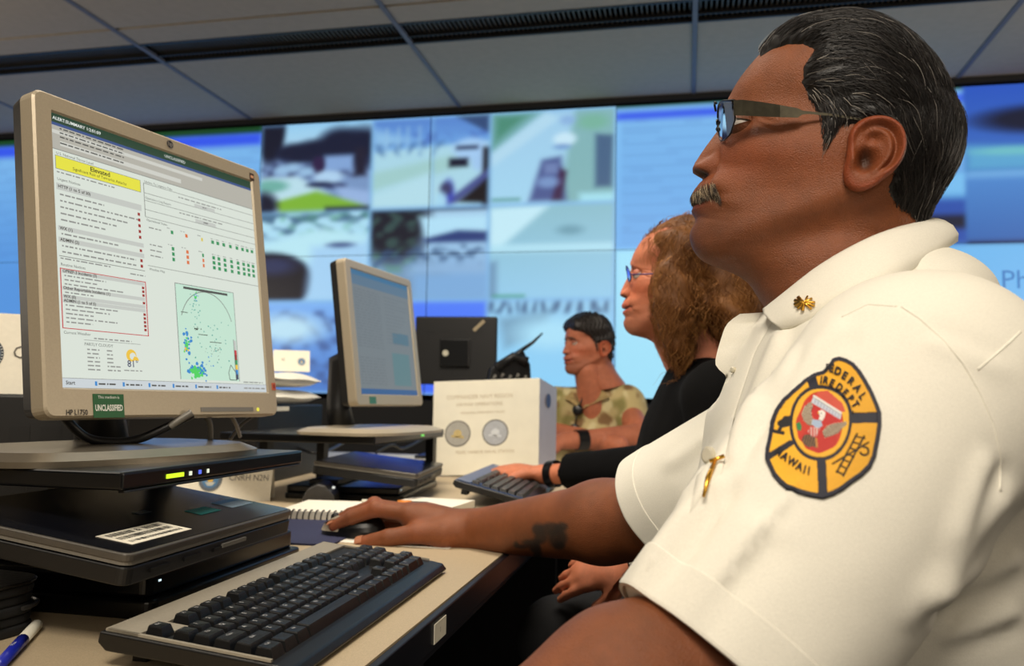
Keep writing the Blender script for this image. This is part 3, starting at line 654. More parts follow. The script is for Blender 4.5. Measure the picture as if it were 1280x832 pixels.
# bezel opening of the near monitor, from its measured proportions
def near_stick(t, L3, px):
    a0, b1 = px(115.5, 492); a1, b0 = px(155.5, 521.5)
    W, H = MONW, MONH
    f = lambda a, b, c: L3(a, b, .0006 + c)
    m = MB(); m.prism([(a0, b0 + .0), (a1, b0), (a1, b1), (a0, b1)], .0001, .0006, lambda a, b, c: L3(a, b, c))
    o = m.build('sticker', mat('sticker_green', (24, 92, 48), 0.5, nscale=50, namp=0.05), t); o['label'] = 'green sticker with white lettering'
    k = MB(); put_text(k, 'UNCLASSIFIED', .0100, f, ((a0 + a1) / 2, b0 + (b1 - b0) * .40), .0003, 'CENTER', .58, .0002); put_text(k, 'This medium is', .0048, f, ((a0 + a1) / 2, b0 + (b1 - b0) * .86), 0, 'CENTER', 1, .0002)
    k.build('lettering', mat('print_white', (235, 238, 230), 0.6, nscale=50, namp=0.02), o)
    a, b = px(96, 515.5); k = MB(); put_text(k, 'HP L1750', .0088, f, (a, b), .00008, 'CENTER', .78); k.build('model_print', INK, t)
    a, b = px(212, 180.5); k = MB(); k.disc((a, b), .0058, lambda x, y, c: L3(x, y, c), h=.0008); lg = k.build('round_badge', CHROME, t)
    k = MB(); k.disc((a, b), .0050, lambda x, y, c: L3(x, y, c), h=.0010); k.build('badge_face', INK, lg)
    k = MB(); put_text(k, 'hp', .0085, lambda x, y, c: L3(x, y, .0013), (a, b + .0003), .0003); k.build('lettering', CHROME, lg)
    a0, b0 = px(251, 514.5); a1, b1 = px(316, 508.5); k = MB(); k.box(((a0 + a1) / 2, (b0 + b1) / 2, 0), (a1 - a0, .006, .0016)); k.v = [L3(*p) for p in k.v]; k.build('button_strip', GREYP, t)
    a, b = px(322, 511.5); k = MB(); k.disc((a, b), .0028, lambda x, y, c: L3(x, y, c), h=.0008); k.build('power_light', mat('led_yellow', (235, 225, 70), 0.4, emit=1.0), t)
    a, b = px(342, 483); k = MB(); k.box((a, b, .0002), (.008, .011, .0008)); k.v = [L3(*p) for p in k.v]; rs = k.build('small_sticker', mat('sticker_red', (196, 92, 60), 0.5, nscale=60, namp=0.1), t)
    k = MB(); k.box((a, b, .0007), (.003, .006, .0004)); k.v = [L3(*p) for p in k.v]; k.build('print', mat('sticker_red_dark', (130, 30, 20), 0.5, nscale=60, namp=0.1), rs)
    a, b = px(314.5, 221); k = MB(); k.box((a, b, .0002), (.009, .011, .0008)); k.v = [L3(*p) for p in k.v]; ls = k.build('small_sticker', mat('sticker_brown', (60, 40, 34), 0.4, nscale=60, namp=0.1), t)
    k = MB(); k.box((a, b, .0007), (.006, .004, .0004)); k.v = [L3(*p) for p in k.v]; k.build('print', mat('sticker_peach', (215, 160, 120), 0.4, nscale=60, namp=0.1), ls)
MONW, MONH = .375, .3798
yaw1, tilt1 = .2205, .1495
def corner_px(bl, yaw, tilt, x, y):
    n = np.array([math.cos(yaw), -math.sin(yaw), 0]); d = np.array([math.sin(yaw), math.cos(yaw), 0]); up = np.array([0, 0, 1]) * math.cos(tilt) - n * math.sin(tilt)
    nn = np.cross(d, up); r_ = ray(x, y); p = r_ * ((bl @ nn) / (r_ @ nn)) - bl; return float(p @ d), float(p @ up)
bl1 = np.array([-.6769, .7742, -.028])
cs = [corner_px(bl1, yaw1, tilt1, *p) for p in ((81, 486.5), (334.5, 487.6), (65, 133.5), (315, 231))]
SCN = ((cs[0][0] + cs[2][0]) / 2, (cs[0][1] + cs[1][1]) / 2, (cs[1][0] + cs[3][0]) / 2, (cs[2][1] + cs[3][1]) / 2)
print('SCN', SCN, cs)
SHELF = -0.076
mon1, L31, px1 = monitor(bl1, yaw1, tilt1, MONW, MONH, 'large near flat monitor with a silver bezel and a green unclassified sticker', SHELF, SCN, screen_near, near_stick)
def base_plate(root, cx, cy, rx, ry, m_, hz=.014, depth_cut=0.0):
    m = MB(); n = 44; lo, hi, to = [], [], []
    for k in range(n):
        a = 2 * math.pi * k / n; c, s = math.cos(a), math.sin(a); x = abs(c) ** .62 * math.copysign(1, c) * rx; y = abs(s) ** .62 * math.copysign(1, s) * ry
        lo.append((cx + x, cy + y, 0)); hi.append((cx + x, cy + y, hz * .45)); to.append((cx + x * .90, cy + y * .86, hz))
    m.add(lo + hi, ring_faces(n)); m.add(hi + to, ring_faces(n)); m.add(to, [tuple(range(n))]); m.add(lo, [tuple(range(n))[::-1]])
    return m.build('base_plate', m_, root, smooth=True)
BSIL = mat('base_silver_shaded', (118, 110, 96), .3, .6, nscale=60, namp=.06)  # silver darkened in its colour for the dark area beneath the monitor
base_plate(mon1, -.075, -.06, .185, .125, BSIL)

def screen_far(scr, root, L3, px):
    B = -.0027; ls = {}
    def R(nm, c, u0, v0, u1, v1, h=1):
        if nm not in ls: ls[nm] = (MB(), c)
        a0, b0, a1, b1 = SC2; X = lambda u: a0 + u * (a1 - a0); Y = lambda v: b1 - v * (b1 - b0)
        ls[nm][0].add([L3(X(u0), Y(v1), B + h * 1e-4), L3(X(u1), Y(v1), B + h * 1e-4), L3(X(u1), Y(v0), B + h * 1e-4), L3(X(u0), Y(v0), B + h * 1e-4)], [(0, 1, 2, 3)])
    R('page_grey', (110, 117, 120), 0, 0, 1, 1, 0); R('bar_blue', (58, 104, 138), 0, 0, 1, .04); R('bar_dark', (84, 108, 128), 0, .04, 1, .12); R('task_blue', (42, 84, 132), 0, .955, 1, 1, 2)
    r_ = random.Random(3)
    for k in range(34):
        v = .15 + k * .023; x = .03
        if .62 < v < .68: continue
        while x < .45: w = r_.uniform(.02, .09); R('dash_grey', (100, 106, 110), x, v, min(x + w, .45), v + .009, 2); x += w + .02
    for k in range(14): R('dash_grey', 0, .52, .16 + k * .03, .52 + r_.uniform(.1, .44), .166 + k * .03, 2)
    R('map_teal', (88, 118, 122), .58, .64, .90, .92, 2); R('dash_teal', (78, 106, 120), .62, .46, .92, .56, 2)
    for nm, (mb, c) in ls.items(): mb.build('screen_print', EM(nm, c), scr)['kind'] = 'stuff'
def far_stick(t, L3, px):
    a, b = px(466, 500); k = MB(); k.box((a, b, .0003), (.034, .016, .0008)); k.v = [L3(*p) for p in k.v]; o = k.build('sticker', mat('sticker_green_far', (50, 112, 92), 0.5, nscale=50, namp=0.05), t); o['label'] = 'small green sticker'
bl2 = np.array([-.7242, 1.753, -.0181]); yaw2, tilt2 = .088, .1346
c2 = [corner_px(bl2, yaw2, tilt2, *p) for p in ((453, 492), (523, 494), (438, 334), (510, 358))]
SC2 = ((c2[0][0] + c2[2][0]) / 2, (c2[0][1] + c2[1][1]) / 2, (c2[1][0] + c2[3][0]) / 2, (c2[2][1] + c2[3][1]) / 2)
mon2, L32, px2 = monitor(bl2, yaw2, tilt2, .375, .3414, 'second silver flat monitor further along the desk, seen beside the blue wall displays', -.083, SC2, screen_far, far_stick)
base_plate(mon2, -.05, -.075, .215, .13, SILVER)

# ------------------------------------------------------------------ monitor shelves, docks, laptops
def shelf(name, x0, x1, y0, y1, ztop, label, legs, leds):
    t = empty(name, ((x0 + x1) / 2, (y0 + y1) / 2, DESK), 0, label, 'monitor stand'); X, Y = (x0 + x1) / 2, (y0 + y1) / 2; zt = ztop - DESK
    m = MB().box((0, 0, zt - .009), (x1 - x0, y1 - y0, .018)); m.build('platform', SATIN, t, bevel=.003)
    MB().box(((x1 - x0) / 2 - .004, 0, zt - .0195), (.008, (y1 - y0) - .01, .003)).build('front_lip', BLACK, t, bevel=.002)
    for lx, ly in legs:
        MB().box((lx - X, ly - Y, (zt - .018) / 2), (.022, .03, zt - .018)).build('leg', BLACK, t)
    for ly, w, nm, c in leds:
        MB().box(((x1 - x0) / 2 + .0006, ly - Y, zt - .010), (.0012, w, .0045)).build('indicator_light', mat('led_' + nm, c, .4, emit=1.2), t)
    return t
shelf('monitor_stand', -.93, -.535, .715, 1.10, SHELF, 'black monitor platform with green light over the near docked laptop', [(-.90, .74), (-.90, 1.07), (-.74, 1.08)], [(.80, .030, 'lime', (215, 255, 40)), (.828, .004, 'white', (220, 225, 200)), (.846, .004, 'blue', (90, 110, 230)), (.862, .003, 'white', 0)])
shelf('monitor_stand', -1.03, -.66, 1.70, 2.22, -.083, 'black monitor platform under the second silver monitor', [(-1.0, 1.86), (-1.0, 2.18), (-.66 - .03, 2.20)], [(2.03, .022, 'green', (110, 220, 90))])
def laptop(name, loc, rz, tilt, label, w=.33, d=.235, stickers=True):
    t = empty(name, loc, rz, label, 'laptop'); t.rotation_euler = (tilt, 0, rz)
    m = MB(); m.prism(rrect(-w / 2, -d / 2, w / 2, d / 2, .010), 0, .017); m.build('base', BLACK, t, bevel=.002)
    m = MB(); m.prism(rrect(-w / 2 + .001, -d / 2 + .001, w / 2 - .001, d / 2 - .001, .010), .0185, .0215); e = m.build('lid_rim', GREYP, t)
    m = MB(); m.prism(rrect(-w / 2, -d / 2, w / 2, d / 2, .010), .0215, .029); m.build('lid', mat('lid_rim_grey', (88, 84, 78), 0.4, 0.4, nscale=80, namp=0.06), t, bevel=.0015)
    m = MB(); m.prism(rrect(-w / 2 + .004, -d / 2 + .004, w / 2 - .004, d / 2 - .004, .008), .029, .0297); top = m.build('lid_cover', mat('lid_blue_black', (13, 15, 22), 0.24, nscale=50, namp=0.1), t)
    MB().box((.02, -d / 2 - .001, .011), (.05, .003, .004)).build('latch', GREYP, t)
    for k in range(3): MB().box((-w / 2 + .05 + k * .055, -d / 2 - .0005, .009), (.03, .002, .004)).build('port', mat('port_black', (4, 4, 5), .5, nscale=9, namp=.1), t)
    return t, w, d
TL = math.radians(8)
lap, lw, ld = laptop('laptop', (-.595, .828, -.196), math.radians(90), -0, 'closed black laptop with a white barcode sticker, docked under the near monitor')
lap.location = (-.613, .833, -.2105); lap.rotation_euler = Matrix.Rotation(math.radians(90), 3, 'Z').to_euler()
lap.rotation_euler = (math.radians(8), 0, math.radians(91))
def lidsticker(t, x, y, w, h, rot, m_, name, z=.0299):
    k = MB(); c, s = math.cos(rot), math.sin(rot); k.prism([(x + a * c - b * s, y + a * s + b * c) for a, b in ((-w / 2, -h / 2), (w / 2, -h / 2), (w / 2, h / 2), (-w / 2, h / 2))], z, z + .0003)
    return k.build(name, m_, t), (lambda a, b, cc=0: (x + a * c - b * s, y + a * s + b * c, z + .0005))
o, fn = lidsticker(lap, -.085, -.078, .098, .040, 0, WHITE, 'barcode_sticker'); o['label'] = 'white barcode sticker'
k = MB(); r_ = random.Random(2)
for row, (y0, hh) in enumerate(((.008, .008), (-.004, .008), (-.0145, .005))):
    x = -.042
    while x < .04:
        w = r_.uniform(.0006, .0028)
        if not (row == 0 and -.006 < x < .012): k.add([fn(x, y0), fn(x + w, y0), fn(x + w, y0 + hh), fn(x, y0 + hh)], [(0, 1, 2, 3)])
        x += w + r_.uniform(.0006, .0022)
put_text(k, '&', .011, fn, (.003, .012)); k.build('print', INK, o)
o, fn = lidsticker(lap, .055, -.055, .042, .022, 0, mat('sticker_teal', (50, 140, 140), 0.45, nscale=80, namp=0.08), 'teal_sticker'); o['label'] = 'dark teal sticker'
k = MB(); put_text(k, 'UNCLASSIFIED', .006, fn, (0, 0), .0001); k.build('lettering', mat('print_teal', (90, 160, 150), .6, nscale=9, namp=.05), o)
o, fn = lidsticker(lap, .126, -.052, .05, .030, 0, mat('sticker_pale_blue', (185, 215, 240), 0.4, nscale=60, namp=0.05), 'pale_sticker'); o['label'] = 'pale blue sticker'
k = MB(); k.add([fn(-.025, .004), fn(.025, .004), fn(.025, .015), fn(-.025, .015)], [(0, 1, 2, 3)]); k.build('stripe', mat('sticker_mid_blue', (80, 150, 215), .4, nscale=50, namp=.05), o)
o, fn = lidsticker(lap, -.01, -.02, .022, .010, 0, mat('lid_logo_dark', (50, 58, 66), 0.3, nscale=50, namp=0.05), 'faint_badge')
def dock(name, x0, x1, y0, y1, label, h0=.03):
    t = empty(name, ((x0 + x1) / 2, (y0 + y1) / 2, DESK), 0, label, 'docking station'); w, l = x1 - x0, y1 - y0
    m = MB(); m.prism(rrect(-w / 2, -l / 2, w / 2, l / 2, .012), 0, h0 * .45); m.build('base', SATIN, t, bevel=.003)
    m = MB(); m.prism(rrect(-w / 2, -l / 2 + .01, w / 2 - .012, l / 2 - .004, .010), h0 * .45, h0); m.build('upper_body', SATIN, t, bevel=.004)
    MB().box((-.06, 0, h0 + .006), (.07, l * .8, .012)).build('connector_ridge', BLACK, t, bevel=.002)
    MB().box((w / 2 - .0118, -l / 2 + .03, h0 * .8), (.001, .004, .002)).build('status_light', mat('led_cold', (200, 225, 235), .4, emit=1.5), t)
    return t
lap.location[2] = -.157
dock('docking_station', -.83, -.545, .785, 1.13, 'flat black docking station under the barcoded laptop', .044)
d2 = dock('docking_station', -.15, .132, -.19, .19, 'flat black docking station under the second laptop, behind the spiral notebook', .03)
d2.location = (-.79, 1.99, DESK); d2.rotation_euler[2] = math.radians(5)
lap2, _, _ = laptop('laptop', (-.71, 1.88, -.162), 0, 0, 'closed dark laptop under the second monitor, without stickers')
lap2.location[2] = -.180
lap2.rotation_euler = (math.radians(6), 0, math.radians(97))
# leather portfolio at the left edge
LEA = mat('black_leather', (24, 22, 20), 0.32, nscale=70, namp=0.2, bump=0.9, bscale=160)
pf = empty('portfolio_case', (-.765, .698, DESK), math.radians(-8), 'zipped black leather portfolio at the left edge, beside the pen', 'case')
m = MB()
for k in range(5):
    m.prism(rrect(-.15 + .002 * (k % 2), -.075 + .001 * (k % 2), .13 - .002 * (k % 2), .060, .035), k * .0095, (k + 1) * .0095)
m.build('case_body', mat('black_fabric_gusset', (12, 12, 13), 0.8, nscale=200, namp=0.2), pf, bevel=.003)
m = MB(); m.prism(rrect(-.152, -.077, .132, .062, .036), .0475, .051); m.build('cover', LEA, pf, bevel=.002)
m = MB(); m.tube([(x, y, .026) for x, y in rrect(-.153, -.078, .133, .063, .036)] + [(.133, .0, .026)], .0022, 6); m.build('zipper', mat('zipper_grey', (52, 50, 48), .5, nscale=300, namp=.4), pf)
m = MB(); m.tube([(-.09, -.066, .0535), (.09, -.066, .0535)], .0006, 4); m.build('stitching', mat('zipper_grey', (52, 50, 48)), pf)
# pen
pen = empty('pen', (-.604, .680, DESK + .0055), 0, 'blue ballpoint pen with a white barrel on the desk beside the near keyboard', 'pen')
pen.rotation_euler[2] = math.atan2(.728 - .632, -.632 + .578)
m = MB(); m.tube([(.0, 0, 0), (.052, 0, 0), (.056, 0, 0)], [.0055, .0055, .0035], 12); m.build('barrel', mat('pen_white', (225, 222, 205), .4, nscale=50, namp=.03), pen, True)
m = MB(); m.tube([(-.075, 0, 0), (-.02, 0, 0), (.0, 0, 0)], [.005, .0054, .0056], 12); bl = m.build('cap', mat('pen_blue', (28, 40, 160), .3, nscale=50, namp=.1), pen, True)
m = MB(); put_text(m, 'Pilot', .006, lambda a, b, c: (a, b * .7, .0056 + c), (-.032, 0)); m.build('print', mat('print_white', (235, 238, 230)), bl)
# mouse under the hand
ms = empty('computer_mouse', (-.555, 1.345, DESK), math.radians(90), 'silver and black mouse under the hand of the man in the white shirt', 'mouse')
m = MB(); n = 22; NR = 9
def mouse_ring(k):
    ph = k / (NR - 1) * math.pi / 2; r = math.cos(ph) ** .75; z = .036 * math.sin(ph) ** .9
    return [((.030 * r) * math.cos(a) * (1 - .12 * math.sin(a) ** 2), .058 * r * math.sin(a), z * (1 - .22 * (math.sin(a) * r - .1)) + .002) for a in [2 * math.pi * q / n for q in range(n)]]
for k in range(NR - 1): m.add(mouse_ring(k) + mouse_ring(k + 1), ring_faces(n))
m.add(mouse_ring(0), [tuple(range(n))[::-1]])
m.build('body', SATIN, ms, True)
m = MB()
for k in range(1, 6):
    a_, b_ = mouse_ring(k), mouse_ring(k + 1)
    for q in range(n):
        if math.sin(2 * math.pi * (q + .5) / n) > .35: m.add([(p[0] * 1.02, p[1] * 1.02, p[2] * 1.02 + .0008) for p in (a_[q], a_[(q + 1) % n], b_[(q + 1) % n], b_[q])], [(0, 1, 2, 3)])
m.build('front_shell', SILVER, ms, True)
m = MB(); m.add([(x * 1.02, y, z + .0012) for x, y, z in [(-.022, .012, .031), (.022, .012, .031), (.024, .05, .020), (-.024, .05, .020), (-.0225, .032, .029), (.0225, .032, .029)]], [(0, 1, 5, 4), (4, 5, 2, 3)]); m.build('button', SILVER, ms)
m = MB(); m.tube([(-.004, .034, .031), (.004, .034, .031)], .007, 12); m.build('scroll_wheel', BLACK, ms, True)
# papers and notebooks beside the mouse
def sheet(name, corners, th, mt, label, cat, group=None):
    z = corners[0][2]; c = np.mean(np.array(corners), 0); m = MB(); m.prism([(p[0] - c[0], p[1] - c[1]) for p in corners], 0, th)
    o = m.build(name, mt); o.location = (c[0], c[1], z); return tag(o, label, cat, group)
def quad(cx, cy, w, l, rot, z):
    c, s = math.cos(rot), math.sin(rot); return [(cx + a * c - b * s, cy + a * s + b * c, z) for a, b in ((-w / 2, -l / 2), (w / 2, -l / 2), (w / 2, l / 2), (-w / 2, l / 2))]
sheet('mouse_pad', quad(-.66, 1.36, .20, .25, .08, DESK + .0004), .003, mat('pad_navy', (42, 46, 78), .7, nscale=200, namp=.1), 'thin navy blue mouse pad on the desk beside the docked laptop', 'mouse pad')
sheet('paper_sheet', quad(-.47, 1.42, .22, .28, -.05, DESK + .0003), .0006, PAPER, "white sheet of paper lying under the man's hand", 'paper')
def notebook(loc, rz, w, l, th, label):
    t = empty('spiral_notebook', loc, rz, label, 'notebook'); MB().box((0, 0, th / 2), (w, l, th)).build('pages', PAPER, t)
    MB().box((0, 0, th + .0008), (w, l, .0015)).build('cover', PAPER, t); MB().box((0, 0, .0006), (w + .003, l + .003, .0012)).build('back_board', BLACK, t)
    n = int(w / .0115)
    for k in range(n):
        x = -w / 2 + (k + .5) * w / n; r = th * .55 + .003
        MB().tube([(x + .001 * math.sin(a), -l / 2 + .004 + r * math.cos(a), th / 2 + r * math.sin(a)) for a in [2 * math.pi * q / 10 for q in range(11)]], .0013, 6).build('binding_ring', BLACK, t)
    return t
notebook((-.695, 1.575, DESK), math.radians(6), .165, .17, .016, 'small spiral-bound notebook with black rings on the desk behind the mouse')
nt = empty('notepad', (-.535, 1.655, DESK), math.radians(-6), 'thick white writing pad between the spiral notebook and the far keyboard', 'notepad')
MB().box((0, 0, .009), (.145, .23, .018)).build('pages', PAPER, nt); MB().box((0, 0, .001), (.15, .235, .002)).build('back_board', BLACK, nt)
pn = empty('pen', (-.565, 1.62, DESK + .0235), math.radians(4), 'dark pen with a white end resting on the writing pad', 'pen')
m = MB(); m.tube([(-.055, 0, 0), (.05, 0, 0), (.064, 0, 0)], [.0048, .0048, .001], 10); m.build('barrel', BLACK, pn, True)
m = MB(); m.tube([(-.085, 0, 0), (-.055, 0, 0)], .0052, 10); m.build('cap', mat('pen_white', (225, 222, 205)), pn, True)
m = MB(); m.tube([(-.01, 0, .001), (.018, 0, .001)], .0051, 10); m.build('orange_band', mat('pen_orange', (215, 130, 50), .5, nscale=20, namp=.1), pn, True)
# card reader, a dark half-round block
cr = empty('card_reader', (-.795, 1.735, DESK), math.radians(18), 'dark grey wedge-shaped desk device with a small light, behind the spiral notebook', 'card reader')
m = MB(); prof = [(-.045, 0), (.045, 0), (.042, .022), (.016, .044), (-.004, .047), (-.030, .036), (-.042, .018)]
m.prism(prof, -.055, .055, lambda a, b, c: (a * .8, c, b)); m.build('body', mat('reader_grey', (58, 56, 54), .5, nscale=90, namp=.1), cr, bevel=.003)
MB().box((.028, -.02, .037), (.005, .012, .004)).build('indicator_light', mat('lamp_white', (235, 235, 225), .4, emit=1.0), cr)
# tent cards with seals
def tent(name, loc, rz, w, hgt, label, text, ts, seal_x, seal_r, text_x):
    t = empty(name, loc, rz, label, 'name card'); lean = .32
    def fr(a, b, c=0): return (a, b * lean - c, b - c * .3)
    m = MB(); m.add([fr(-w / 2, 0), fr(w / 2, 0), fr(w / 2, hgt), fr(-w / 2, hgt), fr(-w / 2, 0, -.001), fr(w / 2, 0, -.001), fr(w / 2, hgt, -.001), fr(-w / 2, hgt, -.001)], [(0, 1, 2, 3), (7, 6, 5, 4), (3, 2, 6, 7), (0, 3, 7, 4), (1, 5, 6, 2), (0, 4, 5, 1)]); m.build('front_flap', WHITE, t)
    m = MB(); m.add([(-w / 2, hgt * lean * 2, 0), (w / 2, hgt * lean * 2, 0), (w / 2, hgt * lean + .001, hgt), (-w / 2, hgt * lean + .001, hgt)], [(0, 1, 2, 3)]); m.build('rear_flap', WHITE, t)
    cx, cz = seal_x, hgt * .48
    seal = None
    for k, (r, nm, c) in enumerate(((1, 'seal_rim', (40, 48, 60)), (.86, 'seal_ring', (92, 104, 120)), (.68, 'seal_blue', (70, 120, 165)), (.25, 'seal_gold', (205, 165, 70)))):
        q = MB(); q.disc((cx, cz), seal_r * r, lambda a, b, c_: fr(a, b, .0006 + .0003 * k), 28); o = q.build('seal' if k == 0 else 'seal_print', mat(nm, c, .6, nscale=200, namp=.1), seal or t); seal = seal or o
    q = MB()
    for k in range(36):
        a = 2 * math.pi * k / 36; c_, s_ = math.cos(a), math.sin(a); r = seal_r * .93
        q.add([fr(cx + (r + dr) * c_ - dt * s_, cz + (r + dr) * s_ + dt * c_, .0018) for dr, dt in ((-.0012, -.0008), (.0012, -.0008), (.0012, .0008), (-.0012, .0008))], [(0, 1, 2, 3)])
    q.add([fr(cx - seal_r * .45, cz - seal_r * .2, .0018), fr(cx + seal_r * .45, cz - seal_r * .2, .0018), fr(cx + seal_r * .2, cz - seal_r * .5, .0018), fr(cx - seal_r * .2, cz - seal_r * .5, .0018)], [(0, 1, 2, 3)])
    q.build('seal_print', mat('seal_pale', (185, 190, 185), .6, nscale=9, namp=.05), seal)
    q = MB(); put_text(q, text, ts, lambda a, b, c: fr(a, b, .0006), (text_x, cz + .004), 0, 'LEFT', .9); q.build('lettering', mat('card_letter', (85, 80, 70), .7, nscale=9, namp=.05), t)
    return t
tc = tent('name_card', (-1.02, 1.72, DESK), math.radians(18), .36, .095, 'white tent name card with a blue round seal under the near monitor platform', 'CNRH N2N', .019, .045, .026, .085)
tc.location = (-1.09, 1.68, DESK)
tent('name_card', (-1.085, 1.165, -.004), math.radians(35), .26, .135, 'grey-white tent name card at the left edge, behind the near monitor', 'CNRH', .030, -.048, .030, -.006)
# equipment box that carries the left card
eb = empty('equipment_box', (-1.125, 1.225, DESK), math.radians(35), 'black equipment box under the name card at the left edge', 'box')
MB().box((0, 0, .115), (.28, .18, .23)).build('housing', BLACK, eb, bevel=.004)
for k in range(6): MB().box((-.12 + k * .045, -.0905, .12), (.03, .002, .12)).build('vent_slot', mat('port_black', (4, 4, 5)), eb)
# binder with two seals, standing open
bd = empty('ring_binder', (-.60, 2.46, DESK), math.radians(6), 'white glossy ring binder with two round seals, standing up behind the far keyboard', 'binder')
GLO = mat('binder_vinyl', (236, 232, 214), .22, nscale=20, namp=.03, coat=.4)
bw, bh = .325, .285
def bf(a, b, c=0): return (a, -c, b + .05 * a + .010)
m = MB(); m.prism([(-bw / 2, 0), (bw / 2, 0), (bw / 2, bh), (-bw / 2, bh - .0)], 0, .004, lambda a, b, c: bf(a, b, c)); m.build('front_cover', GLO, bd, bevel=.001)
m = MB(); m.add([bf(bw / 2, 0, .004), (bw / 2 + .045, .13, .012), (bw / 2 + .045, .13, bh - .01), bf(bw / 2, bh, .004), bf(bw / 2, 0, .0), (bw / 2 + .042, .134, .012), (bw / 2 + .042, .134, bh - .01), bf(bw / 2, bh, 0)], [(0, 1, 2, 3), (7, 6, 5, 4), (3, 2, 6, 7), (1, 5, 6, 2)]); m.build('spine', mat('binder_spine', (190, 190, 205), .4, nscale=20, namp=.03), bd)
m = MB(); m.add([(bw / 2 + .045, .13, .012), (-bw / 2 + .02, .17, .012), (-bw / 2 + .02, .17, bh - .01), (bw / 2 + .045, .13, bh - .01)], [(0, 1, 2, 3)]); m.build('rear_cover', GLO, bd)
for sx_, nm, c, c2_ in ((-.085, 'seal', (168, 166, 158), (196, 176, 120)), (.03, 'seal', (172, 176, 182), (205, 210, 215))):
    q = MB(); q.disc((sx_, .125), .040, lambda a, b, c_: bf(a, b, .0045), 28); o = q.build(nm, mat('seal_edge_%d' % c[0], (120, 118, 112), .5, nscale=200, namp=.15), bd)
    q = MB(); q.disc((sx_, .125), .036, lambda a, b, c_: bf(a, b, .0050), 28); q.build('seal_print', mat('seal_face_%d' % c[0], c, .5, nscale=120, namp=.08), o)
    q = MB(); q.disc((sx_, .125), .013, lambda a, b, c_: bf(a, b, .0055), 9); q.add([bf(sx_ - .02, .115, .0055), bf(sx_ + .02, .110, .0055), bf(sx_ + .018, .118, .0055), bf(sx_ - .02, .121, .0055)], [(0, 1, 2, 3)]); q.build('seal_print', mat('seal_mid_%d' % c[0], c2_, .5, nscale=120, namp=.08), o)
q = MB(); TX = mat('binder_letter', (190, 176, 150), .7, nscale=9, namp=.05)
put_text(q, 'COMMANDER NAVY REGION', .018, lambda a, b, c: bf(a, b, .0045), (-.02, .235), 0, 'CENTER', .85); put_text(q, 'HAWAII OPERATIONS', .016, lambda a, b, c: bf(a, b, .0045), (-.02, .212), 0, 'CENTER', .9)
put_text(q, 'REGIONAL EMERGENCY PLAN', .011, lambda a, b, c: bf(a, b, .0045), (-.01, .187), 0, 'CENTER', .9); put_text(q, 'PEARL HARBOR NAVAL STATION', .014, lambda a, b, c: bf(a, b, .0045), (.0, .068), 0, 'CENTER', .85); q.build('lettering', TX, bd)['kind'] = 'stuff'
q = MB(); q.disc((0, 0), .022, lambda a, b, c: (bw / 2 + .024 + a * .25, .062 + a * 1.0 - .003, .235 + b), 20); q.build('spine_seal', mat('seal_dim_blue', (60, 80, 130), .5, nscale=9, namp=.05), bd)
# grey round speaker puck before the binder
pk = empty('desk_puck', (-.86, 2.36, DESK), 0, 'small round beige dome in front of the lower left corner of the binder', 'desk device')
m = MB(); 
for k in range(6):
    a0, a1 = math.pi / 2 * k / 6, math.pi / 2 * (k + 1) / 6
    rg = lambda a: [(.045 * math.cos(a) * math.cos(t), .045 * math.cos(a) * math.sin(t), .062 * math.sin(a)) for t in [2 * math.pi * q / 18 for q in range(18)]]
    m.add(rg(a0) + rg(a1), ring_faces(18))
m.build('dome', mat('puck_beige', (168, 158, 142), .6, nscale=60, namp=.05), pk, True); MB().tube([(0, 0, 0), (0, 0, .006)], .049, 18).build('foot', DARKG, pk)
# papers on the far part of the desk
for k, (x, y, w, l, r_) in enumerate(((-1.22, 2.62, .26, .36, .2), (-.98, 2.75, .28, .30, -.1), (-1.28, 2.20, .22, .30, .4), (-1.08, 3.15, .3, .22, .1))):
    o = sheet('paper_sheet', quad(x, y, w, l, r_, DESK + .0005 + k * .0009), .0008, PAPER, ['white sheet of paper on the far desk under the second monitor platform', 'white sheet of paper on the far desk just left of the binder', 'white sheet of paper on the desk behind the near monitor platform', 'farthest white sheet of paper, at the end of the desk'][k], 'paper')
# white padded parcels behind the second monitor
def cushion(name, loc, rz, w, l, h_, label, cat, sag=.3, seed=1, mt=PAPER):
    n, mm = 18, 14; V = []; r_ = np.random.default_rng(seed); ph = r_.uniform(0, 6, 6)
    t = np.linspace(-1, 1, n)
    def zf(u, v):
        e = (1 - abs(u) ** 7) ** .5 * (1 - abs(v) ** 7) ** .5; return h_ * (.5 + .5 * e) * (1 + .12 * math.sin(3 * u + ph[0]) + .08 * math.sin(5 * v + ph[1] + 2 * u)), e
    top, bot = [], []
    for u in t:
        for v in np.linspace(-1, 1, mm):
            z, e = zf(u, v); top.append((u * w / 2, v * l / 2, z)); bot.append((u * w / 2 * .97, v * l / 2 * .97, h_ * .5 * (1 - e)))
    V = top + bot; N = n * mm; q = []
    for i in range(n - 1):
        for j in range(mm - 1):
            a = i * mm + j; q.append((a, a + mm, a + mm + 1, a + 1)); q.append((N + a, N + a + 1, N + a + mm + 1, N + a + mm))
    per = [i * mm for i in range(n)] + [(n - 1) * mm + j for j in range(1, mm)] + [i * mm + mm - 1 for i in range(n - 2, -1, -1)] + [j for j in range(mm - 2, 0, -1)]
    for a, b in zip(per, per[1:] + per[:1]): q.append((a, b, N + b, N + a))
    o = npmesh(name, V, q, mt); o.location = loc; o.rotation_euler[2] = rz; return tag(o, label, cat)
bx = empty('equipment_box', (-1.30, 2.22, DESK), .1, 'black equipment box under the white parcels, behind the second monitor', 'box')
MB().box((0, 0, .105), (.36, .5, .21)).build('housing', BLACK, bx, bevel=.004); MB().box((.1805, -.1, .20), (.002, .12, .012)).build('label_strip', WHITE, bx)
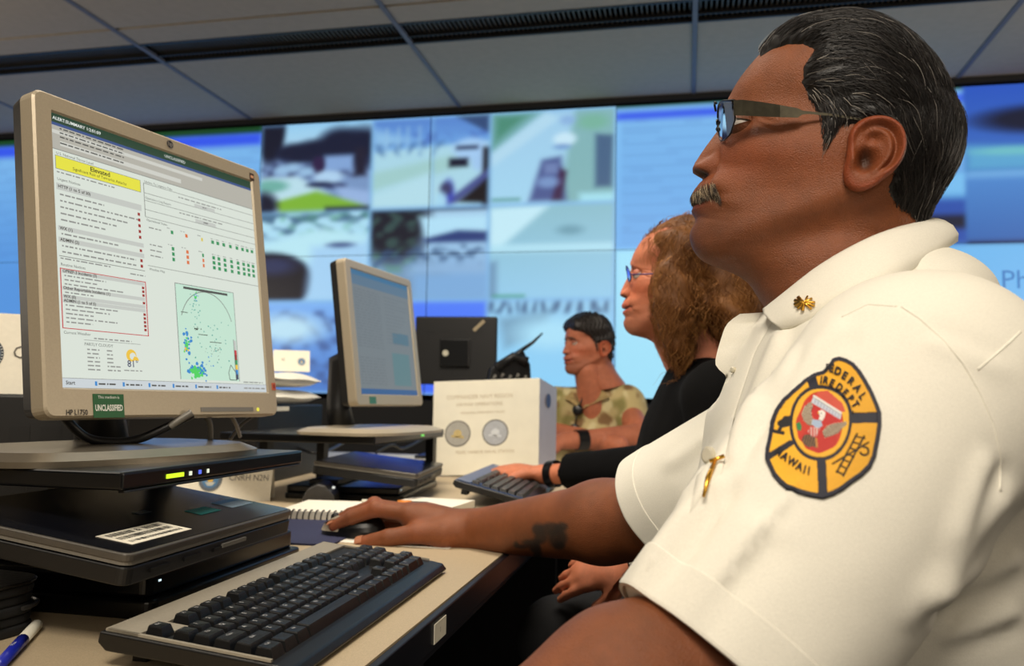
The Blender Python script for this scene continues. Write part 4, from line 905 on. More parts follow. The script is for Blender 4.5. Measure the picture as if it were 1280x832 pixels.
cushion('parcel', (-1.30, 2.22, DESK + .211), .1, .36, .46, .042, 'lower white padded parcel left of the second monitor', 'parcel', seed=3)
cushion('parcel', (-1.29, 2.24, DESK + .262), .1, .34, .42, .040, 'upper white padded parcel left of the second monitor', 'parcel', seed=5)
tent('name_card', (-1.20, 2.37, DESK + .312), math.radians(30), .11, .066, 'white name card with a small blue seal on top of the white parcels', 'N', .014, .03, .012, -.03)
# cables behind and under the near monitor
CAB = mat('cable_black', (20, 20, 22), .4, nscale=50, namp=.1)
def cable(pts, r, label, mt=CAB, n=8):
    P_ = [Vector(p) for p in pts]; out = []
    for i in range(len(P_) - 1):
        a, b, c, d = P_[max(i - 1, 0)], P_[i], P_[i + 1], P_[min(i + 2, len(P_) - 1)]
        for k in range(6):
            t = k / 6; out.append(.5 * ((2 * b) + (c - a) * t + (2 * a - 5 * b + 4 * c - d) * t * t + (3 * b - a - 3 * c + d) * t ** 3))
    out.append(P_[-1]); m = MB(); m.tube(out, r, n); o = m.build('cable', mt, None, True); return tag(o, label, 'cable')
cable([PD(75, 515, .98), PD(105, 545, 1.0), PD(140, 552, 1.02), PD(175, 548, 1.04), PD(212, 532, 1.06), PD(240, 518, 1.08)], .0055, 'thick black cable sagging below the near monitor')
cable([PD(212, 533, 1.058), PD(222, 526, 1.062), PD(240, 515, 1.07)], .0048, 'ribbed silver plug end of the thick monitor cable', GREYP)
cable([PD(252, 515, 1.15), PD(262, 528, 1.16), PD(263, 548, 1.17)], .004, 'thin grey cable below the middle of the near monitor', GREYP)
cable([PD(285, 512, 1.22), PD(295, 530, 1.24), PD(300, 545, 1.27)], .003, 'left one of two crossing thin cables at the monitor right corner', GREYP)
cable([PD(325, 514, 1.24), PD(302, 530, 1.27), PD(288, 548, 1.30)], .003, 'right one of two crossing thin cables at the monitor right corner', CAB)
cable([PD(350, 470 + 78, 2.6), PD(395, 566, 2.4), PD(432, 552, 2.7), PD(455, 540, 2.9)], .004, 'thin black cable seen under the second monitor platform, left')
cable([PD(470, 566, 2.4), PD(490, 556, 2.5), PD(505, 560, 2.6), PD(535, 545, 2.9)], .004, 'thin black cable seen under the second monitor platform, right')
# cross desk of the far row, with the black screen seen from behind
d3 = empty('desk', (-.24, 3.025, FLOOR), 0, 'pale far desk crossing the room, where the man in the patterned shirt rests his arms', 'desk')
MB().box((0, 0, DESK - FLOOR - .014), (3.08, .70, .028)).build('desktop', mat('far_desk_top', (205, 200, 190), .5, nscale=200, namp=.06), d3, bevel=.003)
MB().box((0, -.33, -.27 - FLOOR - .20), (2.9, .02, .38)).build('modesty_panel', EDGE, d3)
for s in (-1, 1): MB().box((s * 1.5, 0, (-.264 - FLOOR) / 2), (.03, .6, -.264 - FLOOR)).build('leg', EDGE, d3)
bm = empty('monitor', (-.915, 3.22, DESK), math.radians(4), 'black flat monitor seen from behind, above the white binder', 'monitor')
MB().box((0, 0, .43), (.335, .03, .275)).build('back_shell', BLACK, bm, bevel=.008); MB().box((0, .02, .43), (.31, .012, .25)).build('screen', SATIN, bm)
MB().box((0, -.02, .42), (.12, .03, .11)).build('mount_plate', SATIN, bm, bevel=.004); MB().box((0, 0, .15), (.06, .04, .29)).build('neck', BLACK, bm); MB().box((0, -.02, .008), (.26, .2, .016)).build('base_plate', BLACK, bm, bevel=.004)
q = MB(); q.disc((-.035, .418), .0125, lambda a, b, c: (a, -.0365, b)); q.build('round_badge', mat('badge_pale', (200, 196, 175), .5, nscale=20, namp=.05), bm)
q = MB(); q.box((0, 0, 0), (.058, .003, .014), Matrix.Translation((.095, -.0165, .53)) @ Matrix.Rotation(-.75, 4, 'Y')); q.build('tag_sticker', mat('badge_tan', (165, 150, 120), .5, nscale=20, namp=.05), bm)
for k in range(4): MB().box((-.1 + .065 * k, -.0158, .505), (.04, .002, .008)).build('vent_slot', mat('port_black', (4, 4, 5)), bm)
# desk phone with a stub antenna between that monitor and the man
bx2 = empty('equipment_box', (-.655, 2.98, DESK), .3, 'small black box under the radio phone, hidden behind the binder', 'box')
MB().box((0, 0, .075), (.2, .12, .148)).build('housing', BLACK, bx2, bevel=.003)
hs = empty('desk_phone', (-.655, 2.98, DESK + .15), math.radians(20), 'black radio phone with a slanted antenna behind the binder', 'phone')
m = MB(); m.prism([(-.10, 0), (.10, 0), (.085, .215), (.055, .275), (.02, .25), (-.06, .20)], -.04, .04, lambda a, b, c: (a, c, b)); m.build('body', SATIN, hs, bevel=.006)
m = MB(); m.tube([(-.04, -.05, .20), (.02, -.052, .245), (.07, -.05, .225)], [.018, .014, .019], 10); m.build('handset', BLACK, hs, True)
m = MB(); m.tube([(.03, 0, .25), (.10, 0, .30), (.135, 0, .335)], [.009, .006, .003], 8); m.build('antenna', BLACK, hs, True)
for k in range(5):
    m = MB(); m.tube([(-.05 + k * .028, -.0415, .16 + .006 * (k % 2)), (-.042 + k * .028, -.0425, .175 + .006 * (k % 2))], .005, 8); m.build('key', GREYP, hs, True)
# ------------------------------------------------------------------ implicit surfaces for bodies and cloth
def smin(a, b, k): 
    h = np.clip(.5 + .5 * (b - a) / k, 0, 1); return b * (1 - h) + a * h - k * h * (1 - h)
def smax(a, b, k): return -smin(-a, -b, k)
def cone(p, a, b, ra, rb):
    """tapered capsule"""
    a = np.asarray(a, np.float32); b = np.asarray(b, np.float32); ba = b - a; t = np.clip(((p - a) @ ba) / (ba @ ba), 0, 1)
    return np.linalg.norm(p - a - t[..., None] * ba, axis=-1) - (ra + (rb - ra) * t)
def econe(p, a, b, ra, rb, side, flat):
    """tapered capsule flattened along the unit vector side by the factor flat"""
    s = np.asarray(side, np.float32); s = s / np.linalg.norm(s); q = p + (p @ s)[..., None] * s * (1 / flat - 1)
    A = np.asarray(a, float); B = np.asarray(b, float); A = A + (A @ s) * s * (1 / flat - 1); B = B + (B @ s) * s * (1 / flat - 1)
    return cone(q, A, B, ra, rb) * (flat if flat < 1 else 1)
def ell(p, c, r, R=None):
    q = p - np.asarray(c, np.float32)
    if R is not None: q = q @ np.asarray(R, np.float32)
    r = np.asarray(r, np.float32); k0 = np.linalg.norm(q / r, axis=-1); k1 = np.linalg.norm(q / (r * r), axis=-1) + 1e-9
    return k0 * (k0 - 1) / k1
def net(fn, lo, hi, h):
    """surface nets on the zero level of fn"""
    lo = np.asarray(lo, float); hi = np.asarray(hi, float); n = np.ceil((hi - lo) / h).astype(int) + 1
    ax = [lo[i] + h * np.arange(n[i]) for i in range(3)]
    D = np.empty(tuple(n), np.float32); Yg, Zg = np.meshgrid(ax[1].astype(np.float32), ax[2].astype(np.float32), indexing='ij')
    step = max(1, int(1.2e6 / (n[1] * n[2])))
    for i in range(0, n[0], step):
        xs_ = ax[0][i:i + step].astype(np.float32); p = np.empty((len(xs_), n[1], n[2], 3), np.float32)
        p[..., 0] = xs_[:, None, None]; p[..., 1] = Yg; p[..., 2] = Zg; D[i:i + step] = fn(p)
    S = D < 0
    c = np.stack([S[i:n[0] - 1 + i, j:n[1] - 1 + j, k:n[2] - 1 + k] for i in (0, 1) for j in (0, 1) for k in (0, 1)], -1)
    act = c.any(-1) & ~c.all(-1); idx = -np.ones(act.shape, np.int64); ii = np.argwhere(act); idx[act] = np.arange(len(ii))
    acc = np.zeros((len(ii), 3)); cnt = np.zeros(len(ii)); off = [(i, j, k) for i in (0, 1) for j in (0, 1) for k in (0, 1)]
    for a in off:
        for ax_ in range(3):
            if a[ax_]: continue
            b = list(a); b[ax_] = 1
            da = D[tuple((ii + a).T)]; db = D[tuple((ii + b).T)]; m = (da < 0) != (db < 0); t = np.where(m, da / np.where(m, da - db, 1), 0)
            q = np.tile(np.array(a, float), (len(ii), 1)); q[:, ax_] += t; acc[m] += q[m]; cnt[m] += 1
    V = lo + (ii + acc / cnt[:, None]) * h; Q = []
    for ax_ in range(3):
        o1, o2 = [(1, 2), (2, 0), (0, 1)][ax_]
        sl0 = [slice(1, -1)] * 3; sl1 = [slice(1, -1)] * 3; sl0[ax_] = slice(0, -1); sl1[ax_] = slice(1, None)
        A = S[tuple(sl0)]; B = S[tuple(sl1)]; e = np.argwhere(A != B); 
        base = e.copy(); base[:, o1] += 1; base[:, o2] += 1
        s = A[tuple(e.T)]; u1 = np.zeros(3, int); u1[o1] = 1; u2 = np.zeros(3, int); u2[o2] = 1
        g = lambda q: idx[tuple(np.clip(q, 0, np.array(idx.shape) - 1).T)]
        q = np.stack([g(base - u1 - u2), g(base - u2), g(base), g(base - u1)], -1); q[~s] = q[~s][:, ::-1]; Q.append(q)
    Q = np.concatenate(Q); Q = Q[(Q >= 0).all(1)]
    return V, Q
def smooth_mesh(V, Q, it=2, lam=.5):
    E_ = np.concatenate([Q[:, [0, 1]], Q[:, [1, 2]], Q[:, [2, 3]], Q[:, [3, 0]]]); n = len(V)
    deg = np.bincount(E_[:, 0], minlength=n) + np.bincount(E_[:, 1], minlength=n)
    for _ in range(it):
        A = np.stack([np.bincount(E_[:, 0], V[E_[:, 1], k], n) + np.bincount(E_[:, 1], V[E_[:, 0], k], n) for k in range(3)], -1) / np.maximum(deg, 1)[:, None]
        V = V + lam * (A - V)
    return V
def vnormals(V, Q):
    N = np.zeros_like(V); fn = np.cross(V[Q[:, 2]] - V[Q[:, 0]], V[Q[:, 3]] - V[Q[:, 1]])
    for k in range(Q.shape[1]): 
        for a in range(3): N[:, a] += np.bincount(Q[:, k], fn[:, a], len(V))
    return N / (np.linalg.norm(N, axis=1, keepdims=True) + 1e-12)
def gauss(x, s): return np.exp(-(x / s) ** 2 / 2)
def wob(p, f, seed=0, oct_=2):
    """smooth pseudo noise from sines"""
    r = np.random.default_rng(seed); o = np.zeros(p.shape[:-1])
    for k in range(6 * oct_):
        d = r.normal(size=3); d /= np.linalg.norm(d); ff = f * (1 + k // 6) * r.uniform(.6, 1.4)
        o += np.sin((p @ d) * ff + r.uniform(0, 6.28)) / (1 + k // 6)
    return o / 4
def inpoly(u, v, poly):
    r = np.zeros(u.shape, bool); n = len(poly)
    for i in range(n):
        (x0, y0), (x1, y1) = poly[i], poly[(i + 1) % n]
        c = ((y0 > v) != (y1 > v)); r ^= c & (u < (x1 - x0) * (v - y0) / (y1 - y0 + 1e-12) + x0)
    return r
def polydist(u, v, poly):
    """signed distance to a polygon, negative inside"""
    d = np.full(u.shape, 1e9); n = len(poly)
    for i in range(n):
        (x0, y0), (x1, y1) = poly[i], poly[(i + 1) % n]; dx, dy = x1 - x0, y1 - y0
        t = np.clip(((u - x0) * dx + (v - y0) * dy) / (dx * dx + dy * dy + 1e-12), 0, 1); d = np.minimum(d, np.hypot(u - x0 - t * dx, v - y0 - t * dy))
    return np.where(inpoly(u, v, poly), -d, d)

# ------------------------------------------------------------------ head, lofted along the profile
HY = 0.83
# front profile of the bare face without nose and lips, back of the skull and nape, half width (m), roundness front/back, place of the widest point
HP = [  # Fu, Fv, Bu, Bv, w, pf, pb, c
    (1052, 42, 1062, 43, .006, 2, 2, .5),
    (1022, 45, 1092, 50, .036, 2, 2, .5),
    (990, 53, 1120, 66, .056, 2.1, 2, .52),
    (965, 64, 1142, 86, .067, 2.2, 2.1, .55),
    (945, 78, 1160, 105, .073, 2.3, 2.1, .57),
    (929, 96, 1172, 127, .0765, 2.35, 2.1, .58),
    (917, 113, 1178, 145, .078, 2.35, 2.1, .60),
    (910, 128, 1185, 160, .078, 2.3, 2.1, .62),
    (908, 142, 1185, 176, .077, 2.25, 2.1, .63),
    (905, 157, 1183, 191, .077, 2.2, 2.1, .64),
    (900, 174, 1178, 206, .0775, 2.15, 2.1, .64),
    (896, 190, 1171, 222, .077, 2.1, 2.05, .64),
    (892, 206, 1163, 238, .0755, 2.05, 2, .64),
    (886, 221, 1158, 252, .073, 2.0, 2, .63),
    (879, 236, 1155, 264, .0705, 2.0, 2, .62),
    (874, 250, 1154, 275, .068, 1.95, 2, .61),
    (871, 264, 1154, 284, .066, 1.9, 2, .61),
    (868, 277, 1156, 292, .064, 1.9, 2, .60),
    (864, 290, 1158, 299, .062, 1.9, 2, .60),
    (864, 302, 1160, 306, .060, 1.95, 2, .59),
    (868, 314, 1163, 313, .059, 2.0, 2, .58),
    (878, 325, 1166, 320, .0585, 2.0, 2, .57),
    (897, 333, 1169, 328, .058, 2.0, 2, .55),
    (919, 342, 1172, 338, .058, 2.0, 2, .53),
    (936, 354, 1176, 350, .059, 2.0, 2, .52),
    (947, 370, 1182, 366, .061, 2.0, 2, .5),
    (962, 395, 1196, 392, .066, 2.0, 2, .5),
    (985, 440, 1225, 440, .075, 2.0, 2, .5)]
def cr_interp(tab, n):
    tab = np.asarray(tab, float); m = len(tab); t = np.linspace(0, m - 1, n); i = np.clip(t.astype(int), 0, m - 2); f = (t - i)[:, None]
    p0, p1, p2, p3 = tab[np.clip(i - 1, 0, m - 1)], tab[i], tab[i + 1], tab[np.clip(i + 2, 0, m - 1)]
    return .5 * (2 * p1 + (p2 - p0) * f + (2 * p0 - 5 * p1 + 4 * p2 - p3) * f ** 2 + (3 * p1 - p0 - 3 * p2 + p3) * f ** 3)
PXM = (aty(1041, 180, HY) - aty(1040, 180, HY))[0]       # metres per profile pixel, horizontally
PYM = -(aty(1040, 181, HY) - aty(1040, 180, HY))[2]
def pl(u, v):
    d = ((np.asarray(u, float) - 640)[..., None] * CR - (np.asarray(v, float) - 416)[..., None] * CU) / F + CW
    return d * (HY / d[..., 1])[..., None]
# nose and lips: how far (px) the true profile stands in front of the base, by height
NOSE = [(138, 0, .010), (148, 1.5, .0085), (158, 5, .0075), (166, 8.5, .0078), (173, 11, .0085), (180, 14.5, .0095), (188, 18.5, .0105), (196, 22.5, .0115), (203, 25.5, .0128), (210, 26.5, .0138), (215, 24, .0145), (219, 17, .0145), (223, 8, .012), (227, 3, .011), (233, 1, .010)]
LIPS = [(224, 0), (229, 5), (236, 9.5), (243, 11), (249, 8.5), (253.5, 3.5), (256, 2.5), (259, 5.5), (264, 6.5), (269, 4), (275, 1), (280, 0)]
def tabf(tab, col, v): t = np.asarray(tab, float); return np.interp(v, t[:, 0], t[:, col], left=t[0, col] if col != 1 else 0, right=t[-1, col] if col != 1 else 0)
HN, HM = 330, 300
def head_grid(mouth_w=1.0, moustache=True):
    T = cr_interp(HP, HN); th = np.linspace(0, 2 * np.pi, HM, endpoint=False)
    # more samples towards the face
    th = th - .55 * np.sin(th) * .9
    Fp = pl(T[:, 0], T[:, 1]); Bp = pl(T[:, 2], T[:, 3]); ax_ = Fp - Bp; L = np.linalg.norm(ax_, axis=1); ax_ /= L[:, None]
    c = T[:, 7]; C = Fp - ax_ * (L * c)[:, None]; ct, st = np.cos(th), np.sin(th)
    p = np.where(ct[None] > 0, T[:, 5:6], T[:, 6:7]); a = np.where(ct[None] > 0, (c * L)[:, None], ((1 - c) * L)[:, None])
    X = np.sign(ct) * np.abs(ct) ** (2 / p) * a; S = np.sign(st) * np.abs(st) ** (2 / p) * T[:, 4:5]
    G = C[:, None, :] + X[..., None] * ax_[:, None, :]; G[..., 1] -= S
    # sample coordinates in the profile plane, s = sideways (m)
    q = G.copy(); q[..., 1] = HY
    w = q @ CW; U = 640 + F * (q @ CR) / w; V = 416 - F * (q @ CU) / w; s = np.abs(S); front = ct[None] > -.1
    fx = np.zeros_like(U); Un, Vn = U, V
    q2 = G.copy(); q2[..., 1] = HY - s; w2 = q2 @ CW; U2 = 640 + F * (q2 @ CR) / w2; V2 = 416 - F * (q2 @ CU) / w2
    # nose ridge, ball and wings
    A = tabf(NOSE, 1, V); W = tabf(NOSE, 2, V)
    fx += np.where(front, A * (1 / (1 + (s / W) ** 3.4)), 0)
    fx += np.where(front, 10.0 * gauss(s - .0165, .0050) * gauss(V - 211, 6.5), 0)               # wings
    fx -= np.where(front, 7.0 * gauss(s - .0235, .0028) * gauss(V - 211, 8.5), 0)                # crease behind the wing
    fx -= np.where(front, 7.0 * gauss(s - .0085, .0035) * gauss(V - 220, 3.0), 0)                # nostril
    fx -= np.where(front, 3.0 * gauss(s - .012, .004) * gauss(V - 199, 4), 0)                    # dip above the wing
    # lips on the curve of the teeth
    fx += np.where(front, tabf(LIPS, 1, V) * 1.15 * gauss(s, .026 * mouth_w) , 0)
    mv = 255 - 3 * (s / .03) ** 2
    fx -= np.where(front, 5.5 * gauss(V - mv, 1.7) * np.clip(1 - (s / .036) ** 4, 0, 1), 0)      # mouth line
    fx -= np.where(front, 3.0 * gauss(s - .037, .004) * gauss(V - 252, 5), 0)                   # corner dimple
    fx += np.where(front, 3.0 * gauss(s - .044, .008) * gauss(V - 252, 14), 0)
    # chin pad
    fx += np.where(front, 1.5 * gauss(s, .014) * gauss(V - 296, 9), 0)
    fx -= np.where(front, 2.0 * gauss(s, .018) * gauss(V - 275, 5), 0)
    U, V = U2, V2          # side features: where the near half is seen
    # brow ridge, eye socket, cheek bone
    fx += np.where(front, 4.5 * gauss(s - .022, .014) * gauss(V - (130 + 180 * np.maximum(s - .02, 0)), 6), 0)
    fx -= np.where(front, 17 * gauss(s - .031, .0125) * gauss(V - 151, 10.0), 0)
    fx -= np.where(front, 7 * gauss(s - .013, .0055) * gauss(V - 153, 10.0), 0)
    fx += np.where(front, 5.5 * gauss(s - .043, .017) * gauss(V - 186, 15), 0)
    fx -= np.where(front, 1.6 * gauss(s - .033, .010) * gauss(V - 172, 2.6), 0)                   # bag below the eye
    # fold from the nose wing to the mouth corner and down
    fs = .022 + np.clip((V - 208) / 45, 0, 2.2) * .0125
    fx -= np.where(front, 4.6 * gauss(s - fs, .0024) * np.clip((V - 204) / 8, 0, 1) * np.clip((262 - V) / 14, 0, 1), 0)
    fx += np.where(front, 4.2 * gauss(s - fs - .008, .007) * np.clip((V - 204) / 8, 0, 1) * np.clip((266 - V) / 14, 0, 1), 0)
    fx -= np.where(front, 1.2 * gauss(V - (272 + (s - .02) * 200), 2.0) * gauss(s - .027, .008), 0)
    G[..., 0] -= fx * PXM
    # sideways: temples, jaw line, hollow under the jaw, neck tendon
    side = np.clip(s / .05, 0, 1)
    dy = np.zeros_like(U)
    jawv = 315 - (U - 880) * .36                          # jaw edge runs from the chin up to the ear lobe
    dd = V - jawv; on = np.clip((U - 880) / 40, 0, 1) * np.clip((1085 - U) / 30, 0, 1)
    dy += .0050 * gauss(dd + 8, 15) * on; dy -= .0075 * gauss(dd - 24, 20) * on
    dy += .0035 * gauss(U - (985), 40) * gauss(V - 185, 22)            # cheek bone
    dy -= .0040 * gauss(U - 985, 26) * gauss(V - 120, 22)             # temple
    dy -= .0035 * gauss(U - 955, 25) * gauss(V - 225, 18)             # cheek hollow
    dy -= .0022 * gauss(V - (150 + (U - 960) * .25), 1.8) * gauss(U - 958, 10)   # crow's feet
    dy -= .0020 * gauss(V - (160 + (U - 960) * .35), 1.8) * gauss(U - 956, 10)
    dy -= .0012 * gauss(V - (141 + (U - 960) * .1), 1.8) * gauss(U - 960, 10)
    dy -= .014 * np.exp(-((U - 1083) / 17) ** 2 - ((V - 203) / 20) ** 2)                         # room for the bowl of the ear
    G[..., 1] -= np.sign(S) * dy * side
    return G, U, V, S, front, Vn
def skin_colours(U, V, S, front, base, Vn):
    s = np.abs(S); C = np.ones(U.shape + (3,)) * np.array(base, float)
    def mix(m, c): nonlocal C; m = np.clip(m, 0, 1)[..., None]; C = C * (1 - m) + np.array(c, float) * m
    red = np.array(base) * np.array((1.12, .82, .72)); dark = np.array(base) * .72
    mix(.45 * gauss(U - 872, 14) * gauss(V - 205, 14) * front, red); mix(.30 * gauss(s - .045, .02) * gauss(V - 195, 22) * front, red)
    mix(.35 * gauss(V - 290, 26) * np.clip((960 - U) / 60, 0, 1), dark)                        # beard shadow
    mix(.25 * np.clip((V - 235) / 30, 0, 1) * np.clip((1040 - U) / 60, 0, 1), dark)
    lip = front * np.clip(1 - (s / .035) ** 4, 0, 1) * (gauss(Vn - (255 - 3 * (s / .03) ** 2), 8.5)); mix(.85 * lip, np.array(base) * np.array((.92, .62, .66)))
    mix(.9 * front * np.clip(1 - (s / .035) ** 4, 0, 1) * gauss(Vn - (255 - 3 * (s / .03) ** 2), 1.7), np.array(base) * .3)  # dark of the mouth crease painted into the skin colour
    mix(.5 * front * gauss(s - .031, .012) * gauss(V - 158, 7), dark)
    mix(.9 * front * gauss(s - .0095, .0048) * gauss(Vn - 219.5, 3.6), np.array(base) * .18)      # nostril hollows, their darkness painted in
    return np.clip(C, 0, 255)
def grid_quads(n, m):
    I = np.arange(n * m).reshape(n, m); J = np.roll(I, -1, 1); return np.stack([I[:-1], I[1:], J[1:], J[:-1]], -1).reshape(-1, 4)[:, ::-1]
# a hand-made ear as a relief over its traced outline
EAR = [(1061, 166), (1072, 154), (1090, 149), (1108, 152), (1121, 162), (1127, 178), (1125, 199), (1116, 215), (1102, 226), (1088, 236), (1074, 241), (1062, 238), (1055, 228), (1054, 215), (1058, 200), (1060, 184)]
def ear_mesh(base, side=-1):
    cx, cy = 1090, 193; n, R_ = 96, 40; out = np.array(EAR, float)
    ang = np.arctan2(out[:, 1] - cy, out[:, 0] - cx); o = np.argsort(ang); ang = ang[o]; rad = np.hypot(*(out[o] - (cx, cy)).T)
    th = np.linspace(-np.pi, np.pi, n, endpoint=False); A = np.concatenate([ang - 2 * np.pi, ang, ang + 2 * np.pi]); Rr = np.concatenate([rad] * 3)
    R0 = np.interp(th, A, Rr); k = np.exp(-np.arange(-6, 7) ** 2 / 8); k /= k.sum(); R0 = np.convolve(np.concatenate([R0[-6:], R0, R0[:6]]), k, 'valid')
    rr = np.concatenate([np.linspace(0, 1, R_), [1.0, .94, .8, .6]]); lift = np.concatenate([np.zeros(R_), [-.003, -.007, -.014, -.020]])
    U = cx + rr[:, None] * R0 * np.cos(th); V = cy + rr[:, None] * R0 * np.sin(th); r = rr[:, None] * np.ones(n)
    t = .0045 + .0125 * np.clip((U - 1056) / 70, 0, 1) ** .9                                    # the ear stands off towards the back
    z = t.copy()
    lobe = np.clip((V - 214) / 14, 0, 1)
    frontedge = np.clip((1072 - U) / 12, 0, 1) * np.clip((V - 172) / 10, 0, 1)
    z += .0040 * gauss(r - .88, .09) * (1 - lobe) * (1 - .7 * frontedge)                          # helix
    z -= .0045 * gauss(r - .70, .08) * (1 - lobe) * np.clip((U - 1075) / 18, 0, 1)              # scapha
    z += .0030 * gauss(np.hypot((U - 1088) / 24, (V - 190) / 30) - .82, .16) * np.clip((U - 1080) / 12, 0, 1) * (1 - lobe)
    z -= .0115 * np.exp(-(((U - 1082) / 12) ** 2 + ((V - 203) / 15) ** 2) ** 1.4)                # concha
    z -= .006 * np.exp(-(((U - 1089) / 9) ** 2 + ((V - 176) / 8) ** 2))
    z += .0055 * gauss(U - 1064, 4.5) * gauss(V - 203, 7)                                       # tragus
    z += .0030 * gauss(U - 1090, 8) * gauss(V - 219, 4)
    z += .0015 * lobe * (1 - r ** 2) - .003 * np.clip((r - .9) / .1, 0, 1) ** 2
    z += lift[:, None]
    P_ = pl(U, V) * ((HY - EARS_AT) / HY); P_[..., 1] = HY + side * (EARS_AT + z)
    C = np.ones(U.shape + (3,)) * np.array(base, float) * (1.0, .93, .88)
    dk = (.75 * np.exp(-(((U - 1081) / 9) ** 2 + ((V - 202) / 12) ** 2) ** 1.5))[..., None] * (lift[:, None, None] == 0); C = C * (1 - dk) + np.array(base) * .35 * dk  # shade in the bowl of the ear painted as vertex colour
    rd = (.5 * gauss(r - .92, .08))[..., None]; C = C * (1 - rd) + np.array(base) * (1.15, .85, .75) * rd
    return P_, C
EARS_AT = .0772
def strands(roots, dirs, L, nseg, r0, curve, seed=0, gravity=0.0, clump=None):
    """thin tapering three-sided hairs from numpy arrays; curve(p, d, k) bends them"""
    P_ = roots.copy(); D = dirs / np.linalg.norm(dirs, axis=1, keepdims=True); pts = [P_.copy()]
    for k in range(nseg):
        D = curve(P_, D, k); D = D / (np.linalg.norm(D, axis=1, keepdims=True) + 1e-9); P_ = P_ + D * (L / nseg)[:, None]; pts.append(P_.copy())
    return hair_tubes(np.array(pts), r0)
def hair_tubes(pts, r0):
    K, N, _ = pts.shape; T = np.gradient(pts, axis=0); T /= np.linalg.norm(T, axis=2, keepdims=True) + 1e-9
    ref = np.array([.3, .5, .8]); A = np.cross(T, ref); A /= np.linalg.norm(A, axis=2, keepdims=True) + 1e-9; B = np.cross(T, A)
    r0 = np.broadcast_to(np.asarray(r0, float), (N,)); taper = np.linspace(1, .12, K) ** .6
    R_ = taper[:, None, None] * r0[None, :, None]; V = np.stack([pts + R_ * (A * math.cos(a) + B * math.sin(a)) for a in (0, 2.094, 4.189)], 2)   # K,N,3,3
    I = np.arange(K * N * 3).reshape(K, N, 3); J = np.roll(I, -1, 2); Q = np.stack([I[:-1], J[:-1], J[1:], I[1:]], -1).reshape(-1, 4)
    return V.reshape(-1, 3), Q
# ------------------------------------------------------------------ the man in the white shirt
SKIN = attr_mat('skin', .46, sss=.06, bump=.8, bscale=850, spec=.45, mottle=.15)
man = empty('person', (.17, .83, FLOOR), 0, 'large man in a white uniform shirt with grey-black hair, glasses and moustache, hand on mouse', 'person')
def under(o, root):
    o.parent = root; o.matrix_parent_inverse = Matrix.Translation(root.location).inverted() if root.rotation_euler[2] == 0 else (Matrix.Translation(root.location) @ root.rotation_euler.to_matrix().to_4x4()).inverted(); return o
BASE = (130, 73, 40)
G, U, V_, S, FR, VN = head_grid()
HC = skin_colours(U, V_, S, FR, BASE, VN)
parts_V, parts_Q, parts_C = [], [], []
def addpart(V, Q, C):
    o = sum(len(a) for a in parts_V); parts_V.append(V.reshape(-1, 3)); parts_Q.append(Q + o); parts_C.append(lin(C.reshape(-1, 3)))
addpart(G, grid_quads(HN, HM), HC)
for sd in (-1, 1):
    E_, EC = ear_mesh(BASE, sd); q = grid_quads(E_.shape[0], E_.shape[1]); addpart(E_, q if sd == -1 else q[:, ::-1], EC)
# eyelids: shells around the eyeball, both sides
def eye_at(sd): 
    p = aty(929., 156., HY - .0310); p[1] = HY + sd * .0305; return p
def lids(sd, C):
    c = eye_at(sd); r = .0132; out = []
    for lo, hi in ((math.radians(17), math.radians(80)), (math.radians(-75), math.radians(-15))):
        a = np.linspace(math.radians(-150), math.radians(150), 34); e = np.linspace(0, 1, 14); A, E2 = np.meshgrid(a, e, indexing='ij')
        edge = lo if lo > 0 else hi; other = hi if lo > 0 else lo; cc_ = np.clip(np.cos(A * .88), 0, 1) ** .8; EL = edge * cc_ + (other - edge * cc_) * E2
        rr = r * (1 + .05 * (E2 < .05)); yaw = math.radians(12) * sd
        X = -rr * np.cos(EL) * np.cos(A + yaw); Y = rr * np.cos(EL) * np.sin(A + yaw); Z = rr * np.sin(EL)
        V = c + np.stack([X, Y, Z], -1); I = np.arange(34 * 14).reshape(34, 14); q = np.stack([I[:-1, :-1], I[1:, :-1], I[1:, 1:], I[:-1, 1:]], -1).reshape(-1, 4)
        addpart(V, q, np.ones(V.shape) * np.array(C))
for sd in (-1, 1): lids(sd, np.array(BASE) * .8)

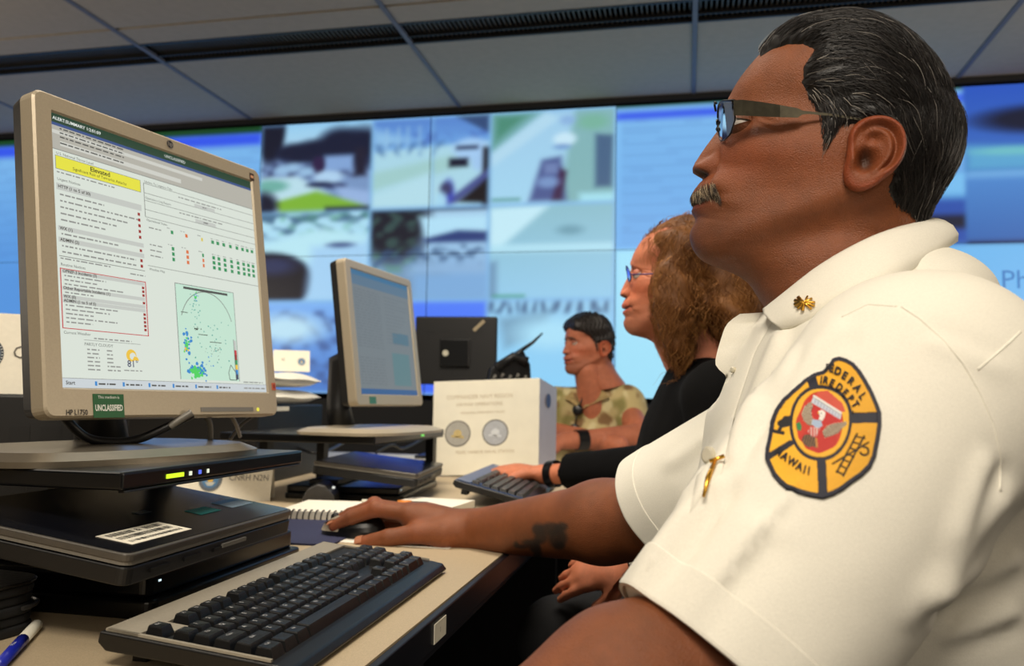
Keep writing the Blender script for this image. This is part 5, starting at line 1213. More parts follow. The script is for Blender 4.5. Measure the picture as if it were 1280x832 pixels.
# right arm, hand on the mouse; left arm leaving the frame below
def J(px, py, y): return aty(px, py, y)
WR = J(592, 663, 1.325); EL_R = J(838, 646, 1.12); SH_R = J(968, 562, 1.03)
kn = {}
hand_pts = dict(
    palm_c=J(535, 655, 1.335),
    index=[J(512, 642, 1.315), J(470, 636, 1.318), J(440, 646, 1.322), J(418, 657, 1.325)],
    middle=[J(512, 640, 1.338), J(468, 632, 1.345), J(438, 643, 1.350), J(414, 656, 1.352)],
    ring=[J(512, 645, 1.360), J(474, 641, 1.372), J(450, 655, 1.378), J(436, 668, 1.380)],
    little=[J(516, 652, 1.378), J(486, 652, 1.392), J(468, 662, 1.398), J(456, 670, 1.40)],
    thumb=[J(556, 666, 1.300), J(522, 666, 1.287), J(486, 672, 1.280), J(453, 679, 1.283)])
def arm_r(p):
    d = cone(p, SH_R, EL_R, .060, .056)
    f1 = EL_R + (WR - EL_R) * .30
    d = smin(d, cone(p, EL_R, f1, .056, .0555), .03)
    d = smin(d, econe(p, f1, WR, .0555, .0335, (0, 1, .1), .88), .02)
    side = np.array([0, .15, 1.0])
    pc = hand_pts['palm_c']
    d = smin(d, econe(p, WR, pc, .0330, .0425, side, .82), .018)
    for nm, r in (('index', .0140), ('middle', .0140), ('ring', .0130), ('little', .0115)):
        q = hand_pts[nm]; d = smin(d, cone(p, WR + (q[0] - WR) * .35, q[0], .019, r + .002), .012)
    hand = d
    for nm, r in (('index', .0128), ('middle', .0128), ('ring', .0120), ('little', .0105)):
        q = hand_pts[nm]; f = cone(p, q[0], q[1], r + .0012, r); f = smin(f, cone(p, q[1], q[2], r, r * .92), .004); f = smin(f, cone(p, q[2], q[3], r * .92, r * .78), .004)
        f = smin(f, ell(p, q[1] + np.array([0, 0, .002]), (r * 1.12,) * 3), .003); hand = smin(hand, f, .006)
    q = hand_pts['thumb']; f = cone(p, WR + (q[0] - WR) * .5, q[0], .028, .0235); f = smin(f, cone(p, q[0], q[1], .0235, .0165), .010); f = smin(f, cone(p, q[1], q[2], .0155, .0140), .005); f = smin(f, econe(p, q[2], q[3], .0142, .0118, (0, 1, .2), .9), .004)
    hand = smin(hand, f, .009)
    # web and tendons
    for nm in ('index', 'middle', 'ring'):
        q = hand_pts[nm]; hand = smin(hand, cone(p, WR + np.array([-.02, 0, .022]), q[0] + np.array([0, 0, .006]), .004, .0045), .008)
    return hand
lo = np.minimum.reduce([WR, EL_R, SH_R, hand_pts['middle'][3], hand_pts['thumb'][3], hand_pts['little'][3]]) - .07; hi = np.maximum.reduce([WR, EL_R, SH_R, hand_pts['little'][0]]) + .07
hx = WR[0] + .03
Vh, Qh = net(arm_r, (lo[0], WR[1] - .10, WR[2] - .09), (hx + .002, WR[1] + .13, WR[2] + .09), .0016)
Va, Qa = net(arm_r, (hx - .002, lo[1], lo[2]), (hi[0], hi[1], hi[2]), .0035)
Vh, Va = smooth_mesh(Vh, Qh, 2), smooth_mesh(Va, Qa, 2)
def arm_col(V):
    C = np.ones((len(V), 3)) * np.array(BASE, float); w = wob(V, 60, 5)
    C *= (1 + .06 * w)[:, None]
    # redder knuckles and finger tips
    for nm in ('index', 'middle', 'ring', 'little', 'thumb'):
        for k in (1, 3):
            m = (.4 * gauss(np.linalg.norm(V - hand_pts[nm][k], axis=1), .012))[:, None]; C = C * (1 - m) + np.array((178, 92, 62)) * m
    # tattoo on the forearm, a dark floral mark
    u, v = pr3(V)
    near = V[:, 1] < (EL_R[1] + (V[:, 0] - EL_R[0]) * (WR[1] - EL_R[1]) / (WR[0] - EL_R[0])) + .01
    for (x, y, a, b) in ((688, 661, 15, 8), (697, 672, 12, 12), (672, 661, 7, 7), (676, 672, 8, 7), (702, 658, 8, 5), (665, 678, 12, 4.5), (652, 683, 9, 2.5), (645, 680, 3, 4), (672, 690, 5, 12), (668, 684, 6, 6), (699, 682, 7, 5)):
        m = (np.clip(1.25 - np.hypot((u - x) / a, (v - y) / b), 0, .5) * 2 * .80 * near)[:, None]; C = C * (1 - m) + np.array((42, 34, 32)) * m
    return C
def pr3(P_):
    w = P_ @ CW; return 640 + F * (P_ @ CR) / w, 416 - F * (P_ @ CU) / w
addpart(Vh, Qh, arm_col(Vh)); addpart(Va, Qa, arm_col(Va))
# left arm (towards the camera)
SH_L = PD(1150, 500, .62); EL_L = PD(872, 836, .545); WR_L = PD(600, 950, .50)
def arm_l(p):
    d = cone(p, SH_L, EL_L, .055, .046); m_ = EL_L + (WR_L - EL_L) * .35
    d = smin(d, cone(p, EL_L, m_, .046, .055), .03); d = smin(d, cone(p, m_, WR_L, .055, .032), .02)
    d = smin(d, econe(p, WR_L, WR_L + (WR_L - EL_L) * .45, .032, .030, (0, 0, 1), .6), .02); return d
HL = WR_L + (WR_L - EL_L) * .5
Vl, Ql = net(arm_l, np.minimum.reduce([SH_L, EL_L, WR_L, HL]) - .07, np.maximum.reduce([SH_L, EL_L, WR_L]) + .07, .0045)
Vl = smooth_mesh(Vl, Ql, 2); Cl = np.ones((len(Vl), 3)) * np.array(BASE, float) * (1 + .06 * wob(Vl, 60, 5))[:, None]
addpart(Vl, Ql, Cl)
# trunk under the shirt, joining neck and both arms
_nk = aty(1085, 330, .83); _nb = aty(1110, 450, .83); _bl = aty(1100, 760, .86)
def trunk(p):
    d = smin(cone(p, _nk, _nb, .045, .055), cone(p, _nb, _bl, .09, .12), .04); d = smin(d, cone(p, _nb + np.array([.02, -.02, -.03]), SH_L, .045, .045), .03); return smin(d, cone(p, _nb + np.array([.02, .02, -.03]), SH_R, .045, .045), .03)
Vk, Qk = net(trunk, np.minimum.reduce([SH_L, SH_R, _bl]) - .14, np.maximum.reduce([SH_L, SH_R, _nk]) + .14, .010); addpart(Vk, Qk, np.ones((len(Vk), 3)) * np.array(BASE, float))
body = npmesh('body', np.concatenate(parts_V), np.concatenate(parts_Q), SKIN, None, True, np.concatenate(parts_C)); under(body, man)
# finger nails seen from this side
NAIL = mat('nail', (172, 114, 84), .3, nscale=100, namp=.05)
for a, b_, r_, upv in ((hand_pts['thumb'][2], hand_pts['thumb'][3], .0132, (-.15, -.55, .8)), (hand_pts['index'][2], hand_pts['index'][3], .0112, (0, -.2, 1))):
    d_ = Vector(b_ - a).normalized(); up_ = Vector(upv); up_ = (up_ - d_ * up_.dot(d_)).normalized(); sd__ = d_.cross(up_); c_ = Vector(b_) + d_ * .002; m = MB(); vs = []
    for i in range(6):
        for j in range(7):
            t = (i / 5 - .5) * .0130; q_ = (j / 6 - .5) * 1.5; vs.append(c_ + d_ * t + (sd__ * math.sin(q_) + up_ * math.cos(q_)) * (r_ * (.99 - .05 * (i == 5))))
    m.add(vs, [(i * 7 + j, i * 7 + j + 1, (i + 1) * 7 + j + 1, (i + 1) * 7 + j) for i in range(5) for j in range(6)]); o = m.build('fingernail', NAIL, None, True); under(o, man)
# eyes
EYEW = mat('eye_white', (205, 196, 186), .15, nscale=200, namp=.05, spec=.8); IRIS = mat('iris_brown', (38, 24, 16), .08, nscale=900, namp=.2, spec=.8)
def sphere_mb(mb, c, r, n=18, m_=12, ax=None, amax=math.pi, sc=1.0):
    ax = Vector(ax or (0, 0, 1)).normalized(); q = Vector((0, 0, 1)).rotation_difference(ax); rg = []
    for j in range(m_ + 1):
        a = amax * j / m_; rg.append([Vector(c) + q @ Vector((math.sin(a) * math.cos(t) * r, math.sin(a) * math.sin(t) * r, math.cos(a) * r * sc)) for t in [2 * math.pi * k / n for k in range(n)]])
    for j in range(m_): mb.add(rg[j] + rg[j + 1], ring_faces(n))
for sd in (-1, 1):
    c = eye_at(sd); look = Vector((-1, -.22, .06)); m = MB(); sphere_mb(m, c, .0120, ax=look); e = m.build('eye', EYEW, None, True); under(e, man)
    m = MB(); sphere_mb(m, c, .01225, 20, 4, look, .50); i = m.build('iris', IRIS, None, True); i.parent = e; i.matrix_parent_inverse = Matrix()
# hair: a dark shell over the scalp plus combed-back strands
HAIRPOLY = [(950, 72), (944, 55), (975, 0), (1300, 0), (1300, 300), (1160, 300), (1140, 268), (1121, 258), (1108, 240), (1116, 215), (1112, 190), (1090, 160), (1064, 158), (1052, 158), (1043, 170), (1036, 186), (1030, 188), (1027, 165), (1024, 146), (1012, 126), (1002, 102), (1004, 82), (1018, 62), (1003, 56), (985, 56), (966, 62)]
N3 = vnormals(G.reshape(-1, 3), grid_quads(HN, HM)).reshape(G.shape)
cen = pl(np.array(1060.), np.array(170.))
if ((G - cen) * N3).sum(-1).mean() < 0: N3 = -N3
dpoly = polydist(U, V_, HAIRPOLY)
HT = .0052 + .0045 * np.clip((130 - V_) / 80, 0, 1) + .006 * gauss(U - 1185, 30) * gauss(V_ - 190, 60) + .003 * gauss(U - 970, 30) * np.clip((90 - V_) / 40, 0, 1)
HT = HT * np.clip(1.1 - .9 * np.clip((V_ - 235) / 60, 0, 1), .2, 1)
T_ = np.clip(-dpoly / 16, -.4, 1); T_ = np.where(T_ > 0, T_ ** .55, T_)
streak = np.sin(U * .55 + V_ * .9 + 3 * np.sin(U * .05)) * .0004 + np.sin(V_ * .33 + U * .08) * .0005
SH_ = G + N3 * (HT * T_ - .0015 + streak * (T_ > 0))[..., None]
keep = (dpoly < 5); kq = grid_quads(HN, HM); kk = keep.reshape(-1)[kq].all(1)
shell = SH_.reshape(-1, 3)
HAIRC = attr_mat('hair_strands', .42, spec=.4)
hc = np.ones((len(shell), 3)) * np.array((14, 12, 12.)); gy = np.clip(gauss(U - 1020, 16) * gauss(V_ - 150, 30) * 1.0, 0, 1).reshape(-1)[:, None]; hc = hc * (1 - .4 * gy) + np.array((90, 82, 76)) * .4 * gy
used = np.unique(kq[kk]); remap = -np.ones(len(shell), int); remap[used] = np.arange(len(used))
hv, hq, hcol = [shell[used]], [remap[kq[kk]]], [lin(hc[used])]
# walk strands over the shell in grid coordinates
def samp(A, a, b):
    a = np.clip(a, 0, HN - 1.001); i = a.astype(int); f = a - i; b = b % HM; j = b.astype(int); g = b - j; j2 = (j + 1) % HM
    f = f[:, None] if A.ndim == 3 else f; g = g[:, None] if A.ndim == 3 else g
    return A[i, j] * (1 - f) * (1 - g) + A[i + 1, j] * f * (1 - g) + A[i, j2] * (1 - f) * g + A[i + 1, j2] * f * g
DA = np.gradient(G, axis=0); DB = (np.roll(G, -1, 1) - np.roll(G, 1, 1)) / 2
def walk(n, K, seed, lmin, lmax, off0, off1, jitter, sel=None, rad=.00022):
    r = np.random.default_rng(seed); a = r.uniform(3, HN * .80, n * 6); b = r.uniform(0, HM, n * 6)
    # area weighting
    ar = np.linalg.norm(np.cross(samp(DA, a, b), samp(DB, a, b)), axis=1); u = samp(U, a, b); v = samp(V_, a, b)
    # fine wrap for U across theta is harmless: it is symmetric
    ok = (polydist(u, v, HAIRPOLY) < r.uniform(-6, .5, len(a))) & (r.uniform(0, 1, len(a)) < ar / np.quantile(ar, .97))
    if sel is not None: ok &= sel(u, v, r)
    a, b = a[ok][:n], b[ok][:n]; N_ = len(a); L = r.uniform(lmin, lmax, N_); pts = []; ph = r.uniform(0, 6.28, N_); k1 = r.normal(0, jitter, N_); lift = r.uniform(off0, off1, N_)
    for k in range(K):
        p = samp(G, a, b); nn = samp(N3, a, b); u = samp(U, a, b); v = samp(V_, a, b); t = k / (K - 1)
        earin = np.clip(-polydist(u, v, EAR) / 5, 0, 1); 
        ht = samp(HT, a, b) * np.clip(-polydist(u, v, HAIRPOLY) / 16, 0, 1) ** .55
        pts.append(p + nn * (ht * 1.0 - .001 - .012 * earin + (1 - earin) * lift * (4 * t * (1 - t) * .6 + .4 * t + .15))[:, None])
        # comb direction in the profile plane: back over the crown, then down
        ang = np.radians(np.interp(u, [940, 1000, 1060, 1120, 1165, 1200], [-28, -12, 12, 48, 72, 85])) + np.radians(18) * (v > 130) * np.clip((u - 1040) / 40, 0, 1)
        ang = np.where((u < 1062) & (v > 110), np.radians(58 + np.clip(v - 118, 0, 60) * .85), ang)
        ang = ang + k1 + .22 * np.sin(ph + 3.5 * t + u * .03)
        d = np.stack([np.cos(ang), np.zeros(N_), -np.sin(ang)], -1)
        sgn = np.sign(samp(S, a, b)); d[:, 1] = sgn * (-.18) * np.clip((90 - v) / 60, -.3, 1)
        ta, tb = samp(DA, a, b), samp(DB, a, b); m00, m01, m11 = (ta * ta).sum(1), (ta * tb).sum(1), (tb * tb).sum(1); r0, r1 = (d * ta).sum(1), (d * tb).sum(1)
        det = m00 * m11 - m01 ** 2 + 1e-14; step = L / (K - 1); a = a + np.clip((m11 * r0 - m01 * r1) / det * step, -14, 14); b = b + np.clip((-m01 * r0 + m00 * r1) / det * step, -16, 16)
        a = np.clip(a, 1, HN * .86)
    return np.array(pts), N_, r
def bury(pts, m_=.005):
    uu, vv = pr3(pts.reshape(-1, 3)); d_ = np.clip(polydist(uu, vv, HAIRPOLY) / 7, 0, 1).reshape(pts.shape[:2]); near_ = pts[..., 1] < HY; return pts + np.array([0, 1., 0]) * (d_ * m_ * near_)[..., None]
def add_strands(pts, colr, rad):
    Vv, Qq = hair_tubes(pts, rad); o = sum(len(x) for x in hv); hv.append(Vv); hq.append(Qq + o); K = pts.shape[0]; hcol.append(lin(np.repeat(np.tile(colr, (K, 1)), 3, 0)))
for n, seed, lmin, lmax, o0, o1, jit, rad, c0, c1 in ((4200, 1, .035, .075, .0003, .0022, .10, .00034, (16, 14, 14), (34, 30, 29)), (2600, 2, .02, .06, .0008, .0032, .18, .00024, (20, 18, 18), (66, 60, 56)), (130, 3, .02, .05, .001, .004, .25, .00022, (130, 124, 118), (190, 184, 176))):
    pts, N_, r = walk(n, 9, seed, lmin, lmax, o0, o1, jit); pts = bury(pts)
    t = r.uniform(0, 1, (N_, 1)) ** 1.6; add_strands(pts, np.array(c0) * (1 - t) + np.array(c1) * t, rad * r.uniform(.7, 1.3, N_))
pts, N_, r = walk(800, 8, 9, .012, .026, .001, .0035, .16, sel=lambda u, v, r_: (gauss(u - 1028, 18) * gauss(v - 140, 35) > r_.uniform(0, .6, len(u))))
t = r.uniform(0, 1, (N_, 1)); add_strands(pts, np.array((95, 88, 82)) * (1 - t) + np.array((185, 178, 168)) * t, .00026)
hair = npmesh('hair', np.concatenate(hv), np.concatenate(hq), HAIRC, None, True, np.concatenate(hcol)); under(hair, man)
# moustache, and thin brows
def face_pt(u_s, v):
    """point of the face surface for sideways s and profile height v (front half)"""
    i = np.argmin(np.abs(V_[:, :1] - v) , 0); return None
fm = FR & (U < 960); fg = G[fm]; fu = V_[fm]; fs_ = S[fm]; fn_ = N3[fm]
def on_face(s, v):
    out = np.zeros((len(s), 3)); nn = np.zeros((len(s), 3))
    for c0 in range(0, len(s), 400):
        d = ((fu[None] - v[c0:c0 + 400, None]) * PYM) ** 2 + (fs_[None] - s[c0:c0 + 400, None]) ** 2; k = d.argmin(1); out[c0:c0 + 400] = fg[k]; nn[c0:c0 + 400] = fn_[k]
    return out, nn
r = np.random.default_rng(11); n = 4200
s = r.uniform(-.037, .037, n); v = 224.5 + r.uniform(0, 1, n) ** .8 * 19 + np.abs(s) * 90 * r.uniform(.6, 1.1, n); ok = (np.abs(s) < .03)
rt, nn = on_face(s, v); out_ = np.sign(s)[:, None] * np.array([0, -1, 0]) * (np.abs(s)[:, None] / .03)
D0 = nn * .45 + np.array([-.10, 0, -1.0]) + np.stack([np.zeros(n), -s * 22, np.zeros(n)], -1) + r.normal(0, .17, (n, 3))
Vm, Qm = strands(rt - nn * .0005, D0, r.uniform(.007, .0115, n), 5, .00024 * r.uniform(.7, 1.3, n), lambda p, d, k: d + np.array([.16, 0, -.22]))
cm = r.uniform(0, 1, (n, 1)); mcol = np.where(cm < .50, np.array([[40, 30, 24]]), np.where(cm < .8, np.array([[105, 85, 62]]), np.array([[190, 170, 138]])))
mo = npmesh('moustache', Vm, Qm, HAIRC, None, True, lin(np.repeat(np.tile(mcol, (6, 1)), 3, 0))); under(mo, man)
n = 500; s = r.uniform(.012, .043, n) * np.where(r.uniform(0, 1, n) < .5, -1, 1); v = 130 + r.normal(0, 2.6, n) + np.abs(np.abs(s) - .025) * 200; rt, nn = on_face(s, v)
Vm, Qm = strands(rt, nn * .3 + np.stack([np.zeros(n), np.sign(s), np.full(n, -.1)], -1) * np.array([1, 1, 1]) + r.normal(0, .1, (n, 3)), np.full(n, .008), 4, .00022, lambda p, d, k: d + np.array([.1, 0, -.05]))
br = npmesh('eyebrow', Vm, Qm, HAIRC, None, True, lin(np.ones((len(Vm), 3)) * (46, 36, 30))); under(br, man)

# glasses: half-frame spectacles with broad metal temples
gl = empty('glasses', (0, 0, 0)); under(gl, man); GF = mat('glasses_frame', (62, 58, 46), .3, .75, nscale=120, namp=.25); GB = mat('glasses_black', (20, 20, 22), .3, .4, nscale=50, namp=.1)
LENS = bpy.data.materials.new('glasses_lens'); LENS.use_nodes = True; nt = LENS.node_tree; b = nt.nodes['Principled BSDF']; b.inputs['Base Color'].default_value = (.80, .85, .92, 1); b.inputs['Roughness'].default_value = .02; b.inputs['Transmission Weight'].default_value = 1; b.inputs['IOR'].default_value = 1.12
def gpart(mb, name, mt, smooth=False, bevel=0): o = mb.build(name, mt, gl, smooth, bevel); o.matrix_parent_inverse = Matrix(); return o
def GP(u, v, s): p = aty(float(u), float(v), HY - abs(s)); p[1] = HY + s; return Vector(p)
for sd in (-1, 1):
    # lens outline in the face plane: (height px, sideways m); the lens wraps back at its outer edge
    def LP(s, v, dx=0): k = (abs(s) - .010) / .052; return GP(896.5 + 4 * k + 17 * k * k + (v - 125) * .05 + dx, v, sd * abs(s))
    ss = [.010 + .052 * k / 12 for k in range(13)]
    top = [LP(s_, float(np.interp(s_, [.010, .016, .026, .040, .062], [147, 136, 129, 126, 125.5]))) for s_ in ss]
    bot = [LP(s_, float(np.interp(s_, [.010, .013, .020, .035, .052, .062], [158, 168, 175.5, 176, 168, 150]))) for s_ in ss[::-1]]
    ol = top + bot; m = MB(); c = sum(ol, Vector()) / len(ol); n_ = len(ol)
    m.add(ol + [p + Vector((.0012, 0, 0)) for p in ol], [tuple(range(n_)), tuple(range(n_, 2 * n_))[::-1]] + ring_faces(n_)); gpart(m, 'lens', LENS)
    m = MB(); m.tube(top, .0013, 6); m.tube([top[-1]] + bot + [top[0]], .0007, 6); gpart(m, 'rim', GB, True)
    # broad front of the temple, then the thin arm to the ear
    sx = lambda u: .064 + .0125 * min(1, max(0, (u - 918) / 60)) + .002
    tp = [(917, 125, 144), (928, 124.5, 144.5), (950, 127, 145.5), (975, 131, 146.5), (997, 135, 147), (1003, 138, 143), (1012, 139, 142.5), (1040, 142, 145), (1070, 146.5, 149.5), (1092, 150, 153)]
    m = MB(); vs = []
    for u, v0, v1 in tp: vs += [GP(u, v0, sd * (sx(u) + .0012)), GP(u, v1, sd * (sx(u) + .0012)), GP(u, v1, sd * sx(u)), GP(u, v0, sd * sx(u))]
    fs = []
    for k in range(len(tp) - 1):
        for j in range(4): fs.append((k * 4 + j, k * 4 + (j + 1) % 4, k * 4 + 4 + (j + 1) % 4, k * 4 + 4 + j))
    fs += [(0, 1, 2, 3), tuple(len(vs) - 4 + j for j in (3, 2, 1, 0))]; m.add(vs, fs); gpart(m, 'temple', GF)
    m = MB(); cn = [LP(.0625, 127), LP(.064, 134), LP(.0635, 141)]; e = [GP(918, 126, sd * .0665), GP(918, 134, sd * .067), GP(918, 142, sd * .0665)]
    m.add(cn + e + [p + Vector((0, sd * .0012, 0)) for p in cn + e], [(0, 1, 4, 3), (1, 2, 5, 4), (6, 9, 10, 7), (7, 10, 11, 8), (0, 3, 9, 6), (2, 8, 11, 5)]); gpart(m, 'hinge', GB)
    m = MB(); m.tube([LP(.012, 148), GP(896, 153, sd * .010), GP(899, 160, sd * .009)], .0007, 6); sphere_mb(m, GP(899, 162, sd * .0095), .0028, 10, 6); gpart(m, 'nose_pad', GB, True)
m = MB(); m.tube([LP(.010, 128) if False else GP(895.5, 129, .011), GP(893.5, 127.5, .004), GP(893.5, 127.5, -.004), GP(895.5, 129, -.011)], .0012, 6); gpart(m, 'bridge', GB, True)
# ------------------------------------------------------------------ his shirt
CLOTH = mat('white_uniform_cloth', (240, 236, 222), .82, nscale=700, namp=.035, bump=.35, bscale=1400, spec=.2)
HEM_R = J(822, 632, 1.09); HEM_L = PD(898, 838, .555)
AX_R = EL_R - SH_R; AX_R = AX_R / np.linalg.norm(AX_R); AX_L = HEM_L - SH_L; AX_L = AX_L / np.linalg.norm(AX_L)
ch_c = aty(1085, 590, .85); be_c = aty(1085, 800, .86)
NB = aty(1108, 432, .83)
def shirt_sdf(p):
    d = ell(p, ch_c, (.140, .185, .205))
    d = smin(d, ell(p, be_c, (.165, .185, .24)), .08)
    d = smin(d, cone(p, SH_L + np.array([.01, .05, -.012]), SH_R + np.array([.03, -.04, .01]), .068, .066), .05)
    d = smin(d, cone(p, SH_L + np.array([.0, .07, .01]), NB, .050, .050), .05)
    d = smin(d, cone(p, SH_R + np.array([.02, -.04, .02]), NB, .05, .050), .05)
    d = smin(d, cone(p, NB, NB + np.array([.02, 0, -.10]), .066, .10), .04)
    d = smin(d, ell(p, aty(1150, 368, .83), (.055, .085, .036)), .045)
    sl = cone(p, SH_L, HEM_L, .098, .084) ; sl = smax(sl, (p - HEM_L) @ AX_L.astype(np.float32), .006)
    sr = cone(p, SH_R, HEM_R + AX_R * .02, .080, .074); sr = smax(sr, (p - HEM_R) @ AX_R.astype(np.float32), .006)
    d = smin(d, sl, .012); d = smin(d, sr, .03)
    # folds: soft ridges running down the chest from the collar and across the sleeve
    u, v = pr3(p.reshape(-1, 3)); u = u.reshape(p.shape[:-1]); v = v.reshape(p.shape[:-1])
    return d
def fold(u, v, x0, y0, x1, y1, w, amp):
    dx, dy = x1 - x0, y1 - y0; L = math.hypot(dx, dy); t = ((u - x0) * dx + (v - y0) * dy) / L / L; e = np.clip(t / .15, 0, 1) * np.clip((1 - t) / .25, 0, 1)
    d = ((u - x0) * dy - (v - y0) * dx) / L; return amp * e * (np.exp(-(d / w) ** 2) - .6 * np.exp(-((d - 1.6 * w) / w) ** 2))
Vs, Qs = net(shirt_sdf, (-.17, .42, -.52), (.42, 1.24, .24), .0052)
Vs = smooth_mesh(Vs, Qs, 3); Ns = vnormals(Vs, Qs)
u, v = pr3(Vs); near = (Ns @ -CW) > -.1; am = np.zeros(len(Vs))
for f_ in ((985, 400, 905, 590, 9, .0060), (1000, 425, 930, 545, 8, .0045), (1060, 395, 960, 500, 14, .0035), (908, 580, 790, 742, 13, .0085), (960, 640, 850, 760, 22, .0040), (1000, 600, 860, 780, 7, .0030),
           (1270, 600, 1130, 790, 18, .006), (1280, 690, 1150, 760, 16, .006), (1280, 760, 1160, 800, 14, .005), (1240, 560, 1180, 700, 14, .005), (1150, 420, 1270, 470, 12, .002), (890, 540, 825, 590, 9, .003), (900, 560, 845, 640, 9, .003)):
    am += fold(u, v, *f_)
am += .0016 * wob(Vs, 22, 3) + .0006 * wob(Vs, 60, 4)
Vs = Vs + Ns * (am * near)[:, None]
shirt = npmesh('shirt', Vs, Qs, CLOTH); under(shirt, man)
sh_bvh = BVHTree.FromPolygons([Vector(p) for p in Vs], [tuple(map(int, q)) for q in Qs])
def on_shirt(px, py, off=.001):
    d = Vector(ray(px, py)).normalized(); h_ = sh_bvh.ray_cast(Vector((0, 0, 0)), d)
    if h_[0] is None: return None
    n = h_[1] if h_[1].dot(d) < 0 else -h_[1]; return h_[0] + n * off
# sleeve hems: turned-up bands
def hem(c, ax, r, w, rr=.0022, up=None):
    a = Vector(ax).normalized(); x = a.orthogonal().normalized(); y = a.cross(x); n = 72; rings = []
    for k, (dz, dr) in enumerate(((-w, .0), (-w + .001, .0009), (-.001, .0010), (.0010, .0003), (.001, -.003), (-.03, -.006))):
        rg = []
        for q in range(n):
            t = 2 * math.pi * q / n; dirv = x * math.cos(t) + y * math.sin(t); base = Vector(c) + a * min(dz, -.002) 
            hit = sh_bvh.ray_cast(base - a * .004 + dirv * .16, -dirv, .12); R = (base - hit[0] - a * .0).length if hit[0] is not None else r
            R = min(max(R, r * .8), r * 1.25); rg.append(Vector(c) + a * dz + dirv * (R + dr + .0006))
        rings.append(rg)
    m = MB(); 
    for i in range(len(rings) - 1): m.add(rings[i] + rings[i + 1], ring_faces(n))
    return m
for c, ax, r_ in ((HEM_L, AX_L, .084), (HEM_R, AX_R, .074)):
    o = hem(c, ax, r_, .030).build('sleeve_hem', CLOTH, None, True); under(o, man)
# collar
ct = [(958, 384, .034), (985, 362, .052), (1015, 338, .064), (1050, 316, .070), (1090, 296, .066), (1130, 282, .048), (1160, 275, .022), (1168, 274, 0)]
cb = [(983, 411, .070), (1010, 403, .083), (1045, 388, .094), (1085, 368, .100), (1124, 344, .092), (1158, 322, .064), (1180, 306, .030), (1186, 302, 0)]
def mirror(tab, sm=6):
    near = [aty(u, v, HY - s) for u, v, s in tab]; far = [np.array([p[0], 2 * HY - p[1], p[2]]) for p in near[:-1]][::-1]; return np.array(near + far)
TOP, BOT = mirror(ct), mirror(cb); K = len(TOP); tt = np.linspace(0, K - 1, 90)
def crv(P_): return cr_interp(P_, 90)
T3, B3 = crv(TOP), crv(BOT); neck = np.array(aty(1075, 350, HY)); rows = []
outw = (T3 + B3) / 2 - neck; outw[:, 2] = 0; outw /= np.linalg.norm(outw, axis=1, keepdims=True)
for f, o in ((-.32, -.006), (-.10, -.004), (0, -.001), (.03, .0015), (.12, .006), (.35, .010), (.7, .010), (1.0, .006), (1.02, .003)):
    rows.append(T3 + (B3 - T3) * f + outw * o if f >= 0 else T3 + outw * o + np.array([0, 0, f * .05]))
CG = np.array(rows); n0, n1 = CG.shape[:2]; I = np.arange(n0 * n1).reshape(n0, n1); cq = np.stack([I[:-1, :-1], I[1:, :-1], I[1:, 1:], I[:-1, 1:]], -1).reshape(-1, 4)
collar = npmesh('collar', CG.reshape(-1, 3), cq, CLOTH); under(collar, man)
sd_ = collar.modifiers.new('thick', 'SOLIDIFY'); sd_.thickness = .002; sd_.offset = 0
# placket strip, buttons, pen clip, patch, collar pins
def strip(name, pts_l, pts_r, n, off, mt, root, thick=.0012):
    L_ = np.array([on_shirt_w(*p, off) for p in pts_l]); R_ = np.array([on_shirt_w(*p, off) for p in pts_r]); return L_, R_
def on_shirt_w(px, py, off=.0):
    r_ = None
    for k in range(12):
        r_ = on_shirt(px + k * 2.0, py, off)
        if r_ is not None: return np.array(r_)
    return np.array(aty(px, py, .85))
rowsL, rowsR = [], []
for t in np.linspace(0, 1, 44):
    py0 = 392; rowsL_ = None; py = py0 + t * 250; xl = np.interp(py, [392, 402, 440, 520, 600, 657], [925, 908, 896, 882, 872, 858]) ; xr = np.interp(py, [392, 402, 440, 520, 600, 657], [972, 966, 944, 918, 900, 880])
    rowsL.append([on_shirt_w(np.interp(py0 + t * (250 - 52 * f) , [392, 402, 440, 520, 600, 657], [925, 908, 896, 882, 872, 858]) * (1 - f) + f * np.interp(py0 + t * (250 - 52 * f), [392, 402, 440, 520, 600, 657], [972, 966, 944, 918, 900, 880]), py0 + t * (250 - 52 * f), .0022 if (0 < f < 1 and t < .99) else .0003) for f in (0, .04, .35, .65, .96, 1)])
PLG = np.array(rowsL); 
for _ in range(2): PLG[1:-1] = (PLG[:-2] + PLG[1:-1] * 2 + PLG[2:]) / 4
n0, n1 = PLG.shape[:2]; I = np.arange(n0 * n1).reshape(n0, n1); q = np.stack([I[:-1, :-1], I[1:, :-1], I[1:, 1:], I[:-1, 1:]], -1).reshape(-1, 4)
plk = npmesh('placket', PLG.reshape(-1, 3), q, CLOTH); under(plk, man)
def seam(pts, r_, nm='seam'):
    out = []
    for (x0, y0), (x1, y1) in zip(pts, pts[1:]):
        for k in range(8):
            h_ = on_shirt(x0 + (x1 - x0) * k / 8, y0 + (y1 - y0) * k / 8, -.0002)
            if h_ is not None: out.append(h_)
    m = MB(); m.tube(out, r_, 5); o = m.build(nm, CLOTH, None, True); under(o, man)
seam([(1127, 383), (1150, 398), (1180, 425), (1205, 455), (1225, 490), (1243, 530), (1252, 570), (1250, 620)], .0011)
seam([(1222, 462), (1240, 447), (1262, 428), (1278, 412)], .0009)
seam([(1052, 396), (1085, 380), (1127, 383)], .0008)
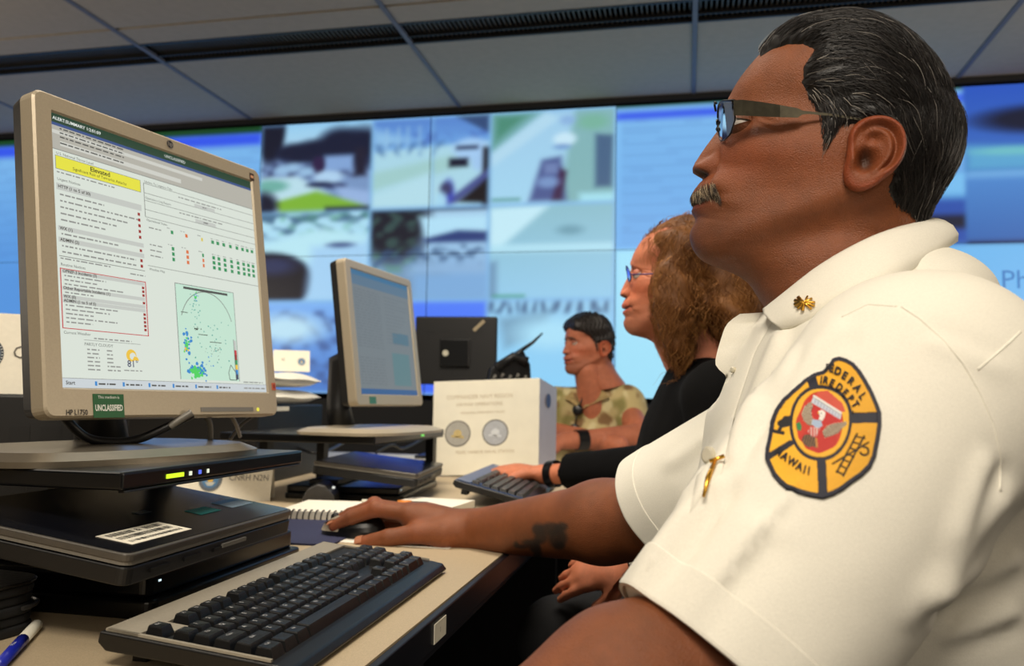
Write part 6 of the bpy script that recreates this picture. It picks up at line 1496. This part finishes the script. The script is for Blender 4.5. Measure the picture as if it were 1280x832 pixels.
for (x, y) in ((889, 574), (921, 464)):
    c = Vector(on_shirt_w(x, y, .004)); n_ = Vector((-.75, -.62, .1)).normalized(); m = MB(); m.tube([c - n_ * .0015, c + n_ * .0010, c + n_ * .0018], [.0062 if y > 500 else .003, .0062 if y > 500 else .003, .0045 if y > 500 else .002], 18); o = m.build('button', mat('button_pearl', (205, 198, 176), .25, nscale=100, namp=.05), None); under(o, man)
c0, c1 = Vector(on_shirt_w(899, 584, .006)), Vector(on_shirt_w(880, 624, .006)); m = MB(); m.tube([c0, c0.lerp(c1, .5) + Vector((-.001, -.001, 0)), c1], [.0014, .0020, .0009], 8); m.tube([c0 + Vector((-.004, 0, -.001)), c0 + Vector((.006, 0, .003))], .0014, 8); o = m.build('pen_clip', GOLD, None, True); under(o, man)
# collar pin: crossed bugles
col_bvh = BVHTree.FromPolygons([Vector(p) for p in CG.reshape(-1, 3)], [tuple(map(int, k)) for k in cq])
def on_col(px, py, off):
    d = Vector(ray(px, py)).normalized(); h_ = col_bvh.ray_cast(Vector((0, 0, 0)), d)
    if h_[0] is None: h_ = sh_bvh.ray_cast(Vector((0, 0, 0)), d)
    n = h_[1] if h_[1].dot(d) < 0 else -h_[1]; return h_[0] + n * off
m = MB()
for k in range(5):
    a = math.radians(-62 + k * 31 - 12); p0 = (1008 - 12.5 * math.cos(a), 380 - 9 * math.sin(a)); p1 = (1008 + 12.5 * math.cos(a), 380 + 9 * math.sin(a))
    m.tube([on_col(*p0, .0026), on_col((p0[0] + p1[0]) / 2, (p0[1] + p1[1]) / 2, .0034), on_col(*p1, .0026)], [.0018, .0008, .0009], 7)
o = m.build('collar_pin', GOLD, None, True); under(o, man)
# ------------------------------------------------------------------ sleeve patch, cloth badge with stitched print
OUT = [(440, 70), (475, 80), (510, 100), (540, 135), (568, 180), (600, 240), (625, 300), (641, 345), (641, 400), (630, 470), (612, 560), (588, 612), (545, 655), (500, 685), (450, 725), (400, 752), (350, 768), (290, 758), (230, 742), (170, 722), (135, 690), (105, 655), (85, 610), (69, 575), (73, 525), (88, 460), (102, 390), (125, 330), (160, 280), (215, 225), (262, 180), (310, 150), (355, 140), (385, 112), (402, 78)]
def c2p(x, y): return 940 + x / 3.961, 430 + y / 3.961
g = 2.4; XS, YS = np.arange(58, 652, g), np.arange(58, 780, g); PX, PY = np.meshgrid(XS, YS, indexing='ij')
dO = polydist(PX, PY, OUT)
GOLDC, NAVY = np.array((236, 172, 26.)), np.array((20, 22, 42.))
th_ = np.sin(PX * .9 + PY * .35) * .5 + np.sin(PX * .33 - PY * 1.1) * .5
PC = np.ones(PX.shape + (3,)) * GOLDC; PC *= (1 + .10 * th_ + .10 * (400 - PX) / 400)[..., None]
def pm(mask, col): PC[mask] = np.array(col, float)
def seg(x0, y0, x1, y1, w):
    t = np.clip(((PX - x0) * (x1 - x0) + (PY - y0) * (y1 - y0)) / ((x1 - x0) ** 2 + (y1 - y0) ** 2), 0, 1); return np.hypot(PX - x0 - t * (x1 - x0), PY - y0 - t * (y1 - y0)) < w
pm(seg(295, 165, 322, 245, 24), NAVY); pm(seg(640, 368, 480, 372, 26), NAVY); pm(seg(352, 765, 345, 585, 22), NAVY); pm(seg(75, 572, 195, 498, 15), NAVY)
pm(dO > -22, NAVY)
a = math.radians(8); qx = (PX - 343) * math.cos(a) + (PY - 398) * math.sin(a); qy = -(PX - 343) * math.sin(a) + (PY - 398) * math.cos(a)
ov = np.abs(qx / (152 + qy * -.04)) ** 2.15 + np.abs(qy / 187) ** 2.15; pm(ov < 1, NAVY); ins = ov < .80
pm(ins, (236, 178, 40)); ns = wob(np.stack([PX, PY, PX * 0], -1), .045, 8)
fl = ins & (np.hypot((PX - 340) / 125, (PY - 400) / 165) + .10 * ns < .88); pm(fl, (196, 50, 30)); pm(fl & (ns > .8), (222, 96, 40)); pm(ins & (np.hypot((PX - 335) / 95, (PY - 480) / 70) + .15 * ns < .85), (188, 36, 26))
P2 = lambda pts: inpoly(PX, PY, pts) & ins
pm(P2([(330, 245), (380, 238), (450, 300), (465, 340), (440, 345), (320, 268)]), (205, 80, 60))
pm(P2([(312, 258), (448, 345), (440, 378), (298, 296)]), (196, 202, 214)); pm(P2([(312, 258), (448, 345), (444, 356), (308, 270)]), (226, 226, 222))
for k in range(9): pm(P2([(318 + k * 14, 280 + k * 9), (322 + k * 14, 282 + k * 9), (316 + k * 14, 304 + k * 9), (312 + k * 14, 302 + k * 9)]), (150, 160, 182))
pm(P2([(300, 300), (438, 380), (405, 410), (330, 400), (296, 340)]), (190, 34, 30))
wl = P2([(300, 292), (282, 300), (262, 322), (250, 350), (258, 385), (282, 408), (312, 410), (318, 392), (302, 370), (298, 340), (306, 318)]); pm(wl, (88, 62, 44)); pm(wl & (np.sin((PX * .6 + PY * .25)) > .35), (222, 206, 180))
wr = P2([(362, 470), (350, 440), (375, 410), (410, 398), (470, 390), (468, 408), (445, 425), (430, 445), (400, 458)]); pm(wr, (92, 66, 48)); pm(wr & (np.sin((PX * .32 - PY * .5)) > .3), (226, 212, 188))
tl = P2([(262, 455), (300, 450), (318, 470), (322, 520), (300, 512), (285, 518), (262, 505), (248, 480)]); pm(tl, (56, 40, 34)); pm(tl & (np.sin(PX * .5 + PY * .15) > .6), (150, 110, 70))
pm(P2([(305, 378), (345, 385), (352, 410), (325, 425), (298, 402)]), (164, 184, 210)); br_ = P2([(290, 415), (340, 422), (322, 462), (300, 466), (280, 440)]); pm(br_, (196, 90, 84)); pm(br_ & (np.sin(PX * .45) > .2), (216, 196, 190))
pm(P2([(330, 340), (352, 332), (368, 345), (364, 366), (352, 388), (332, 380), (340, 362), (332, 352)]), (236, 232, 224)); pm(P2([(330, 344), (338, 341), (338, 352), (332, 354)]), (226, 180, 40)); pm(P2([(345, 346), (350, 346), (350, 351), (345, 351)]), (20, 20, 20))
gr = P2([(222, 400), (240, 390), (250, 412), (246, 436), (228, 432)]); pm(gr, (36, 128, 70)); pm(P2([(316, 470), (326, 472), (328, 518), (318, 516)]), (190, 130, 60))
# left field nozzle, right field ladder and pike
BK = (14, 14, 22)
pm(seg(236, 268, 200, 372, 3.2) & (dO < -22), BK); pm(np.hypot((PX - 168) / 34, (PY - 398) / 20) < 1, BK); pm(inpoly(PX, PY, [(165, 365), (196, 362), (203, 385), (188, 415), (150, 425), (130, 405)]), BK); pm(seg(150, 415, 138, 440, 9), BK); pm(seg(118, 440, 158, 448, 9), BK)
for d_ in (0, 34): pm(seg(520 + d_, 450 + d_ * .35, 420 + d_ * .9, 640 + d_ * .5, 4.5), BK)
for k in range(7): t = k / 6; pm(seg(514 - 96 * t, 462 + 172 * t, 556 - 104 * t, 472 + 180 * t, 4), BK)
pm(seg(400, 598, 575, 492, 4.5), BK); pm((np.abs(np.hypot(PX - 555, PY - 535) - 20) < 5) & ((PX > 548) | (PY > 538)), BK)
GP_ = np.empty(PX.shape + (3,)); okp = np.ones(PX.shape, bool)
for i in range(PX.shape[0]):
    for j in range(PX.shape[1]):
        if dO[i, j] > 3: okp[i, j] = False; continue
        x, y = c2p(PX[i, j], PY[i, j]); h_ = on_shirt(x, y, .0016 + .0008 * (-22 < dO[i, j] < -1) + (.0005 if dO[i, j] < -22 and PC[i, j, 0] > 200 else 0) - (.0018 if dO[i, j] > 0 else 0))
        if h_ is None: okp[i, j] = False
        else: GP_[i, j] = h_
I = np.arange(PX.size).reshape(PX.shape); q = np.stack([I[:-1, :-1], I[1:, :-1], I[1:, 1:], I[:-1, 1:]], -1).reshape(-1, 4); q = q[okp.reshape(-1)[q].all(1)]
used = np.unique(q); rm = -np.ones(PX.size, int); rm[used] = np.arange(len(used))
patch = npmesh('sleeve_patch', GP_.reshape(-1, 3)[used], rm[q], attr_mat('embroidery', .6, bump=.3, bscale=1500, mottle=.06), None, True, lin(np.clip(PC.reshape(-1, 3)[used], 0, 255))); under(patch, man)
patch['label'] = 'navy and gold shield patch with lettering and an eagle'
m = MB()
def pch(ch, x, y, size, cw, sx=.82):
    def fn(a_, b_, c_): X, Y = c2p(a_, -b_); return on_shirt(X, Y, .0030)
    try: put_text(m, ch, size, fn, (x, -y), 2.0, 'CENTER', sx, 0, -math.radians(cw))
    except Exception as e: print('patch letter', ch, e)
for ch, x, y, cw in (('F', 382, 132, 8), ('E', 404, 134, 12), ('D', 434, 148, 20), ('E', 464, 169, 30), ('R', 495, 195, 38), ('A', 525, 229, 46), ('L', 548, 268, 56)): pch(ch, x, y, 54, cw)
for ch, x, y, cw in (('I', 353, 192, 8), ('R', 374, 193, 14), ('E', 403, 205, 24), ('D', 438, 226, 34), ('E', 465, 252, 42), ('P', 491, 280, 50), ('T', 513, 309, 56), ('.', 512, 338, 60)): pch(ch, x, y, 50, cw)
for ch, x, y, cw in (('H', 140, 545, 34), ('A', 168, 568, 32), ('W', 204, 594, 27), ('A', 239, 616, 20), ('I', 264, 630, 14), ('I', 284, 637, 10)): pch(ch, x, y, 54, cw)
o = m.build('lettering', mat('stitched_black', (16, 15, 22), .7, nscale=300, namp=.2)); o['kind'] = 'stuff'; o.parent = patch; o.matrix_parent_inverse = patch.matrix_parent_inverse.copy()
o.matrix_parent_inverse = Matrix()
# ------------------------------------------------------------------ other heads share the same anatomy
def head_copy(M4, base, lipc=None):
    """skin parts of a head moved by the matrix M4 (4x4 numpy)"""
    out = []; tr = lambda P_: (P_.reshape(-1, 3) @ M4[:3, :3].T + M4[:3, 3])
    C = skin_colours(U, V_, S, FR, base, VN) if base is not None else HC
    out.append((tr(G), grid_quads(HN, HM), lin(C.reshape(-1, 3))))
    for sd in (-1, 1):
        E_, EC = ear_mesh(base, sd); q = grid_quads(E_.shape[0], E_.shape[1]); out.append((tr(E_), q if sd == -1 else q[:, ::-1], lin(EC.reshape(-1, 3))))
    return out
def xf(center_from, center_to, scale, rz=0, ry=0, rx=0):
    R_ = np.array((Matrix.Rotation(rz, 3, 'Z') @ Matrix.Rotation(ry, 3, 'Y') @ Matrix.Rotation(rx, 3, 'X'))) * scale
    M4 = np.eye(4); M4[:3, :3] = R_; M4[:3, 3] = np.asarray(center_to) - R_ @ np.asarray(center_from); return M4
def apply(M4, p): return np.asarray(p) @ M4[:3, :3].T + M4[:3, 3]
def merge(parts): 
    Vv, Qq, Cc, o = [], [], [], 0
    for a, b_, c in parts: Vv.append(a); Qq.append(b_ + o); Cc.append(c); o += len(a)
    return np.concatenate(Vv), np.concatenate(Qq), np.concatenate(Cc)
def hand_fn(wrist, d, up, side, sc, curl=.5, thumb=1):
    """loose hand: d = direction of the fingers, up = back of the hand, side = towards the thumb"""
    d, up = np.array(d, float), np.array(up, float); d /= np.linalg.norm(d); up -= d * (up @ d); up /= np.linalg.norm(up); s_ = np.cross(d, up); s_ *= np.sign(s_ @ np.asarray(side, float)) or 1
    W = np.asarray(wrist, float); k = sc
    def f(p):
        o = econe(p, W, W + d * .05 * k, .027 * k, .034 * k, up, .62)
        o = smin(o, econe(p, W + d * .04 * k, W + d * .085 * k, .034 * k, .036 * k, up, .42), .012)
        for i, (off, L, r) in enumerate(((.028, .072, .0095), (.009, .080, .0098), (-.010, .074, .0093), (-.028, .058, .0082))):
            b = W + d * (.088 - .004 * abs(i - 1)) * k + s_ * off * k; c1 = curl * (1 + .12 * i); e = b; dd = d.copy(); 
            for q in range(3):
                a_ = c1 * (.35 + .4 * q); v_ = d * math.cos(a_) - up * math.sin(a_) + s_ * .06 * (1.2 - i * .8); n = e + v_ * L * k * (.45, .30, .25)[q]
                seg_ = cone(p, e, n, r * k * (1 - .06 * q), r * k * (1 - .08 * (q + 1))); o = smin(o, seg_, .004 if q else .005); e = n
        b = W + d * .02 * k + s_ * .022 * k; n = b + (d * .7 + s_ * .62 - up * .25) * .045 * k; n2 = n + (d * .95 + s_ * .2 - up * .3) * .034 * k
        o = smin(o, cone(p, b, n, .016 * k, .0125 * k), .012); o = smin(o, cone(p, n, n2, .0120 * k, .0095 * k), .005); return o
    return f
def net_parts(fn, lo, hi, h, base, sm=2):
    Vv, Qq = net(fn, lo, hi, h); Vv = smooth_mesh(Vv, Qq, sm); C = np.ones((len(Vv), 3)) * np.array(base, float) * (1 + .05 * wob(Vv, 60, 5))[:, None]; return Vv, Qq, lin(np.clip(C, 0, 255))
HC0 = pl(np.array(1040.), np.array(190.))
# ------------------------------------------------------------------ the woman
wm = empty('person', (.04, 1.66, FLOOR), 0, 'smiling woman in black with curly auburn hair and glasses, sitting behind the uniformed man', 'person')
WB = (196, 118, 84)
MW = xf(HC0, aty(849, 349, 1.65), .90, 0, math.radians(-9))
wparts = head_copy(MW, WB)[:1]
E_W = aty(806, 585, 1.98); W_W = aty(715, 592, 2.08); S_W = aty(870, 500, 1.84)
hw = hand_fn(aty(668, 590, 2.09), aty(590, 586, 2.12) - aty(668, 590, 2.09), (0, -.15, 1), (0, -1, 0), .92, .35)
_wn0, _wn1 = aty(846, 420, 1.66), aty(885, 500, 1.66)
def warm_(p):
    d = smin(cone(p, E_W, aty(680, 593, 2.09), .028, .025), hw(p), .015); d = smin(d, cone(p, _wn0, _wn1, .047, .05), .02); d = smin(d, cone(p, _wn1 + np.array([.01, 0, -.04]), E_W + np.array([.07, -.08, .08]), .035, .03), .02)
    d = smin(d, cone(p, E_W + np.array([.07, -.08, .08]), E_W, .03, .034), .02); return d
WL = aty(796, 704, 1.42); HLd = aty(690, 722, 1.44) - WL
hl = hand_fn(WL, HLd, (.0, -.75, .65), (0, -.5, -1), .95, .45)
EW2 = aty(900, 690, 1.38)
def warm2(p): d = smin(cone(p, EW2, WL, .038, .027), hl(p), .015); return smin(d, cone(p, _wn1 + np.array([.02, 0, -.04]), EW2, .035, .036), .02)
def wskin(p): return np.minimum(warm_(p), warm2(p))
lo = np.minimum.reduce([E_W, aty(560, 588, 2.12), WL + HLd * 1.6]) - .06; hi = np.maximum.reduce([E_W, W_W, _wn1, _wn0, EW2]) + .07
wparts.append(net_parts(wskin, lo, hi, .0040, WB))
Vw, Qw, Cw = merge(wparts); wb = npmesh('body', Vw, Qw, SKIN, None, True, Cw); under(wb, wm)
for sd in (-1, 1):
    c = apply(MW, eye_at(sd)); m = MB(); sphere_mb(m, c, .0112, ax=(-1, 0, .05)); e = m.build('eye', EYEW, None, True); under(e, wm)
    m = MB(); sphere_mb(m, c, .01145, 16, 4, (-1, 0, .05), .5); i_ = m.build('iris', IRIS, None, True); i_.parent = e; i_.matrix_parent_inverse = Matrix()
    m = MB(); sphere_mb(m, c, .0120, 16, 6, (-.5, 0, .85), 1.5); o = m.build('eyelid', mat('eyelid', (170, 96, 70), .5, nscale=50, namp=.05), None, True); under(o, wm)
# curly hair
hcw = aty(868, 322, 1.65); CURL = attr_mat('curly_hair', .6, spec=.25)
def whair(p):
    d = ell(p, aty(862, 318, 1.655), (.096, .100, .084))
    d = smin(d, ell(p, aty(905, 372, 1.655), (.070, .108, .085)), .03)
    d = smin(d, ell(p, aty(848, 400, 1.555), (.042, .040, .085)), .03)
    d = smin(d, ell(p, aty(836, 360, 1.560), (.034, .035, .07)), .03)
    d = smin(d, ell(p, aty(842, 400, 1.755), (.042, .040, .080)), .03)
    d = smin(d, ell(p, aty(920, 400, 1.60), (.05, .07, .06)), .03)
    face = ell(p, aty(793, 356, 1.65), (.062, .070, .108)); d = smax(d, -face, .012); return d
Vc, Qc = net(whair, hcw - np.array([.20, .2, .22]), hcw + np.array([.22, .2, .16]), .0055); Vc = smooth_mesh(Vc, Qc, 1); Nc = vnormals(Vc, Qc)
Vc = Vc + Nc * (.0075 * wob(Vc, 75, 21, 2) - .005)[:, None]; wv = .5 + .5 * np.clip(wob(Vc, 70, 22), -1, 1)
hvW, hqW, hcW = [Vc], [Qc], [lin(np.array((84, 50, 24)) * (1 - wv[:, None] * .7) + np.array((150, 100, 50)) * wv[:, None] * .7)]
r = np.random.default_rng(31); idx = r.choice(len(Vc), 3600); P0 = Vc[idx] - Nc[idx] * .003; n = len(P0); NN = Nc[idx]
down = np.array([.12, 0, -1.0]) - NN * (NN @ np.array([.12, 0, -1.0]))[:, None] * .9; down /= np.linalg.norm(down, axis=1, keepdims=True) + 1e-9; sideV = np.cross(down, NN); L = r.uniform(.035, .075, n); ph = r.uniform(0, 6.28, n); am_ = r.uniform(.003, .008, n); fr = r.uniform(1.0, 1.9, n); pts = []
clump = np.round(P0 / .022); hsh = np.abs(np.sin(clump @ np.array([12.9898, 78.233, 37.719])) * 43758.5) % 1; ph = hsh * 6.28 + r.normal(0, .25, n); am_ = .0035 + .005 * ((hsh * 7) % 1); fr = 1.1 + .7 * ((hsh * 13) % 1)
for k in range(11):
    t = k / 10; a_ = ph + t * fr * 6.28
    pts.append(P0 + down * (L * t)[:, None] + sideV * (am_ * np.sin(a_))[:, None] + NN * (.0025 + am_ * .7 * (1 + np.cos(a_)) - .004 * t * t)[:, None])
pts = np.array(pts); t = ((hsh * 3.7) % 1)[:, None] * .6 + r.uniform(0, .4, (n, 1)); cl = np.array((92, 54, 26)) * (1 - t) + np.array((190, 134, 72)) * t
Vv, Qq = hair_tubes(pts, .00055 * r.uniform(.7, 1.2, n)); hqW.append(Qq + len(Vc)); hvW.append(Vv); hcW.append(lin(np.repeat(np.tile(cl, (11, 1)), 3, 0)))
wh = npmesh('hair', np.concatenate(hvW), np.concatenate(hqW), CURL, None, True, np.concatenate(hcW)); under(wh, wm)
# black top
BLK = mat('black_knit', (9, 9, 10), .95, nscale=500, namp=.3, bump=.6, bscale=700, spec=.15)
def wtop(p):
    d = ell(p, aty(882, 585, 1.65), (.135, .165, .21)); d = smin(d, ell(p, aty(915, 800, 1.65), (.15, .18, .28)), .08)
    d = smin(d, cone(p, aty(868, 500, 1.83), aty(900, 496, 1.47), .062, .062), .05)
    d = smin(d, cone(p, aty(880, 462, 1.65), aty(895, 500, 1.65), .052, .07), .04)
    sl = cone(p, aty(862, 508, 1.83), E_W + np.array([.02, 0, 0]), .064, .055); sl = smin(sl, cone(p, E_W + np.array([.02, 0, 0]), W_W + np.array([-.05, .024, 0]), .055, .046), .02); sl = smax(sl, (p - (W_W + np.array([-.012, .008, 0]))) @ (np.array([-.896, .437, -.08])).astype(np.float32), .004); d = smin(d, sl, .03)
    s2 = cone(p, aty(905, 500, 1.47), aty(905, 660, 1.40), .060, .055); d = smin(d, s2, .03)
    s3 = cone(p, aty(905, 660, 1.40), aty(830, 700, 1.41), .05, .038); d = smin(d, smax(s3, (p - aty(826, 700, 1.41)) @ np.array([-1, 0, 0], np.float32), .004), .02)
    return d
Vt, Qt = net(wtop, (-.42, 1.25, -.62), (.28, 2.2, .18), .0075); Vt = smooth_mesh(Vt, Qt, 3); Nt = vnormals(Vt, Qt); Vt = Vt + Nt * (.003 * wob(Vt, 28, 24) + .0015 * wob(Vt, 70, 25))[:, None]
o = npmesh('black_top', Vt, Qt, BLK); under(o, wm)
# her glasses: blue rims
WG = mat('blue_rim', (42, 52, 120), .3, .3, nscale=50, namp=.1); gw = empty('glasses'); under(gw, wm)
def wg(u, v, s): p = apply(MW, np.array(GP(u, v, s))); return Vector(p)
for sd in (-1, 1):
    ring_ = [wg(896 + 15 * ((.036 + .025 * math.cos(a) - .01) / .052) ** 2, 150 + 21 * math.sin(a), sd * (.036 + .025 * math.cos(a))) for a in [2 * math.pi * k / 20 for k in range(21)]]
    m = MB(); m.tube(ring_, .0015, 6); o = m.build('rim', WG, gw, True); m = MB(); m.add(ring_[:-1], [tuple(range(20))]); o = m.build('lens', LENS, gw)
    m = MB(); m.tube([wg(914, 146, sd * .064), wg(960, 147, sd * .078), wg(1085, 152, sd * .080)], .0013, 6); m.build('temple', WG, gw, True)
m = MB(); m.tube([wg(896, 148, .011), wg(893, 146, 0), wg(896, 148, -.011)], .0013, 6); m.build('bridge', WG, gw, True)
# teeth in the smile, bracelet and silver watch
m = MB(); m.tube([apply(MW, aty(877 + 10 * k * k / 4, 257, HY) + np.array([0, k * .008, 0])) for k in (-2, -1, 0, 1, 2)], .0022, 6); o = m.build('teeth', mat('teeth', (220, 210, 195), .4, nscale=9, namp=.03), None, True); under(o, wm)
def band(c, ax, r_, w, mt, name, root, sq=.8):
    a = Vector(ax).normalized(); x = a.orthogonal().normalized(); y = a.cross(x); m = MB(); n = 26; rg = [[Vector(c) + a * z + (x * math.cos(t) + y * math.sin(t)) * rr for t in [2 * math.pi * k / n for k in range(n)]] for z, rr in ((-w / 2, r_), (-w / 2, r_ + .003), (w / 2, r_ + .003), (w / 2, r_))]
    for i in range(3): m.add(rg[i] + rg[i + 1], ring_faces(n))
    o = m.build(name, mt, None, True); under(o, root); return o
band(aty(692, 592, 2.085), W_W - E_W, .031, .022, SATIN, 'wrist_strap', wm)
wt_ = empty('wristwatch'); under(wt_, wm); b_ = band(WL + HLd * -.05, HLd, .029, .012, CHROME, 'watch_band', wm); 
m = MB(); fc = Vector(aty(794, 703, 1.385)); nn = (-Vector(ray(793, 703))).normalized(); m.tube([fc - nn * .002, fc + nn * .005], .0125, 18); o = m.build('watch_case', CHROME, None, True); under(o, wm)
m = MB(); m.tube([fc + nn * .0051, fc + nn * .0056], .0102, 18); o2 = m.build('watch_dial', mat('dial_pale', (210, 205, 190), .3, nscale=9, namp=.04), None, True); under(o2, wm)
bpy.data.objects.remove(wt_)
# dark skirt / lap under the desk edge
def wlap(p): return smin(cone(p, aty(930, 800, 1.56), aty(700, 800, 1.50), .10, .08), cone(p, aty(930, 800, 1.78), aty(700, 800, 1.80), .10, .08), .03)
Vt, Qt = net(wlap, (-.45, 1.38, -.75), (.25, 1.95, -.25), .012); o = npmesh('trousers', smooth_mesh(Vt, Qt, 2), Qt, mat('black_trousers', (14, 14, 17), .9, nscale=300, namp=.2)); under(o, wm)

# ------------------------------------------------------------------ the man in the patterned shirt
bgm = empty('person', (-.30, 3.24, FLOOR), 0, 'dark-haired man in a beige patterned short-sleeved shirt, arms folded on the far desk', 'person')
BB = (176, 104, 74); BY = 3.2
MB_ = xf(HC0, aty(737, 430, BY), .92, math.radians(36), math.radians(-13))
bp_ = head_copy(MB_, BB)
A1, A2, A3, A4 = aty(800, 545, BY - .10), aty(705, 551, BY - .26), aty(682, 540, BY - .02), aty(775, 556, BY - .22)
hb = hand_fn(A2, A2 - A1, (0, -.5, 1), (0, -1, .3), .95, .5)
def barm(p):
    d = cone(p, A1, A2, .048, .030); d = np.minimum(d, cone(p, A3, A4, .045, .032)); return smin(d, hb(p), .015)
nk0, nk1 = aty(733, 462, BY - .02), aty(742, 520, BY + .02)
s1_, s2_ = aty(783, 508, BY + .03), aty(693, 508, BY + .03)
def bbody(p):
    d = smin(cone(p, nk0, nk1, .048, .052), ell(p, aty(740, 530, BY + .09), (.09, .05, .09)), .03); d = smin(d, cone(p, s1_, s2_, .05, .05), .03)
    d = smin(d, cone(p, s1_, A1, .048, .046), .02); d = smin(d, cone(p, s2_, A3, .048, .044), .02); return np.minimum(d, barm(p))
bp_.append(net_parts(bbody, np.minimum.reduce([A1, A2, A3, A4]) - np.array([.28, .14, .08]), np.maximum(nk0, A1) + np.array([.16, .16, .08]), .0058, BB))
Vb, Qb, Cb = merge(bp_); o = npmesh('body', Vb, Qb, SKIN, None, True, Cb); under(o, bgm)
for sd in (-1, 1):
    c = apply(MB_, eye_at(sd)); m = MB(); sphere_mb(m, c, .0118, ax=(-.8, -.6, .05)); e = m.build('eye', EYEW, None, True); under(e, bgm)
    m = MB(); sphere_mb(m, c, .0120, 16, 4, (-.85, -.5, .02), .52); i_ = m.build('iris', IRIS, None, True); i_.parent = e; i_.matrix_parent_inverse = Matrix()
    m = MB(); sphere_mb(m, c, .0128, 16, 6, (-.35, -.25, .9), 1.5); o = m.build('eyelid', mat('eyelid_tan', (150, 86, 62), .5, nscale=50, namp=.05), None, True); under(o, bgm)
    m = MB(); m.tube([apply(MB_, np.array(GP(905 + 8 * k, 134 - 3 * math.sin(k * 1.2), sd * (.014 + .011 * k)))) for k in range(4)], [.002, .003, .003, .0012], 6); o = m.build('eyebrow', mat('brow_dark', (40, 28, 22), .8, nscale=80, namp=.2), None, True); under(o, bgm)
POLYB = [(925, 92), (930, 60), (960, 20), (1300, 0), (1300, 300), (1150, 296), (1118, 262), (1112, 215), (1105, 165), (1075, 155), (1050, 158), (1046, 205), (1036, 205), (1030, 150), (1010, 120), (985, 96), (955, 88)]
db = polydist(U, V_, POLYB); Tb = np.clip(-db / 14, -.4, 1); Tb = np.where(Tb > 0, Tb ** .55, Tb)
HTb = .010 + .010 * np.clip((120 - V_) / 60, 0, 1) + .004 * np.sin(U * .25 + 2 * np.sin(V_ * .1))
Sb = G + N3 * (HTb * Tb - .0015 + .0012 * np.sin(U * .5 + V_ * .4))[..., None]; kk = (db < 5).reshape(-1)[kq].all(1); us = np.unique(kq[kk]); rm_ = -np.ones(HN * HM, int); rm_[us] = np.arange(len(us))
sb = apply(MB_, Sb.reshape(-1, 3)[us]); o = npmesh('hair', sb, rm_[kq[kk]], mat('dark_brown_hair', (26, 19, 16), .5, nscale=250, namp=.4, bump=.8, bscale=500)); under(o, bgm)
def bshirt(p):
    d = ell(p, aty(745, 590, BY + .05), (.19, .13, .24)); d = smin(d, cone(p, aty(695, 506, BY + .04), aty(783, 504, BY + .04), .070, .070), .06)
    d = smin(d, cone(p, aty(783, 508, BY + .03), aty(796, 545, BY - .02), .070, .068), .03); d = smin(d, cone(p, aty(692, 508, BY + .03), aty(686, 540, BY + .0), .068, .066), .03)
    d = smax(d, -cone(p, aty(728, 452, BY - .06), aty(727, 500, BY - .17), .055, .030), .01); return d
Vp, Qp = net(bshirt, (-.72, 2.92, -.55), (.06, 3.45, .16), .008); Vp = smooth_mesh(Vp, Qp, 2); Np = vnormals(Vp, Qp)
a_, b_2, c_ = wob(Vp, 45, 41, 2), wob(Vp + .3, 60, 42, 2), wob(Vp, 90, 43, 2); C = np.ones((len(Vp), 3)) * np.array((186, 168, 118.)); 
for msk, colr in ((np.clip(a_ * 2.5 - .3, 0, 1), (122, 116, 62)), (np.clip(b_2 * 3 - .9, 0, 1), (112, 78, 46)), (np.clip(c_ * 3 - 1.0, 0, 1), (208, 196, 150))): C = C * (1 - msk[:, None] * .8) + np.array(colr) * msk[:, None] * .8
o = npmesh('patterned_shirt', Vp + Np * (.003 * wob(Vp, 30, 44))[:, None], Qp, attr_mat('patterned_cloth', .85, bump=.3, bscale=600), None, True, lin(np.clip(C, 0, 255))); under(o, bgm)
bs_bvh = BVHTree.FromPolygons([Vector(p) for p in Vp], [tuple(map(int, q)) for q in Qp])
def on_bs(px, py, off):
    d = Vector(ray(px, py)).normalized(); h_ = bs_bvh.ray_cast(Vector((0, 0, 0)), d); return (h_[0] - d * off) if h_[0] is not None else Vector(aty(px, py, BY - .12))
for s_, pts_ in ((0, ((715, 488), (706, 497), (717, 504), (724, 510))), (1, ((752, 486), (762, 496), (747, 502), (728, 510)))):
    q = [on_bs(x, y, .012) for x, y in pts_]; m = MB(); m.add(q + [p + Vector((0, -.004, 0)) for p in q], [(0, 1, 2, 3), (7, 6, 5, 4)] + ring_faces(4)); o = m.build('collar', mat('patterned_collar', (150, 128, 82), .85, nscale=60, namp=.35), None); under(o, bgm)
sg = empty('sunglasses'); under(sg, bgm)
for (x, y) in ((722, 512), (718, 536)):
    c = on_bs(x, y, .012); m = MB(); sphere_mb(m, c, .021, 16, 8, (0, -1, .1), math.pi, .35); m.build('lens', SATIN, sg, True)
m = MB(); m.tube([on_bs(721, 518, .014), on_bs(719, 530, .014)], .003, 6); m.build('bridge', SATIN, sg, True)
m = MB(); m.tube([on_bs(724, 508, .014), on_bs(728, 496, .012)], .003, 6); m.build('temple', SATIN, sg, True)
bw_ = A1 + (A2 - A1) * .78; band(bw_, A2 - A1, .034, .042, SATIN, 'wristwatch', bgm)
